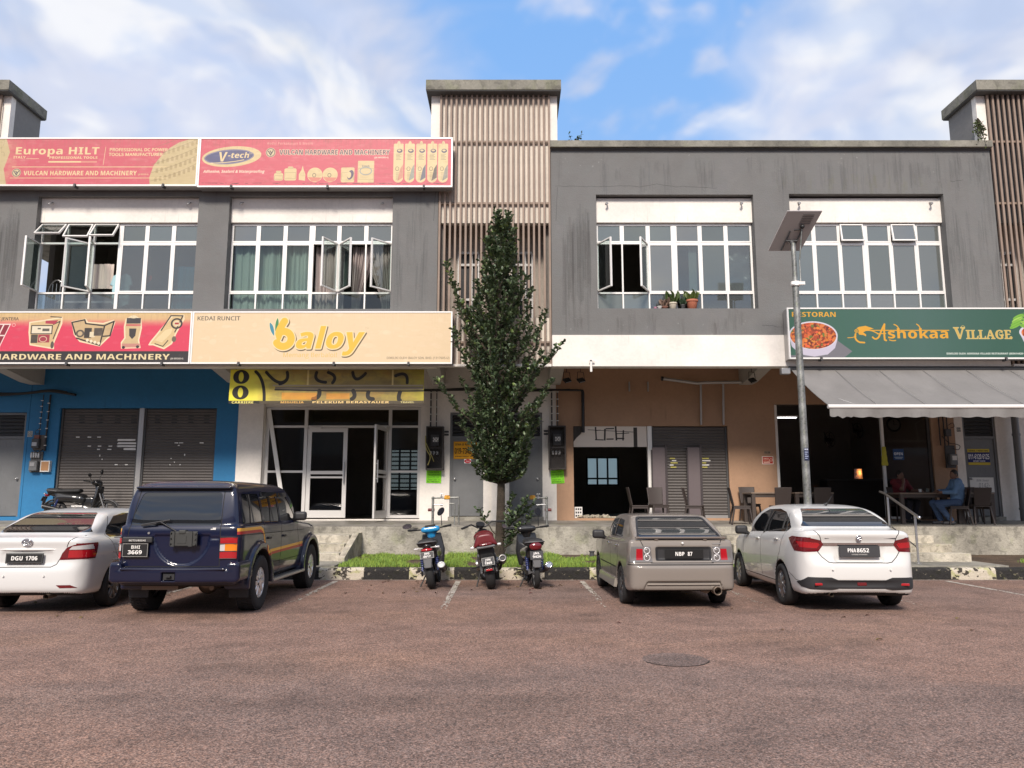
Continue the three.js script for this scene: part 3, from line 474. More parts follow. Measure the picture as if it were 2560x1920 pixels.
function signboard(label, x0, x1, y0, y1, d, depth, tex, o = {}) {
  const t = thing('signboard', label, 'sign'), f = o.frame ?? 0.035, fm = o.frameMat ?? P.alu;
  mesh('box', bd(x0 + 0.01, x1 - 0.01, y0 + 0.01, y1 - 0.01, d + 0.02, d + depth), o.side ?? P.aluGrey, t);
  mesh('frame', [bd(x0, x1, y1 - f, y1, d - 0.012, d + 0.05), bd(x0, x1, y0, y0 + f, d - 0.012, d + 0.05), bd(x0, x0 + f, y0 + f, y1 - f, d - 0.012, d + 0.05), bd(x1 - f, x1, y0 + f, y1 - f, d - 0.012, d + 0.05)], fm, t);
  const g = new THREE.PlaneGeometry(x1 - x0 - 2 * f, y1 - y0 - 2 * f).translate((x0 + x1) / 2, (y0 + y1) / 2, -d); mesh('face', g, new THREE.MeshStandardMaterial({ map: tex, color: lin(0.76, 0.76, 0.76), roughness: o.rough ?? 0.5 }), t);
  (o.clips ?? []).forEach((x) => mesh('bracket', [box(0.05, 0.05, 0.16, x, y0 - 0.02, -d - 0.02), box(0.05, 0.09, 0.04, x, y0 + 0.0, -d + 0.03)], P.doorDark, t));
  return t;
}
function fadeDirt(c, x0, x1, y0, y1, seed, col, n, top) {               // weathering that runs down from the top edge
  const r = rng(seed); for (let i = 0; i < n; i++) { const x = lerp(x0, x1, r()), l = (y1 - y0) * (0.05 + r() * r() * 0.4); c.fillStyle = `rgba(${col},${0.03 + r() * 0.07})`; c.fillRect(x, top ? y0 : y1 - l, 1 + r() * 9, l); }
  for (let i = 0; i < n * 3; i++) { c.fillStyle = r() < 0.5 ? 'rgba(255,235,210,0.05)' : `rgba(${col},0.05)`; c.beginPath(); c.ellipse(lerp(x0, x1, r()), lerp(y0, y1, r()), 3 + r() * 40, 2 + r() * 14, 0, 0, 7); c.fill(); }
}
const cream = '#e8cf9b', red = '#d05c69';
function vMark(c, x, y, r, ink, paper) { ell(c, x, y, r, r, paper); ring(c, x, y, r * 0.84, r * 0.84, ink, r * 0.13); c.strokeStyle = ink; c.lineWidth = r * 0.2; c.beginPath(); c.moveTo(x - r * 0.55, y - r * 0.35); c.lineTo(x, y + r * 0.5); c.lineTo(x + r * 0.5, y - r * 0.45); c.moveTo(x - r * 0.2, y - r * 0.42); c.lineTo(x + r * 0.15, y + r * 0.1); c.stroke(); ring(c, x, y, r * 0.98, r * 0.98, paper, r * 0.08); }
const texA = view(-450, 1722, 580, 992, 1400, (c) => {
  c.fillStyle = red; c.fillRect(-450, 580, 2200, 420);
  const r = rng(4); for (let i = 0; i < 260; i++) { c.fillStyle = `rgba(214,190,140,${0.05 + r() * 0.07})`; c.beginPath(); c.ellipse(-120 + (r() - 0.5) * 320 * r() * 2, 580 + r() * 420, 30 + r() * 60, 20 + r() * 40, 0, 0, 7); c.fill(); }
  c.fillStyle = '#cdbb8e'; poly(c, [[-450, 580], [60, 580], [100, 700], [60, 850], [95, 1000], [-450, 1000]], '#cbb78a');
  for (let i = 0; i < 40; i++) { c.strokeStyle = `rgba(120,108,80,${0.15 + r() * 0.25})`; c.lineWidth = 2 + r() * 4; c.beginPath(); const x = -450 + r() * 480, y = 590 + r() * 380; c.moveTo(x, y); c.quadraticCurveTo(x + 30, y - 20, x + 50 * r(), y + 50 * r()); c.stroke(); }
  // the ruin at the right: tiers of arches
  poly(c, [[1330, 1000], [1320, 930], [1350, 820], [1420, 720], [1480, 660], [1560, 610], [1640, 584], [1730, 580], [1730, 1000]], '#c9b586');
  for (let t = 0; t < 4; t++) for (let i = 0; i < 10; i++) { const x = 1365 + i * 40 + t * 6, y = 935 - t * 78 - (i * i * 0.6 + i * 8); if (x > 1715 || y < 596) continue; c.fillStyle = `rgba(150,128,88,${0.55 - t * 0.05})`; c.beginPath(); c.moveTo(x, y + 30); c.lineTo(x, y); c.arc(x + 11, y, 11, Math.PI, 0); c.lineTo(x + 22, y + 30); c.fill(); }
  for (let t = 0; t < 5; t++) { c.strokeStyle = 'rgba(140,120,84,0.6)'; c.lineWidth = 4; c.beginPath(); c.moveTo(1330, 960 - t * 74); c.quadraticCurveTo(1520, 915 - t * 80, 1725, 800 - t * 74); c.stroke(); }
  T(c, 'Europa HILT', 138, 720, 92, cream, { w: 735 }); T(c, 'ITALY', 132, 757, 30, cream, { w: 108 }); T(c, 'PROFESSIONAL TOOLS', 442, 760, 30, cream, { w: 420 });
  c.fillStyle = cream; c.fillRect(245, 757, 112, 4); c.fillRect(438, 780, 282, 14); c.fillStyle = 'rgba(232,207,155,0.5)'; c.fillRect(720, 780, 138, 14); c.save(); c.transform(1, 0, -0.06, 1, 0, 0); c.fillStyle = cream; c.fillRect(962, 650, 4, 165); c.restore();
  T(c, 'PROFESSIONAL DC POWER', 958, 690, 36, cream, { w: 505, bold: false, stroke: cream, lw: 1.5 }); T(c, 'TOOLS MANUFACTURER', 956, 734, 36, cream, { w: 465, bold: false, stroke: cream, lw: 1.5 });
  c.fillStyle = cream; c.fillRect(130, 830, 1340, 6); c.fillRect(120, 930, 1350, 5);
  vMark(c, 173, 885, 38, '#4d4450', '#d8c79b'); T(c, 'VULCAN HARDWARE AND MACHINERY', 235, 908, 56, cream, { w: 975 }); T(c, '(JM 0893303-K)', 1222, 906, 18, 'rgba(232,207,155,0.8)', { w: 90 });
  fadeDirt(c, -450, 1722, 580, 992, 71, '150,120,90', 420, true);
});
const texB = view(-212, 1970, 580, 1003, 1400, (c) => {
  c.fillStyle = '#d25a68'; c.fillRect(-212, 580, 2200, 430);
  ell(c, 60, 740, 258, 92, '#dcc592', -0.08); ell(c, 38, 742, 216, 66, '#56567c', -0.08); ring(c, 38, 742, 210, 60, '#9a90a0', 5, -0.08);
  T(c, 'V', -60, 785, 120, cream, { skew: 0.12 }); T(c, '-tech', 22, 752, 68, cream, { w: 190, skew: 0.2 }); ring(c, 225, 706, 10, 10, cream, 3);
  c.strokeStyle = cream; c.lineWidth = 7; c.beginPath(); c.moveTo(-120, 800); c.quadraticCurveTo(60, 795, 170, 768); c.stroke();
  T(c, 'Adhesive, Sealant & Waterproofing', -180, 885, 34, '#f2dfc4', { w: 530, skew: 0.25 });
  T(c, 'Kedai Perkakasan & Mesin', 362, 632, 32, 'rgba(240,190,170,0.55)', { w: 400 });
  vMark(c, 398, 703, 42, '#4b3846', '#d8c79b'); T(c, 'VULCAN HARDWARE AND MACHINERY', 474, 722, 62, '#57364a', { w: 960, stroke: '#ead6b4', lw: 8 }); T(c, '(JM 0893303-K)', 1300, 755, 20, '#f0dcc0', { w: 125 });
  const can = (x, y, w, h, r = 8) => { c.fillStyle = '#dcc592'; c.beginPath(); c.roundRect(x, y, w, h, r); c.fill(); c.strokeStyle = 'rgba(120,100,70,0.45)'; c.lineWidth = 3; c.strokeRect(x + 6, y + h * 0.35, w - 12, h * 0.5); };
  can(436, 890, 80, 66, 14); can(452, 868, 46, 26); can(524, 846, 106, 110, 16); can(554, 830, 46, 22); poly(c, [[652, 950], [650, 900], [672, 860], [682, 820], [692, 860], [708, 900], [706, 958]], '#dcc592');
  for (const x of [790, 922]) { ell(c, x, 905, 66, 66, '#dcc592'); poly(c, [[x - 60, 925], [x + 58, 930], [x + 30, 965], [x - 26, 965]], 'rgba(214,90,90,0.6)'); ring(c, x - 6, 908, 14, 16, '#5a4b44', 4); }
  can(1016, 838, 116, 134, 12); c.fillStyle = '#5b5168'; c.beginPath(); c.ellipse(1098, 905, 26, 44, 0.3, 0, 7); c.fill(); ell(c, 1086, 905, 18, 30, '#dcc592');
  can(1160, 778, 142, 196, 6); ring(c, 1230, 870, 50, 34, '#9aa09a', 9); T(c, 'V-tech', 1196, 835, 24, '#6d7078', { w: 66 });
  [1468, 1566, 1664, 1762, 1856].forEach((x, i) => { c.fillStyle = '#dfc996'; c.beginPath(); c.roundRect(x, 622, 86, 352, [10, 10, 42, 42]); c.fill(); ell(c, x + 44, 622, 14, 24, '#dfc996'); ell(c, x + 52, 688, 24, 18, '#4f4d66'); ell(c, x + 50, 684, 15, 9, '#dfc996'); c.fillStyle = 'rgba(90,80,70,0.55)'; for (let k = 0; k < 5; k++) c.fillRect(x + 22, 716 + k * 12, 46 - (k % 2) * 12, 4);
    poly(c, [[x + 38, 960], [x + 60, 850], [x + 84, 810], [x + 84, 930]], ['rgba(190,90,90,0.5)', 'rgba(110,130,140,0.6)', 'rgba(70,80,110,0.75)', 'rgba(60,55,60,0.75)', 'rgba(100,110,120,0.6)'][i]); ring(c, x + 34, 850, 14, 18, '#80705a', 4); c.fillStyle = 'rgba(100,80,60,0.5)'; for (let k = 0; k < 4; k++) c.fillRect(x + 24, 885 + k * 18, 26, 6); });
  fadeDirt(c, -212, 1970, 580, 1003, 72, '130,80,70', 420, true); const r = rng(8); for (let i = 0; i < 60; i++) { c.fillStyle = 'rgba(60,20,30,0.5)'; c.fillRect(-212 + r() * 2180, 976 + r() * 6, 8 + r() * 50, 2 + r() * 3); }
});
const texC = view(-450, 1648, 903, 1348, 1400, (c) => {
  const g = c.createLinearGradient(0, 903, 0, 1030); g.addColorStop(0, '#dcbf86'); g.addColorStop(0.45, '#dcb583'); g.addColorStop(1, '#dd3f5c'); c.fillStyle = g; c.fillRect(-450, 903, 2100, 450);
  c.fillStyle = '#2e2a2b'; c.fillRect(-450, 1248, 2100, 110);
  T(c, 'MENJUAL PRODUK JENTERA', 214, 970, 38, '#35302c', { align: 'right', bold: false, stroke: '#35302c', lw: 1 });
  c.save(); c.transform(1, 0, -0.36, 1, 405, 0); c.fillStyle = '#f1e2d8'; c.fillRect(-60, 1002, 170, 212); c.fillStyle = '#8f2436'; for (let i = 0; i < 3; i++) for (let k = 0; k < 2; k++) c.fillRect(-48 + i * 54, 1012 + k * 102, 42, 90); c.restore(); ring(c, 178, 1013, 14, 14, '#f1d9cc', 3);
  const halo = (draw) => { c.save(); c.lineJoin = 'round'; draw(); c.restore(); };
  const out = (pts, col = '#e6cc9c') => { poly(c, pts, col); c.strokeStyle = '#f2dfb8'; c.lineWidth = 12; c.stroke(); };
  halo(() => { out([[310, 990], [430, 972], [572, 945], [575, 1000], [520, 1180], [525, 1225], [330, 1190], [312, 1080]], '#d8bb88'); c.fillStyle = '#4a4238'; c.fillRect(330, 1100, 56, 75); c.fillStyle = '#a53848'; c.fillRect(390, 1100, 95, 70); ring(c, 432, 1140, 30, 24, '#e2c9a4', 6); c.fillStyle = '#e8dcc0'; c.fillRect(328, 1022, 170, 68); c.fillStyle = '#5b564e'; c.fillRect(420, 1045, 58, 24); c.fillRect(380, 1040, 26, 12); c.strokeStyle = '#3a332d'; c.lineWidth = 8; c.strokeRect(328, 1018, 172, 74); c.beginPath(); c.moveTo(505, 1010); c.lineTo(560, 980); c.lineTo(515, 1140); c.stroke(); c.beginPath(); c.moveTo(476, 938); c.lineTo(572, 944); c.stroke(); ell(c, 512, 1192, 14, 32, '#5a5148'); poly(c, [[440, 975], [545, 970], [520, 1005], [440, 1000]], '#b23a4c'); });
  halo(() => { out([[660, 985], [770, 962], [790, 990], [920, 1000], [1005, 972], [1015, 990], [985, 1110], [905, 1200], [740, 1160], [690, 1100]], '#cdb184'); c.strokeStyle = '#2d2824'; c.lineWidth = 12; c.beginPath(); c.moveTo(700, 1105); c.lineTo(660, 990); c.lineTo(765, 966); c.lineTo(775, 1000); c.lineTo(930, 1020); c.lineTo(1010, 980); c.lineTo(985, 1110); c.lineTo(925, 1115); c.moveTo(935, 1015); c.lineTo(905, 1195); c.lineTo(705, 1130); c.stroke(); ell(c, 735, 1090, 36, 34, '#5e5448'); ell(c, 735, 1090, 20, 20, '#c9b088'); c.fillStyle = '#3c3530'; c.fillRect(770, 1040, 60, 90); c.fillStyle = '#e5d6b4'; c.fillRect(815, 1075, 44, 48); for (let i = 0; i < 4; i++) ell(c, 800 + i * 32, 1150 + i * 9, 12, 14, '#f2e4c4'); c.fillStyle = '#554a40'; c.fillRect(850, 1040, 70, 70); });
  halo(() => { out([[1110, 960], [1165, 930], [1230, 960], [1240, 1040], [1225, 1150], [1240, 1215], [1090, 1220], [1085, 1170], [1110, 1130], [1100, 1030]], '#d4b98a'); c.fillStyle = '#3f3a3c'; c.fillRect(1114, 950, 118, 50); c.fillStyle = '#c76a62'; c.fillRect(1112, 1005, 122, 18); c.fillStyle = '#3c3636'; poly(c, [[1140, 1045], [1200, 1045], [1195, 1110], [1170, 1140], [1145, 1110]], '#3c3636'); poly(c, [[1088, 1180], [1238, 1180], [1238, 1214], [1090, 1216]], '#c98c7e'); ell(c, 1104, 1214, 13, 13, '#2a2624'); ell(c, 1220, 1208, 13, 13, '#2a2624'); ell(c, 1170, 940, 30, 14, '#e8d8b0'); });
  halo(() => { out([[1490, 935], [1585, 925], [1590, 960], [1530, 1090], [1500, 1180], [1440, 1225], [1350, 1190], [1315, 1190], [1330, 1160], [1400, 1060]], '#dcc08c'); c.strokeStyle = '#2d2824'; c.lineWidth = 10; c.beginPath(); c.moveTo(1405, 1065); c.lineTo(1480, 930); c.lineTo(1580, 930); c.lineTo(1520, 1080); c.stroke(); ring(c, 1532, 1000, 42, 42, '#322d2c', 14); ell(c, 1532, 1000, 26, 26, '#e4d3b0'); c.fillStyle = '#a33'; c.fillRect(1516, 992, 34, 16); ell(c, 1518, 1140, 18, 26, '#6d6252'); c.strokeStyle = '#3a332c'; c.lineWidth = 7; c.beginPath(); c.moveTo(1360, 1180); c.lineTo(1430, 1205); c.lineTo(1470, 1150); c.stroke(); poly(c, [[1360, 1150], [1440, 1060], [1500, 1040], [1490, 1090], [1420, 1170]], '#e9d3a2'); });
  T(c, 'VULCAN HARDWARE AND MACHINERY', 1492, 1322, 70, '#ecd9a8', { align: 'right', w: 1900 }); T(c, '(JM 0893303-K)', 1498, 1322, 22, '#d8d2c4', { w: 108 });
  fadeDirt(c, -450, 1648, 903, 1348, 73, '120,90,80', 120, true);
});
const texD = view(150, 2372, 140, 575, 1500, (c) => {
  c.fillStyle = '#ead0a9'; c.fillRect(150, 140, 2300, 440); fadeDirt(c, 150, 2372, 140, 575, 74, '214,184,140', 240, true);
  const r = rng(91); for (let i = 0; i < 60; i++) { c.fillStyle = `rgba(246,224,190,${0.2 + r() * 0.2})`; c.beginPath(); c.ellipse(150 + r() * 2200, 150 + r() * 420, 6 + r() * 40, 6 + r() * 20, 0, 0, 7); c.fill(); }
  T(c, 'KEDAI RUNCIT', 174, 206, 48, '#4a433b', { w: 374, bold: false, stroke: '#4a433b', lw: 0.8 });
  const gold = '#f0bf3c', edge = '#f3dcae', sh = '#5d5240';
  const leaf = (pts, col) => { c.beginPath(); c.moveTo(...pts[0]); c.quadraticCurveTo(...pts[1], ...pts[2]); c.quadraticCurveTo(...pts[3], ...pts[0]); c.strokeStyle = edge; c.lineWidth = 14; c.stroke(); c.fillStyle = col; c.fill(); };
  const bb = (dx, dy, col, lw) => { c.save(); c.translate(dx, dy); c.strokeStyle = col; c.lineCap = 'round'; c.lineWidth = 62 + lw; c.beginPath(); c.moveTo(932, 215); c.quadraticCurveTo(880, 300, 890, 330); c.arc(930, 370, 66, -2.1, 2.6); c.stroke(); c.restore(); };
  bb(8, 10, sh, 20); bb(0, 0, edge, 20); leaf([[848, 345], [800, 290], [806, 225], [850, 250]], '#3c8ca3'); leaf([[858, 305], [846, 230], [872, 185], [898, 240]], '#3f8a55'); bb(0, 0, gold, 0);
  for (const [dx, dy, st, lw] of [[8, 10, sh, 22], [0, 0, edge, 22], [0, 0, gold, 4]]) T(c, 'aloy', 1022 + dx, 452 + dy, 255, gold, { w: 575, skew: 0.22, stroke: st, lw });
  T(c, 'Memang Berbaloi!', 930, 530, 54, 'rgba(226,186,92,0.75)', { w: 468, bold: false }); T(c, 'TM', 1630, 286, 26, 'rgba(200,180,140,0.7)', { bold: false });
  T(c, 'DIMILIKI OLEH: BALOY SDN. BHD. (1317605-U)', 1822, 545, 26, '#5b5043', { w: 540, bold: false });
});
const texE = view(95, 2760, 115, 562, 1600, (c) => {
  const g = c.createLinearGradient(0, 0, 2760, 0); g.addColorStop(0, '#33614f'); g.addColorStop(0.45, '#47685f'); g.addColorStop(0.7, '#355c4d'); g.addColorStop(1, '#2f5a4a'); c.fillStyle = g; c.fillRect(95, 100, 2700, 480);
  T(c, 'RESTORAN', 118, 187, 62, '#e2a52e', { w: 395 });
  poly(c, [[500, 400], [630, 505], [560, 560], [95, 562], [95, 540], [400, 540]], '#77757c');
  const bowl = (x, y, a, b, seed) => {
    poly(c, [[x - a, y], [x + a, y], [x + a * 0.98, y + 40], [x + a * 0.86, y + b * 0.9], [x + a * 0.55, y + b * 1.35], [x, y + b * 1.5], [x - a * 0.55, y + b * 1.35], [x - a * 0.9, y + b * 0.8]], '#c9c3d4'); ell(c, x, y, a, b, '#d8d4e0'); ell(c, x, y + 4, a * 0.94, b * 0.93, '#8a3a20');
    c.save(); c.beginPath(); c.ellipse(x, y + 4, a * 0.94, b * 0.93, 0, 0, 7); c.clip(); const r = rng(seed);
    for (let i = 0; i < 420; i++) { const px = x + (r() * 2 - 1) * a, py = y + (r() * 2 - 1) * b, k = r(); ell(c, px, py, 5 + r() * 20, 4 + r() * 11, k < 0.35 ? `rgb(${200 + r() * 40},${90 + r() * 50},${40 + r() * 20})` : k < 0.6 ? '#b04a26' : k < 0.8 ? '#d87a3e' : k < 0.92 ? '#6e2c1a' : '#6c7a34', r() * 3); }
    c.restore();
  };
  bowl(300, 358, 212, 130, 17);
  const gold = '#e3a42f', gs = (pts, lw) => { c.strokeStyle = gold; c.lineWidth = lw; c.lineCap = 'round'; c.lineJoin = 'round'; c.beginPath(); pts.forEach((p, i) => (i === 0 ? c.moveTo(...p) : p.length === 4 ? c.quadraticCurveTo(...p) : c.lineTo(...p))); c.stroke(); };
  // curling emblem and the lettering hung from its bar
  poly(c, [[656, 310], [700, 280], [760, 270], [830, 296], [770, 312], [735, 330], [760, 350], [758, 368], [735, 355], [700, 352], [690, 330], [668, 345]], gold); ring(c, 676, 318, 18, 20, '#3a604f', 5); ring(c, 676, 318, 8, 9, '#3a604f', 4); gs([[668, 345], [650, 400, 700, 422], [740, 425]], 15); gs([[598, 380], [640, 382, 672, 366]], 7); gs([[735, 318], [800, 300, 840, 330], [880, 350]], 10);
  gs([[800, 312], [1480, 312]], 9); gs([[815, 375], [840, 410, 870, 370], [905, 290, 925, 255]], 15); gs([[925, 255], [915, 320, 918, 400], [930, 405]], 16); gs([[858, 345], [930, 340]], 9);
  T(c, 'shokaa', 942, 386, 122, gold, { w: 540, bold: true }); gs([[960, 400], [985, 412, 1012, 405]], 9); gs([[1008, 258], [1050, 270, 1046, 320]], 10); gs([[1205, 255], [1240, 275, 1232, 320]], 10);
  c.font = 'bold 120px serif'; T(c, 'V', 1520, 390, 150, '#cfae5a', { font: 'serif', w: 100, stroke: '#efe0a8', lw: 3 }); T(c, 'ILLAGE', 1625, 390, 112, '#cfae5a', { font: 'serif', w: 398, stroke: '#efe0a8', lw: 3 }); c.strokeStyle = '#d9bd6c'; c.lineWidth = 5; for (const [x, y, q] of [[1606, 285, 16], [1745, 372, 14], [1930, 345, 16], [2015, 380, 12]]) ring(c, x, y, q, q, '#d9bd6c', 4);
  T(c, 'DIMILIKI OLEH: ASHOKAA VILLAGE RESTAURANT (003414420-V)', 1442, 534, 24, '#dfe6dd', { w: 692 });
  bowl(2420, 330, 330, 110, 29); c.fillStyle = '#7d2030'; for (const [x, y] of [[2170, 520], [2200, 545], [2250, 530]]) ell(c, x, y, 30, 24, '#8a1f33');
  for (let i = 0; i < 9; i++) { const a = -2.6 + i * 0.2, x = 2150 - i * 6, y = 150 + i * 14; c.save(); c.translate(x, y); c.rotate(i % 2 ? 2.7 : 0.3); ell(c, 52, 0, 55, 17, i % 3 ? '#7fb83f' : '#a3d05a'); c.strokeStyle = '#4f8a2c'; c.lineWidth = 3; c.beginPath(); c.moveTo(0, 0); c.lineTo(104, 0); c.stroke(); c.restore(); }
});
const roofSide = std(0.42, 0.40, 0.40, 0.6);
signboard('faded red rooftop sign with a ruined arena and tool lettering', -14.25, -7.87, 9.32, 10.6, 18.25, 0.3, texA, { clips: [-10.9, -8.7] });
signboard('faded red rooftop sign with adhesive cartridges and an oval badge', -7.86, -1.49, 9.29, 10.6, 18.25, 0.3, texB, { clips: [-7.0, -4.6, -2.2] });
signboard('red and black shop sign with printed generators and a vacuum cleaner', -14.0, -7.79, 4.82, 6.12, 18.3, 0.26, texC, { clips: [-10.75, -8.45] });
signboard('plain tan shop sign with yellow cartoon lettering', -7.78, -1.45, 4.82, 6.12, 18.3, 0.26, texD, { clips: [-6.6, -4.3, -2.5] });
signboard('dark green restaurant sign with printed bowls of food', 6.69, 14.2, 4.93, 6.2, 18.25, 0.3, texE, { clips: [7.45, 11.9] });
{ // torn yellow banner under the tan sign
  const tx = view(470, 2135, 635, 928, 1200, (c) => {
    const g = c.createLinearGradient(470, 0, 2135, 0); g.addColorStop(0, '#e4d837'); g.addColorStop(0.14, '#d8cf4c'); g.addColorStop(0.22, '#a99a4c'); g.addColorStop(0.5, '#8d7a4a'); g.addColorStop(0.85, '#86773f'); g.addColorStop(1, '#a59a35'); c.fillStyle = g; c.fillRect(470, 635, 1700, 300);
    const r = rng(33); for (let i = 0; i < 300; i++) { const x = 700 + r() * 1430; ell(c, x, 640 + r() * 260, 10 + r() * 70, 6 + r() * 24, r() < 0.4 ? 'rgba(210,190,60,0.10)' : r() < 0.7 ? 'rgba(90,70,50,0.10)' : 'rgba(190,130,50,0.10)'); }
    for (const y of [700, 834]) { ell(c, 566, y, 70, 60, '#1d1a14'); ell(c, 566, y, 22, 42, '#d6cc3a'); }
    c.fillStyle = '#9a8e78'; c.fillRect(840, 768, 1290, 12); c.fillStyle = '#6f6553'; c.fillRect(860, 784, 1270, 26); c.fillStyle = 'rgba(225,205,140,0.7)'; c.fillRect(1130, 640, 16, 130); c.fillRect(1858, 640, 14, 130);
    c.strokeStyle = '#1b1712'; c.lineCap = 'round'; c.lineWidth = 26; const q = (a) => { c.beginPath(); c.moveTo(a[0], a[1]); c.quadraticCurveTo(a[2], a[3], a[4], a[5]); c.stroke(); };
    q([690, 655, 770, 720, 770, 900]); q([780, 660, 900, 800, 960, 720]); q([960, 660, 985, 740, 900, 760]); q([1210, 660, 1180, 740, 1290, 745]); q([1310, 660, 1400, 690, 1350, 750]); q([1520, 660, 1540, 770, 1630, 670]); q([1890, 690, 2000, 640, 1990, 750]);
    c.lineWidth = 34; q([1240, 820, 1250, 880, 1190, 890]); q([1530, 820, 1560, 870, 1520, 890]); q([1660, 830, 1640, 890, 1700, 890]); q([1930, 830, 1910, 890, 1930, 900]); c.lineWidth = 12; q([860, 810, 1400, 824, 2130, 820]);
    c.fillStyle = 'rgba(226,140,40,0.55)'; c.fillRect(920, 835, 300, 60); c.fillRect(1300, 840, 200, 50); c.fillStyle = '#4a4130'; c.fillRect(470, 905, 1700, 30); c.fillStyle = '#1d1a14'; c.fillRect(470, 905, 260, 30);
    T(c, 'CARRIERE', 494, 928, 28, '#e8dc7c', { w: 190 }); T(c, 'MIGUELIA', 910, 927, 24, '#e0b060', { w: 200 }); T(c, 'PELEKUM BERASTAUER', 1180, 927, 26, '#e0c080', { w: 660 }); T(c, 'TRAVEL', 1935, 926, 22, '#cbbf80', { w: 120 });
  });
  const b = thing('banner', 'torn yellow banner with black zeros hung above the empty shop', 'banner');
  const g = new THREE.PlaneGeometry(4.85, 0.86, 40, 8).translate(-4.62, 4.37, -18.98), p = g.attributes.position; for (let i = 0; i < p.count; i++) p.setZ(i, p.getZ(i) + (fbm(p.getX(i) * 1.8, p.getY(i) * 1.2, 3, 15) - 0.5) * 0.08); g.computeVertexNormals();
  mesh('sheet', g, new THREE.MeshStandardMaterial({ map: tx, roughness: 0.6, side: THREE.DoubleSide }), b);
  mesh('backing_sheet', g.clone().translate(0, 0, -0.006), std(0.4, 0.36, 0.2, 0.8), b);
  for (const x of [-6.9, -4.6, -2.4]) mesh('cord', rod([x, 4.79, -18.98], [x, 4.99, -18.95], 0.008, 0.008, 5), P.doorDark, b);
}
// ---------------------------------------------------------------- implicit solids: meshed with surface nets
const smax = (a, b, k) => { const h = Math.max(k - Math.abs(a - b), 0) / k; return Math.max(a, b) + h * h * k * 0.25; };
const smin = (a, b, k) => -smax(-a, -b, k);
function nets(f, lo, hi, cell) {
  const n = [0, 1, 2].map((i) => Math.ceil((hi[i] - lo[i]) / cell) + 1), [nx, ny, nz] = n, val = new Float32Array(nx * ny * nz), at = (x, y, z) => x + nx * (y + ny * z);
  const S = 5, far = cell * S * 1.15 + cell;                            // blocks that lie well inside or outside are filled without looking closer
  for (let bz = 0; bz < nz; bz += S) for (let by = 0; by < ny; by += S) for (let bx = 0; bx < nx; bx += S) {
    const q = f(lo[0] + (bx + S / 2) * cell, lo[1] + (by + S / 2) * cell, lo[2] + (bz + S / 2) * cell), skip = Math.abs(q) > far * 1.35;
    for (let z = bz; z < Math.min(nz, bz + S); z++) for (let y = by; y < Math.min(ny, by + S); y++) for (let x = bx; x < Math.min(nx, bx + S); x++) val[at(x, y, z)] = skip ? q : f(lo[0] + x * cell, lo[1] + y * cell, lo[2] + z * cell);
  }
  const id = new Int32Array(nx * ny * nz).fill(-1), pos = [], idx = [];
  const v = new Float32Array(8), E = [[0, 1], [2, 3], [4, 5], [6, 7], [0, 2], [1, 3], [4, 6], [5, 7], [0, 4], [1, 5], [2, 6], [3, 7]];
  for (let z = 0; z + 1 < nz; z++) for (let y = 0; y + 1 < ny; y++) for (let x = 0; x + 1 < nx; x++) {
    let m = 0; for (let k = 0; k < 8; k++) { const q = val[at(x + (k & 1), y + ((k >> 1) & 1), z + (k >> 2))]; v[k] = q; if (q < 0) m |= 1 << k; }
    if (m === 0 || m === 255) continue;
    let sx = 0, sy = 0, sz = 0, c = 0;
    for (const [a, b] of E) { if ((v[a] < 0) === (v[b] < 0)) continue; const t = v[a] / (v[a] - v[b]); sx += (a & 1) + ((b & 1) - (a & 1)) * t; sy += ((a >> 1) & 1) + (((b >> 1) & 1) - ((a >> 1) & 1)) * t; sz += (a >> 2) + ((b >> 2) - (a >> 2)) * t; c++; }
    id[at(x, y, z)] = pos.length / 3; pos.push(lo[0] + (x + sx / c) * cell, lo[1] + (y + sy / c) * cell, lo[2] + (z + sz / c) * cell);
  }
  for (let z = 1; z + 1 < nz; z++) for (let y = 1; y + 1 < ny; y++) for (let x = 1; x + 1 < nx; x++) {
    const s0 = val[at(x, y, z)] < 0;
    for (let a = 0; a < 3; a++) {
      const s1 = val[at(x + (a === 0), y + (a === 1), z + (a === 2))] < 0; if (s0 === s1) continue;
      const u = (a + 1) % 3, w = (a + 2) % 3, d = [[0, 0, 0], [0, 0, 0]]; d[0][u] = 1; d[1][w] = 1;
      const A = id[at(x, y, z)], B = id[at(x - d[0][0], y - d[0][1], z - d[0][2])], C = id[at(x - d[0][0] - d[1][0], y - d[0][1] - d[1][1], z - d[0][2] - d[1][2])], D = id[at(x - d[1][0], y - d[1][1], z - d[1][2])];
      if (A < 0 || B < 0 || C < 0 || D < 0) continue;
      s0 ? idx.push(A, B, C, A, C, D) : idx.push(A, C, B, A, D, C);
    }
  }
  const nrm = new Float32Array(pos.length), e = cell * 0.7;
  for (let i = 0; i < pos.length; i += 3) {
    let gx, gy, gz, l;
    for (let it = 0; it < 3; it++) {
      const x = pos[i], y = pos[i + 1], z = pos[i + 2];
      gx = f(x + e, y, z) - f(x - e, y, z); gy = f(x, y + e, z) - f(x, y - e, z); gz = f(x, y, z + e) - f(x, y, z - e); l = Math.hypot(gx, gy, gz) || 1;
      if (it === 2) break; const q = clamp(f(x, y, z) * 2 * e / l, -cell * 0.5, cell * 0.5) * 0.8; pos[i] -= q * gx / l; pos[i + 1] -= q * gy / l; pos[i + 2] -= q * gz / l;
    }
    nrm[i] = gx / l; nrm[i + 1] = gy / l; nrm[i + 2] = gz / l;
  }
  return { pos, nrm, idx };
}
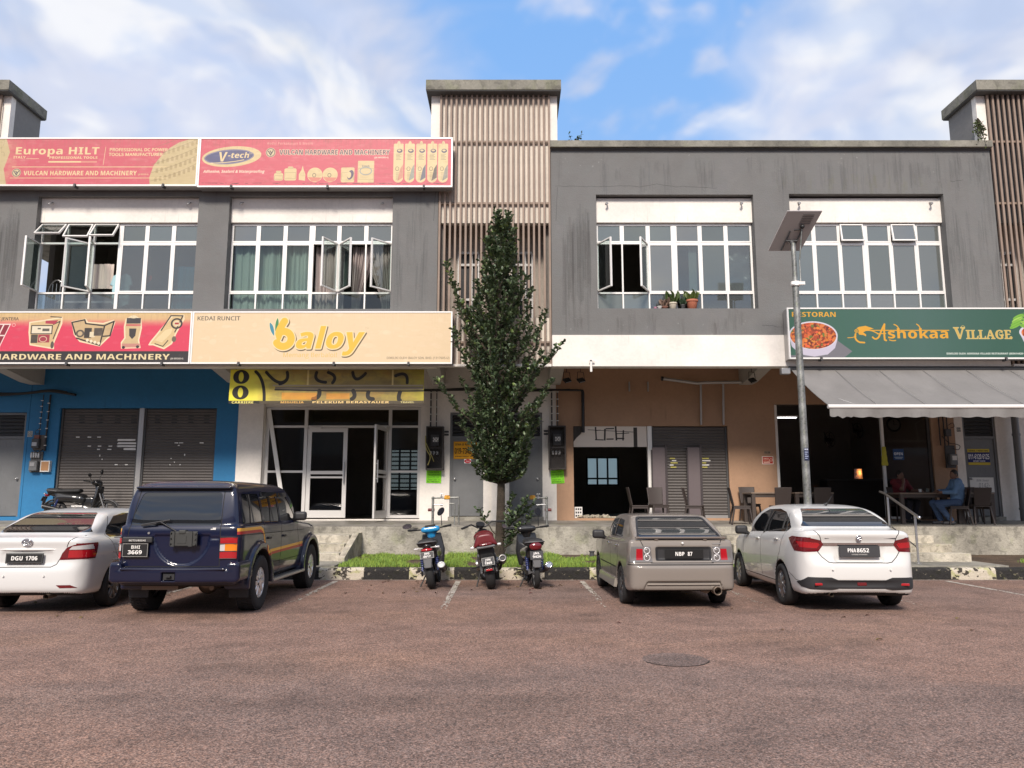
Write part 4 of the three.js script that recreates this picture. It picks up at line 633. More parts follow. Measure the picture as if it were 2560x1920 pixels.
function netGeo(f, lo, hi, cell) { const r = nets(f, lo, hi, cell), g = new THREE.BufferGeometry(); g.setAttribute('position', new THREE.Float32BufferAttribute(r.pos, 3)); g.setAttribute('normal', new THREE.BufferAttribute(r.nrm, 3)); g.setIndex(r.idx); return g; }
// primitives
const sdCap = (x, y, z, a, b, ra, rb) => { const bx = b[0] - a[0], by = b[1] - a[1], bz = b[2] - a[2], px = x - a[0], py = y - a[1], pz = z - a[2], t = clamp((px * bx + py * by + pz * bz) / (bx * bx + by * by + bz * bz || 1)); return Math.hypot(px - bx * t, py - by * t, pz - bz * t) - (ra + (rb - ra) * t); };
const sdEll = (x, y, z, c, r) => { const k0 = Math.hypot((x - c[0]) / r[0], (y - c[1]) / r[1], (z - c[2]) / r[2]), k1 = Math.hypot((x - c[0]) / (r[0] * r[0]), (y - c[1]) / (r[1] * r[1]), (z - c[2]) / (r[2] * r[2])); return k1 < 1e-6 ? -Math.min(...r) : (k0 * (k0 - 1)) / k1; };
const sdBox = (x, y, z, c, h, r) => { const qx = Math.abs(x - c[0]) - h[0] + r, qy = Math.abs(y - c[1]) - h[1] + r, qz = Math.abs(z - c[2]) - h[2] + r; return Math.hypot(Math.max(qx, 0), Math.max(qy, 0), Math.max(qz, 0)) + Math.min(Math.max(qx, qy, qz), 0) - r; };
// 2-D outlines as distance grids
function curveOf(pts, smooth) {
  if (!smooth) return pts; const c = new THREE.CatmullRomCurve3(pts.map(([a, b]) => V(a, b, 0)), true, 'centripetal'), out = []; const n = pts.length * 6; for (let i = 0; i < n; i++) { const p = c.getPoint(i / n); out.push([p.x, p.y]); } return out;
}
const mirrored = (half) => [...half, ...half.slice().reverse().filter(([a]) => a > 1e-6).map(([a, b]) => [-a, b])];
function outline(pts, smooth = true) {
  const P2 = curveOf(pts, smooth), cell = 0.0125, pad = 0.25, xs = P2.map((p) => p[0]), ys = P2.map((p) => p[1]), x0 = Math.min(...xs) - pad, y0 = Math.min(...ys) - pad, nx = Math.ceil((Math.max(...xs) + pad - x0) / cell) + 1, ny = Math.ceil((Math.max(...ys) + pad - y0) / cell) + 1, g = new Float32Array(nx * ny);
  for (let j = 0; j < ny; j++) for (let i = 0; i < nx; i++) {
    const x = x0 + i * cell, y = y0 + j * cell; let d = 1e9, s = 1;
    for (let k = 0, l = P2.length - 1; k < P2.length; l = k++) { const [ax, ay] = P2[k], [bx, by] = P2[l], ex = bx - ax, ey = by - ay, wx = x - ax, wy = y - ay, t = clamp((wx * ex + wy * ey) / (ex * ex + ey * ey || 1)), dx = wx - ex * t, dy = wy - ey * t; d = Math.min(d, dx * dx + dy * dy); const c1 = y >= ay, c2 = y < by, c3 = ex * wy > ey * wx; if ((c1 && c2 && c3) || (!c1 && !c2 && !c3)) s = -s; }
    g[j * nx + i] = s * Math.sqrt(d);
  }
  return (a, b) => { let u = (a - x0) / cell, v = (b - y0) / cell; let out = 0; if (u < 0) { out -= u; u = 0; } if (u > nx - 1.001) { out += u - nx + 1.001; u = nx - 1.001; } if (v < 0) { out -= v; v = 0; } if (v > ny - 1.001) { out += v - ny + 1.001; v = ny - 1.001; } const i = u | 0, j = v | 0, fx = u - i, fy = v - j, o = j * nx + i; return (g[o] * (1 - fx) + g[o + 1] * fx) * (1 - fy) + (g[o + nx] * (1 - fx) + g[o + nx + 1] * fx) * fy + out * cell; };
}
// triangle soup cut along outlines so that panes, lamps and trims fit their bodies exactly
class Soup {
  constructor(v = []) { this.v = v; }                                  // x y z nx ny nz per vertex, three per face
  static from({ pos, nrm, idx }) { const v = []; for (const i of idx) v.push(pos[i * 3], pos[i * 3 + 1], pos[i * 3 + 2], nrm[i * 3], nrm[i * 3 + 1], nrm[i * 3 + 2]); return new Soup(v); }
  cut(poly, ax, ay, when) {                                            // convex poly in coordinates (ax, ay); returns the part inside, keeps the rest
    let area = 0; for (let i = 0; i < poly.length; i++) { const [a, b] = poly[i], [c, d] = poly[(i + 1) % poly.length]; area += a * d - b * c; } if (area < 0) poly = poly.slice().reverse();
    let bx0 = 1e9, bx1 = -1e9, by0 = 1e9, by1 = -1e9; for (const [a, b] of poly) { bx0 = Math.min(bx0, a); bx1 = Math.max(bx1, a); by0 = Math.min(by0, b); by1 = Math.max(by1, b); }
    const V0 = this.v, n = V0.length, inside = [], hit = [], extra = [];
    const emit = (to, pg) => { for (let i = 1; i + 1 < pg.length; i++) to.push(...pg[0], ...pg[i], ...pg[i + 1]); };
    for (let t = 0; t < n; t += 18) {
      const x0 = V0[t + ax], x1 = V0[t + 6 + ax], x2 = V0[t + 12 + ax]; if ((x0 <= bx0 && x1 <= bx0 && x2 <= bx0) || (x0 >= bx1 && x1 >= bx1 && x2 >= bx1)) continue;
      const y0 = V0[t + ay], y1 = V0[t + 6 + ay], y2 = V0[t + 12 + ay]; if ((y0 <= by0 && y1 <= by0 && y2 <= by0) || (y0 >= by1 && y1 >= by1 && y2 >= by1) || !when(V0, t)) continue;
      hit.push(t); let pg = [V0.slice(t, t + 6), V0.slice(t + 6, t + 12), V0.slice(t + 12, t + 18)];
      for (let i = 0; i < poly.length && pg.length; i++) {
        const [a, b] = poly[i], [c, d] = poly[(i + 1) % poly.length], nx = -(d - b), ny = c - a, ins = [], outs = [];
        const dist = pg.map((q) => (q[ax] - a) * nx + (q[ay] - b) * ny);
        for (let k = 0; k < pg.length; k++) { const l = (k + 1) % pg.length, q = pg[k], w = pg[l], dq = dist[k], dw = dist[l]; (dq >= 0 ? ins : outs).push(q); if ((dq >= 0) !== (dw >= 0)) { const s = dq / (dq - dw), m = q.map((z, j) => z + (w[j] - z) * s); ins.push(m); outs.push(m); } }
        if (outs.length > 2) emit(extra, outs); pg = ins.length > 2 ? ins : [];
      }
      if (pg.length) emit(inside, pg);
    }
    if (hit.length) { // close the holes left by the faces that were cut, then add the pieces outside
      let h = 0, w = hit[0]; for (let t = hit[0]; t < n; t += 18) { if (t === hit[h]) { h++; continue; } for (let k = 0; k < 18; k++) V0[w + k] = V0[t + k]; w += 18; }
      V0.length = w; for (let k = 0; k < extra.length; k++) V0.push(extra[k]);
    }
    return new Soup(inside);
  }
  take(test) { const keep = [], got = [], V0 = this.v; for (let t = 0; t < V0.length; t += 18) { const to = test(V0, t) ? got : keep; for (let k = 0; k < 18; k++) to.push(V0[t + k]); } this.v = keep; return new Soup(got); }
  geo(off = 0) { const n = this.v.length / 6, p = new Float32Array(n * 3), m = new Float32Array(n * 3); for (let i = 0; i < n; i++) { const o = i * 6, l = Math.hypot(this.v[o + 3], this.v[o + 4], this.v[o + 5]) || 1; for (let k = 0; k < 3; k++) { m[i * 3 + k] = this.v[o + 3 + k] / l; p[i * 3 + k] = this.v[o + k] + m[i * 3 + k] * off; } } const g = new THREE.BufferGeometry(); g.setAttribute('position', new THREE.BufferAttribute(p, 3)); g.setAttribute('normal', new THREE.BufferAttribute(m, 3)); return g; }
}
const roundPoly = (pts, r, n = 4) => { const out = [], L = pts.length; for (let i = 0; i < L; i++) { const p = pts[(i + L - 1) % L], c = pts[i], q = pts[(i + 1) % L], a = Math.hypot(p[0] - c[0], p[1] - c[1]), b = Math.hypot(q[0] - c[0], q[1] - c[1]), k = Math.min(r, a * 0.45, b * 0.45), A = [c[0] + ((p[0] - c[0]) / a) * k, c[1] + ((p[1] - c[1]) / a) * k], B = [c[0] + ((q[0] - c[0]) / b) * k, c[1] + ((q[1] - c[1]) / b) * k]; for (let j = 0; j <= n; j++) { const t = j / n; out.push([A[0] * (1 - t) * (1 - t) + 2 * c[0] * t * (1 - t) + B[0] * t * t, A[1] * (1 - t) * (1 - t) + 2 * c[1] * t * (1 - t) + B[1] * t * t]); } } return out; };
const mir = (pts) => pts.map(([a, b]) => [-a, b]);
const strips = (line, w) => { const out = []; for (let i = 0; i + 1 < line.length; i++) { const [a, b] = line[i], [c, d] = line[i + 1], l = Math.hypot(c - a, d - b) || 1, ux = ((c - a) / l) * w * 0.4, uy = ((d - b) / l) * w * 0.4, nx = (-(d - b) / l) * w * 0.5, ny = ((c - a) / l) * w * 0.5; out.push([[a + nx - ux, b + ny - uy], [c + nx + ux, d + ny + uy], [c - nx + ux, d - ny + uy], [a - nx - ux, b - ny - uy]]); } return out; };
// ---------------------------------------------------------------- cars (x right, y up, z backwards; the rear axle stands at z = 0)
const M = {
  glass: phys(0.012, 0.013, 0.015, 0.04, { ior: 1.55, clearcoat: 1, clearcoatRoughness: 0.02 }), gap: std(0.015, 0.015, 0.015, 0.8), trim: std(0.022, 0.022, 0.024, 0.55), under: std(0.012, 0.012, 0.012, 0.9),
  red: phys(0.36, 0.008, 0.014, 0.12, { clearcoat: 1 }), darkRed: phys(0.13, 0.006, 0.01, 0.15, { clearcoat: 1 }), amber: phys(0.75, 0.21, 0.012, 0.15, { clearcoat: 1 }), clear: phys(0.52, 0.50, 0.50, 0.15, { clearcoat: 1 }), smoke: phys(0.15, 0.14, 0.135, 0.15, { clearcoat: 1 }),
  rimSilver: std(0.72, 0.71, 0.70, 0.25, { metalness: 0.6 }), rimDark: std(0.09, 0.09, 0.095, 0.4, { metalness: 0.6 }), yellow: std(0.80, 0.42, 0.06, 0.4), stripeRed: std(0.42, 0.035, 0.03, 0.4), plate: std(0.018, 0.018, 0.019, 0.5), exhaust: std(0.20, 0.155, 0.12, 0.45, { metalness: 0.7 }),
};
const paint = (r, g, b, rough = 0.38) => phys(r, g, b, rough, { clearcoat: 0.8, clearcoatRoughness: 0.05, specularIntensity: 0.5 });
function plateTex(lines, opt = {}) { return canvas(512, opt.h ?? 128, (c, w, h) => { c.fillStyle = opt.bg ?? '#1a1a1b'; c.fillRect(0, 0, w, h); if (opt.border) { c.strokeStyle = opt.border; c.lineWidth = 8; c.strokeRect(8, 8, w - 16, h - 16); } lines.forEach(([s, x, y, size, wd, col]) => T(c, s, x, y, size, col ?? '#eceae6', { w: wd })); }); }
function plate(parent, tex, w, h, x, y, z, rx = 0) { mesh('number_plate', new THREE.PlaneGeometry(w, h).rotateX(rx).translate(x, y, z + 0.009), new THREE.MeshStandardMaterial({ map: tex, roughness: 0.45 }), mesh('plate_backing', box(w + 0.006, h + 0.006, 0.012, x, y, z, rx), M.plate, parent)); }
function wheelGeo(r, w, rimR, spokes, opt = {}) {
  const tp = [[rimR * 0.97, -w * 0.36], [rimR * 1.04, -w * 0.46], [r * 0.86, -w * 0.5], [r * 0.965, -w * 0.44], [r, -w * 0.30], [r, w * 0.30], [r * 0.965, w * 0.44], [r * 0.86, w * 0.5], [rimR * 1.04, w * 0.46], [rimR * 0.97, w * 0.36]].map(([a, b]) => new THREE.Vector2(a, b));
  const tg = [new THREE.LatheGeometry(tp, 48).rotateZ(Math.PI / 2)];
  const nb = opt.blocks ?? 0; for (let i = 0; i < nb; i++) for (const s of [-1, 0, 1]) { const a = ((i + (s ? 0.5 : 0)) / nb) * 6.2832; tg.push(box(w * (s ? 0.24 : 0.26), 0.012, (r * 6.2832 * 0.62) / nb, s * w * 0.31, r * (s ? 0.985 : 1) + 0.003, 0).rotateX(a)); }
  const out = w * 0.40, rg = [new THREE.LatheGeometry([[rimR * 0.86, out * 0.2], [rimR * 0.90, out * 0.95], [rimR, out * 1.02], [rimR, out * 0.8], [rimR * 0.93, -w * 0.3]].map(([a, b]) => new THREE.Vector2(a, b)), 40).rotateZ(-Math.PI / 2)];
  for (let i = 0; i < spokes; i++) { const a = (i / spokes) * 6.2832; for (const s of opt.twin ? [-1, 1] : [0]) { const g = rbox(0.03, rimR * 0.86, opt.spoke ?? 0.05, 0.012, out * 0.86, rimR * 0.47, s * rimR * 0.13); g.rotateX(s * 0.1 + (opt.lean ?? 0)); rg.push(g.rotateX(a)); } }
  rg.push(new THREE.CylinderGeometry(rimR * 0.2, rimR * 0.24, 0.05, 20).rotateZ(Math.PI / 2).translate(out * 0.86, 0, 0));
  const back = [new THREE.CylinderGeometry(rimR * 0.93, rimR * 0.93, 0.02, 32).rotateZ(Math.PI / 2).translate(-w * 0.1, 0, 0)];
  return { tyre: merge(tg), rim: merge(rg), back: back[0] };
}
function addWheels(car, g, xs, zs, r, rimMat) {
  for (const z of zs) for (const s of [-1, 1]) { const w = new THREE.Group(); w.name = 'wheel'; w.position.set(s * xs, r, z); if (s < 0) w.rotation.y = Math.PI; car.add(w); mesh('tyre', g.tyre, P.rubber, w); mesh('rim', g.rim, rimMat, w); mesh('brake_disc', g.back, M.under, w); }
}
function bodyField(s) {
  const L = s.lower, Up = s.upper, ls = outline(L.side), lf = outline(mirrored(L.front)), lp = outline(mirrored(L.plan)), us = outline(Up.side), uf = outline(mirrored(Up.front)), up = outline(mirrored(Up.plan)), k = s.k ?? 0.08;
  return (x, y, z) => {
    let d = smax(smax(ls(z, y), lf(x, y), k), lp(x, z), k); d = smin(d, smax(smax(us(z, y), uf(x, y), s.ku ?? 0.07), up(x, z), 0.1), s.ks ?? 0.03);
    if (s.add) d = s.add(x, y, z, d);
    for (const az of [0, -s.wb]) { const r = Math.hypot(z - az, y - s.r) - s.arch; if (s.flare) { const fl = Math.max(Math.abs(r - 0.045) - 0.05, Math.abs(x) - s.flare, 0.55 - Math.abs(x), s.r * 0.9 - y); d = smin(d, fl, 0.05); } d = smax(d, -Math.max(r, 0.52 - Math.abs(x)), 0.018); }
    if (s.carve) d = s.carve(x, y, z, d);
    return d;
  };
}
function buildBody(car, s, paintMat) {
  const f = bodyField(s), soup = Soup.from(nets(f, s.lo, s.hi, s.cell ?? 0.026)), parts = new Map();
  const put = (name, mat, sp, off) => { if (!sp.v.length) return; const key = name + '|' + mat.uuid; if (!parts.has(key)) parts.set(key, [name, mat, []]); parts.get(key)[2].push(sp.geo(off)); };
  const mid = (v, t, k) => (v[t + k] + v[t + 6 + k] + v[t + 12 + k]) / 3;
  put('wheel_well', M.under, soup.take((v, t) => { const x = mid(v, t, 0), y = mid(v, t, 1), z = mid(v, t, 2); if (Math.abs(x) < 0.5) return false; for (const az of [0, -s.wb]) { const dz = z - az, dy = y - s.r, q = Math.hypot(dz, dy); if (q < s.arch + 0.03 && (mid(v, t, 4) * dy + mid(v, t, 5) * dz) / q < -0.6) return true; if (q < s.arch - 0.02 && Math.abs(mid(v, t, 3)) > 0.6) return true; } return false; }), 0);
  put('underbody', M.under, soup.take((v, t) => mid(v, t, 4) < -0.75 && mid(v, t, 1) < (s.sill ?? 0.4)), 0);
  for (const [name, mat, where, polys, off = -0.004, extra] of s.regions) for (const pg of polys) {
    const test = (v, t) => { const nx = mid(v, t, 3), nz = mid(v, t, 5), x = mid(v, t, 0), z = mid(v, t, 2); if (extra && !extra(x, mid(v, t, 1), z)) return false; return where === 'rear' ? nz > 0.12 && z > -1.1 : where === 'right' ? nx > 0.3 : where === 'left' ? nx < -0.3 : where === 'top' ? mid(v, t, 4) > 0.3 : nz < -0.12; };
    const [ax, ay] = where === 'rear' || where === 'front' ? [0, 1] : where === 'top' ? [0, 2] : [2, 1];
    put(name, mat, soup.cut(pg, ax, ay, test), off);
  }
  mesh('body', soup.geo(0), paintMat, car);
  for (const [name, mat, gs] of parts.values()) mesh(name, gs, mat, car);
}
const sides = (name, mat, polys, off, extra) => [[name, mat, 'right', polys, off, extra], [name, mat, 'left', polys, off, extra]];
const both = (polys) => [...polys, ...polys.map(mir)];
function place(name, label, x, d, yaw) { return thing(name, label, 'car', [x, 0, -d], (yaw * Math.PI) / 180); }
const mirrorPair = (car, x, y, z, mat) => { for (const s of [-1, 1]) mesh('side_mirror', [netGeo((a, b, c) => smin(sdBox(a, b, c, [s * (x + 0.12), y, z], [0.105, 0.075, 0.06], 0.045), sdCap(a, b, c, [s * x, y - 0.06, z], [s * (x + 0.08), y - 0.03, z], 0.03, 0.03), 0.03), [s * (x + 0.12) - 0.25, y - 0.2, z - 0.2], [s * (x + 0.12) + 0.25, y + 0.2, z + 0.2], 0.02)], mat, car); };

{ // dark blue off-road car
  const car = place('offroad_car', 'dark blue off-road car with yellow and red stripes, parked by the steps', -4.53, 11.5, 0), wb = 2.85, r = 0.385;
  const rearDoor = [[-0.745, 0.68], [-0.60, 1.70], [0.555, 1.70], [0.575, 0.68]];
  const sideGlass = [[[0.66, 1.235], [0.56, 1.655], [-0.13, 1.66], [-0.16, 1.235]], [[-0.24, 1.235], [-0.22, 1.66], [-0.98, 1.655], [-1.0, 1.235]], [[-1.08, 1.235], [-1.06, 1.655], [-1.52, 1.64], [-1.94, 1.30], [-1.94, 1.235]]];
  const P4 = (pts) => strips(pts, 0.042);
  const stripe = (dy) => [[0.82, 1.165 + dy], [-0.02, 1.165 + dy], [-0.12, 1.13 + dy * 0.7], [-0.19, 1.05 + dy * 0.2], [-0.235 - dy * 0.6, 0.92], [-0.26 - dy * 0.8, 0.815 + dy * 0.4], [-0.27 - dy * 0.9, 0.80 + dy * 0.9], [-2.32, 0.835 + dy]];
  buildBody(car, {
    wb, r, arch: 0.475, flare: 0.885, k: 0.05, ku: 0.06, ks: 0.02, lo: [-1.0, 0.25, -3.85], hi: [1.0, 1.98, 1.05], sill: 0.5,
    lower: { side: [[0.84, 0.44], [0.865, 0.7], [0.868, 1.0], [0.855, 1.2], [0.8, 1.235], [-1.0, 1.235], [-1.95, 1.22], [-2.3, 1.19], [-3.1, 1.12], [-3.42, 1.05], [-3.52, 0.92], [-3.55, 0.6], [-3.5, 0.44], [-3.2, 0.40], [-1.5, 0.40], [0.5, 0.42]], front: [[0, 0.36], [0.7, 0.37], [0.79, 0.45], [0.835, 0.7], [0.845, 0.95], [0.84, 1.12], [0.825, 1.22], [0.7, 1.27], [0, 1.28]], plan: [[0, -3.62], [0.55, -3.58], [0.74, -3.42], [0.82, -3.0], [0.845, -2.2], [0.845, 0.5], [0.84, 0.72], [0.80, 0.83], [0.7, 0.88], [0, 0.90]] },
    upper: { side: [[0.85, 1.1], [0.845, 1.25], [0.80, 1.45], [0.73, 1.70], [0.70, 1.76], [0.55, 1.83], [0.0, 1.86], [-0.9, 1.85], [-1.4, 1.81], [-1.66, 1.74], [-1.95, 1.5], [-2.28, 1.12], [-1.5, 1.02], [0.2, 1.02]], front: [[0, 0.98], [0.83, 1.0], [0.835, 1.15], [0.80, 1.32], [0.73, 1.6], [0.68, 1.74], [0.63, 1.80], [0.45, 1.85], [0, 1.87]], plan: [[0, -2.5], [0.6, -2.4], [0.76, -2.1], [0.83, -1.5], [0.84, 0.4], [0.82, 0.68], [0.76, 0.80], [0.6, 0.86], [0, 0.87]] },
    add: (x, y, z, d) => smin(d, smax(sdBox(x, y, z, [0, 1.735, 0.74], [0.66, 0.022, 0.06], 0.02), Math.abs(x) - 0.66, 0.02), 0.03),
    carve: (x, y, z, d) => { const c = Math.max(Math.hypot(x - 0.05, y - 1.07) - 0.37, y - 1.09, 0.845 - z); d = smax(d, -c, 0.03); const g = Math.max(Math.abs(y - 1.055) - 0.012, Math.abs(x - 0.0) - 0.56, 0.855 - z, Math.hypot(x - 0.05, y - 1.07) < 0.33 ? 1 : -1); return smax(d, -g, 0.01); },
    regions: [
      ['rear_window', M.glass, 'rear', [roundPoly([[-0.685, 1.225], [-0.56, 1.67], [0.53, 1.67], [0.555, 1.225]], 0.05)], -0.006],
      ...[[0.578, 0.79], [-0.86, -0.765]].flatMap(([a, b]) => [['tail_light', M.red, 'rear', [[[a, 0.985], [b, 0.985], [b, 1.07], [a, 1.07]]], 0.012], ['tail_light', M.amber, 'rear', [[[a + (b - a) * (a > 0 ? 0.3 : 0), 0.885], [b - (b - a) * (a > 0 ? 0 : 0.3), 0.885], [b - (b - a) * (a > 0 ? 0 : 0.3), 0.98], [a + (b - a) * (a > 0 ? 0.3 : 0), 0.98]]], 0.012], ['tail_light', M.clear, 'rear', [[[a, 0.885], [b, 0.885], [b, 0.98], [a, 0.98]]], 0.012], ['tail_light', M.red, 'rear', [[[a, 0.785], [b, 0.785], [b, 0.88], [a, 0.88]]], 0.012]]),
      ['panel_gap', M.gap, 'rear', [...strips(rearDoor, 0.012), ...strips([[-0.745, 0.68], [0.575, 0.68]], 0.012), ...strips([[-0.66, 1.725], [0.66, 1.725]], 0.016)]],
      ...sides('side_window', M.glass, sideGlass.map((g) => roundPoly(g, 0.03)), -0.006),
      ...sides('panel_gap', M.gap, [...strips([[-0.19, 1.62], [-0.19, 1.1], [-0.36, 0.75], [-0.56, 0.46]], 0.012), ...strips([[-1.04, 1.66], [-1.06, 0.46]], 0.012), ...strips([[-1.95, 1.22], [-2.02, 1.0], [-2.28, 0.5]], 0.012), ...strips([[0.80, 1.09], [-1.0, 1.07], [-2.4, 1.06]], 0.01), ...strips([[-0.5, 0.62], [-2.3, 0.62]], 0.01)]),
      ['stripe', M.yellow, 'right', P4(stripe(0)), 0.002], ['stripe', M.stripeRed, 'right', P4(stripe(-0.042)), 0.002], ['stripe', M.yellow, 'left', P4(stripe(0)), 0.002], ['stripe', M.stripeRed, 'left', P4(stripe(-0.042)), 0.002],
      ['windscreen', M.glass, 'front', [[[-0.66, 1.28], [0.66, 1.28], [0.57, 1.72], [-0.57, 1.72]]], -0.005, (x, y, z) => z < -1.3],
    ],
  }, paint(0.0035, 0.0065, 0.029, 0.36));
  const navy = paint(0.0035, 0.006, 0.026, 0.42);
  mesh('bumper', netGeo((x, y, z) => { let d = sdBox(x, y, z, [0, 0.565, 0.80], [0.84, 0.09, 0.21], 0.04); d = smin(d, sdBox(Math.abs(x), y, z, [0.79, 0.61, 0.68], [0.085, 0.135, 0.32], 0.05), 0.03); d = smax(d, Math.hypot(x * 0.42, z - 0.0) - 1.02, 0.05); d = smax(d, -Math.max(Math.abs(x + 0.05) - 0.09, Math.abs(y - 0.555) - 0.055, 0.95 - z), 0.015); return smin(d, Math.max(sdBox(x, y, z, [0, 0.655, 0.86], [0.70, 0.014, 0.14], 0.012)), 0.015); }, [-1, 0.4, 0.25], [1, 0.85, 1.15], 0.018), navy, car);
  mesh('tow_hook', [box(0.15, 0.08, 0.03, -0.05, 0.555, 0.955), box(0.07, 0.02, 0.06, -0.05, 0.56, 0.98)], M.trim, car);
  mesh('spare_wheel_bracket', [rbox(0.37, 0.20, 0.03, 0.015, 0.1, 1.05, 0.925), box(0.05, 0.2, 0.05, -0.04, 1.05, 0.93), box(0.05, 0.2, 0.05, 0.2, 1.05, 0.93), box(0.12, 0.1, 0.03, 0.08, 1.04, 0.93), ...[[-0.06, 1.12], [-0.06, 0.98], [0.26, 1.12], [0.26, 0.98], [-0.06, 1.05], [0.26, 1.05]].map(([x, y]) => new THREE.CylinderGeometry(0.014, 0.014, 0.02, 10).rotateX(1.5708).translate(x, y, 0.945)), rbox(0.1, 0.06, 0.1, 0.02, 0.08, 1.14, 0.9)], std(0.035, 0.036, 0.034, 0.6), car);
  mesh('plate_garnish', rbox(0.41, 0.085, 0.05, 0.02, -0.535, 1.035, 0.89), M.trim, car);
  mesh('garnish_lettering', new THREE.PlaneGeometry(0.24, 0.04).translate(-0.53, 1.03, 0.917), new THREE.MeshStandardMaterial({ roughness: 0.4, map: canvas(256, 40, (c, w, h) => { c.fillStyle = '#161617'; c.fillRect(0, 0, w, h); T(c, 'MITSUBISHI', 4, 33, 34, '#cfcdc8', { w: 248 }); }) }), car);
  plate(car, plateTex([['BHI', 168, 108, 92, 190, '#d8d6d0'], ['3669', 110, 214, 108, 290]], { h: 270, border: '#9a9894' }), 0.345, 0.18, -0.555, 0.90, 0.90);
  mesh('wiper', [rod([-0.01, 1.15, 0.915], [-0.26, 1.28, 0.875], 0.009), rod([-0.5, 1.235, 0.885], [-0.12, 1.30, 0.87], 0.012), rod([-0.5, 1.222, 0.885], [-0.3, 1.25, 0.883], 0.009)], M.trim, car);
  mesh('lock', new THREE.CylinderGeometry(0.016, 0.016, 0.012, 12).rotateX(1.5708).translate(-0.40, 1.125, 0.872), P.steel, car);
  mesh('badge', [box(0.07, 0.012, 0.006, 0.47, 1.175, 0.868), box(0.045, 0.014, 0.006, 0.485, 1.19, 0.866)], P.paper, car);
  for (const s of [-1, 1]) { mesh('mud_flap', box(0.27, 0.3, 0.02, s * 0.70, 0.37, 0.40), M.trim, car); mesh('side_step', [rod([s * 0.87, 0.36, -0.55], [s * 0.87, 0.36, -2.32], 0.028, 0.028, 10), box(0.12, 0.03, 1.7, s * 0.80, 0.365, -1.43)], P.steel, car); for (const z of [-0.42, -1.2]) mesh('door_handle', rbox(0.025, 0.035, 0.13, 0.012, s * 0.85, 1.0, z), M.trim, car); for (const z of [[-0.24, -0.96], [-1.08, -1.5]]) mesh('rain_visor', box(0.03, 0.07, z[0] - z[1], s * 0.735, 1.65, (z[0] + z[1]) / 2, 0, 0, s * 0.28), M.glass, car); }
  for (const z of [0.28, -0.62]) for (const s of [-1, 1]) mesh('window_bar', box(0.012, 0.42, 0.02, s * 0.775, 1.445, z, 0, 0, s * 0.25), M.trim, car);
  for (const y of [0.785, 0.883, 0.983, 1.07]) for (const [a, b] of [[0.578, 0.79], [-0.86, -0.765]]) mesh('lamp_guard', rod([a, y, 0.885], [b, y, 0.86], 0.006, 0.006, 6), M.trim, car);
  mesh('underframe', [rod([-0.6, 0.38, 0], [0.6, 0.38, 0], 0.06), box(0.5, 0.14, 0.5, -0.3, 0.42, 0.4), new THREE.SphereGeometry(0.15, 14, 10).translate(0.12, 0.37, 0), rod([0.35, 0.36, 0.5], [0.35, 0.38, -1.5], 0.035)], M.exhaust, car);
  mirrorPair(car, 0.80, 1.30, -1.82, M.trim);
  addWheels(car, wheelGeo(r, 0.265, 0.215, 5, { blocks: 40, twin: true, spoke: 0.06 }), 0.75, [0, -wb], r, M.rimSilver);
}
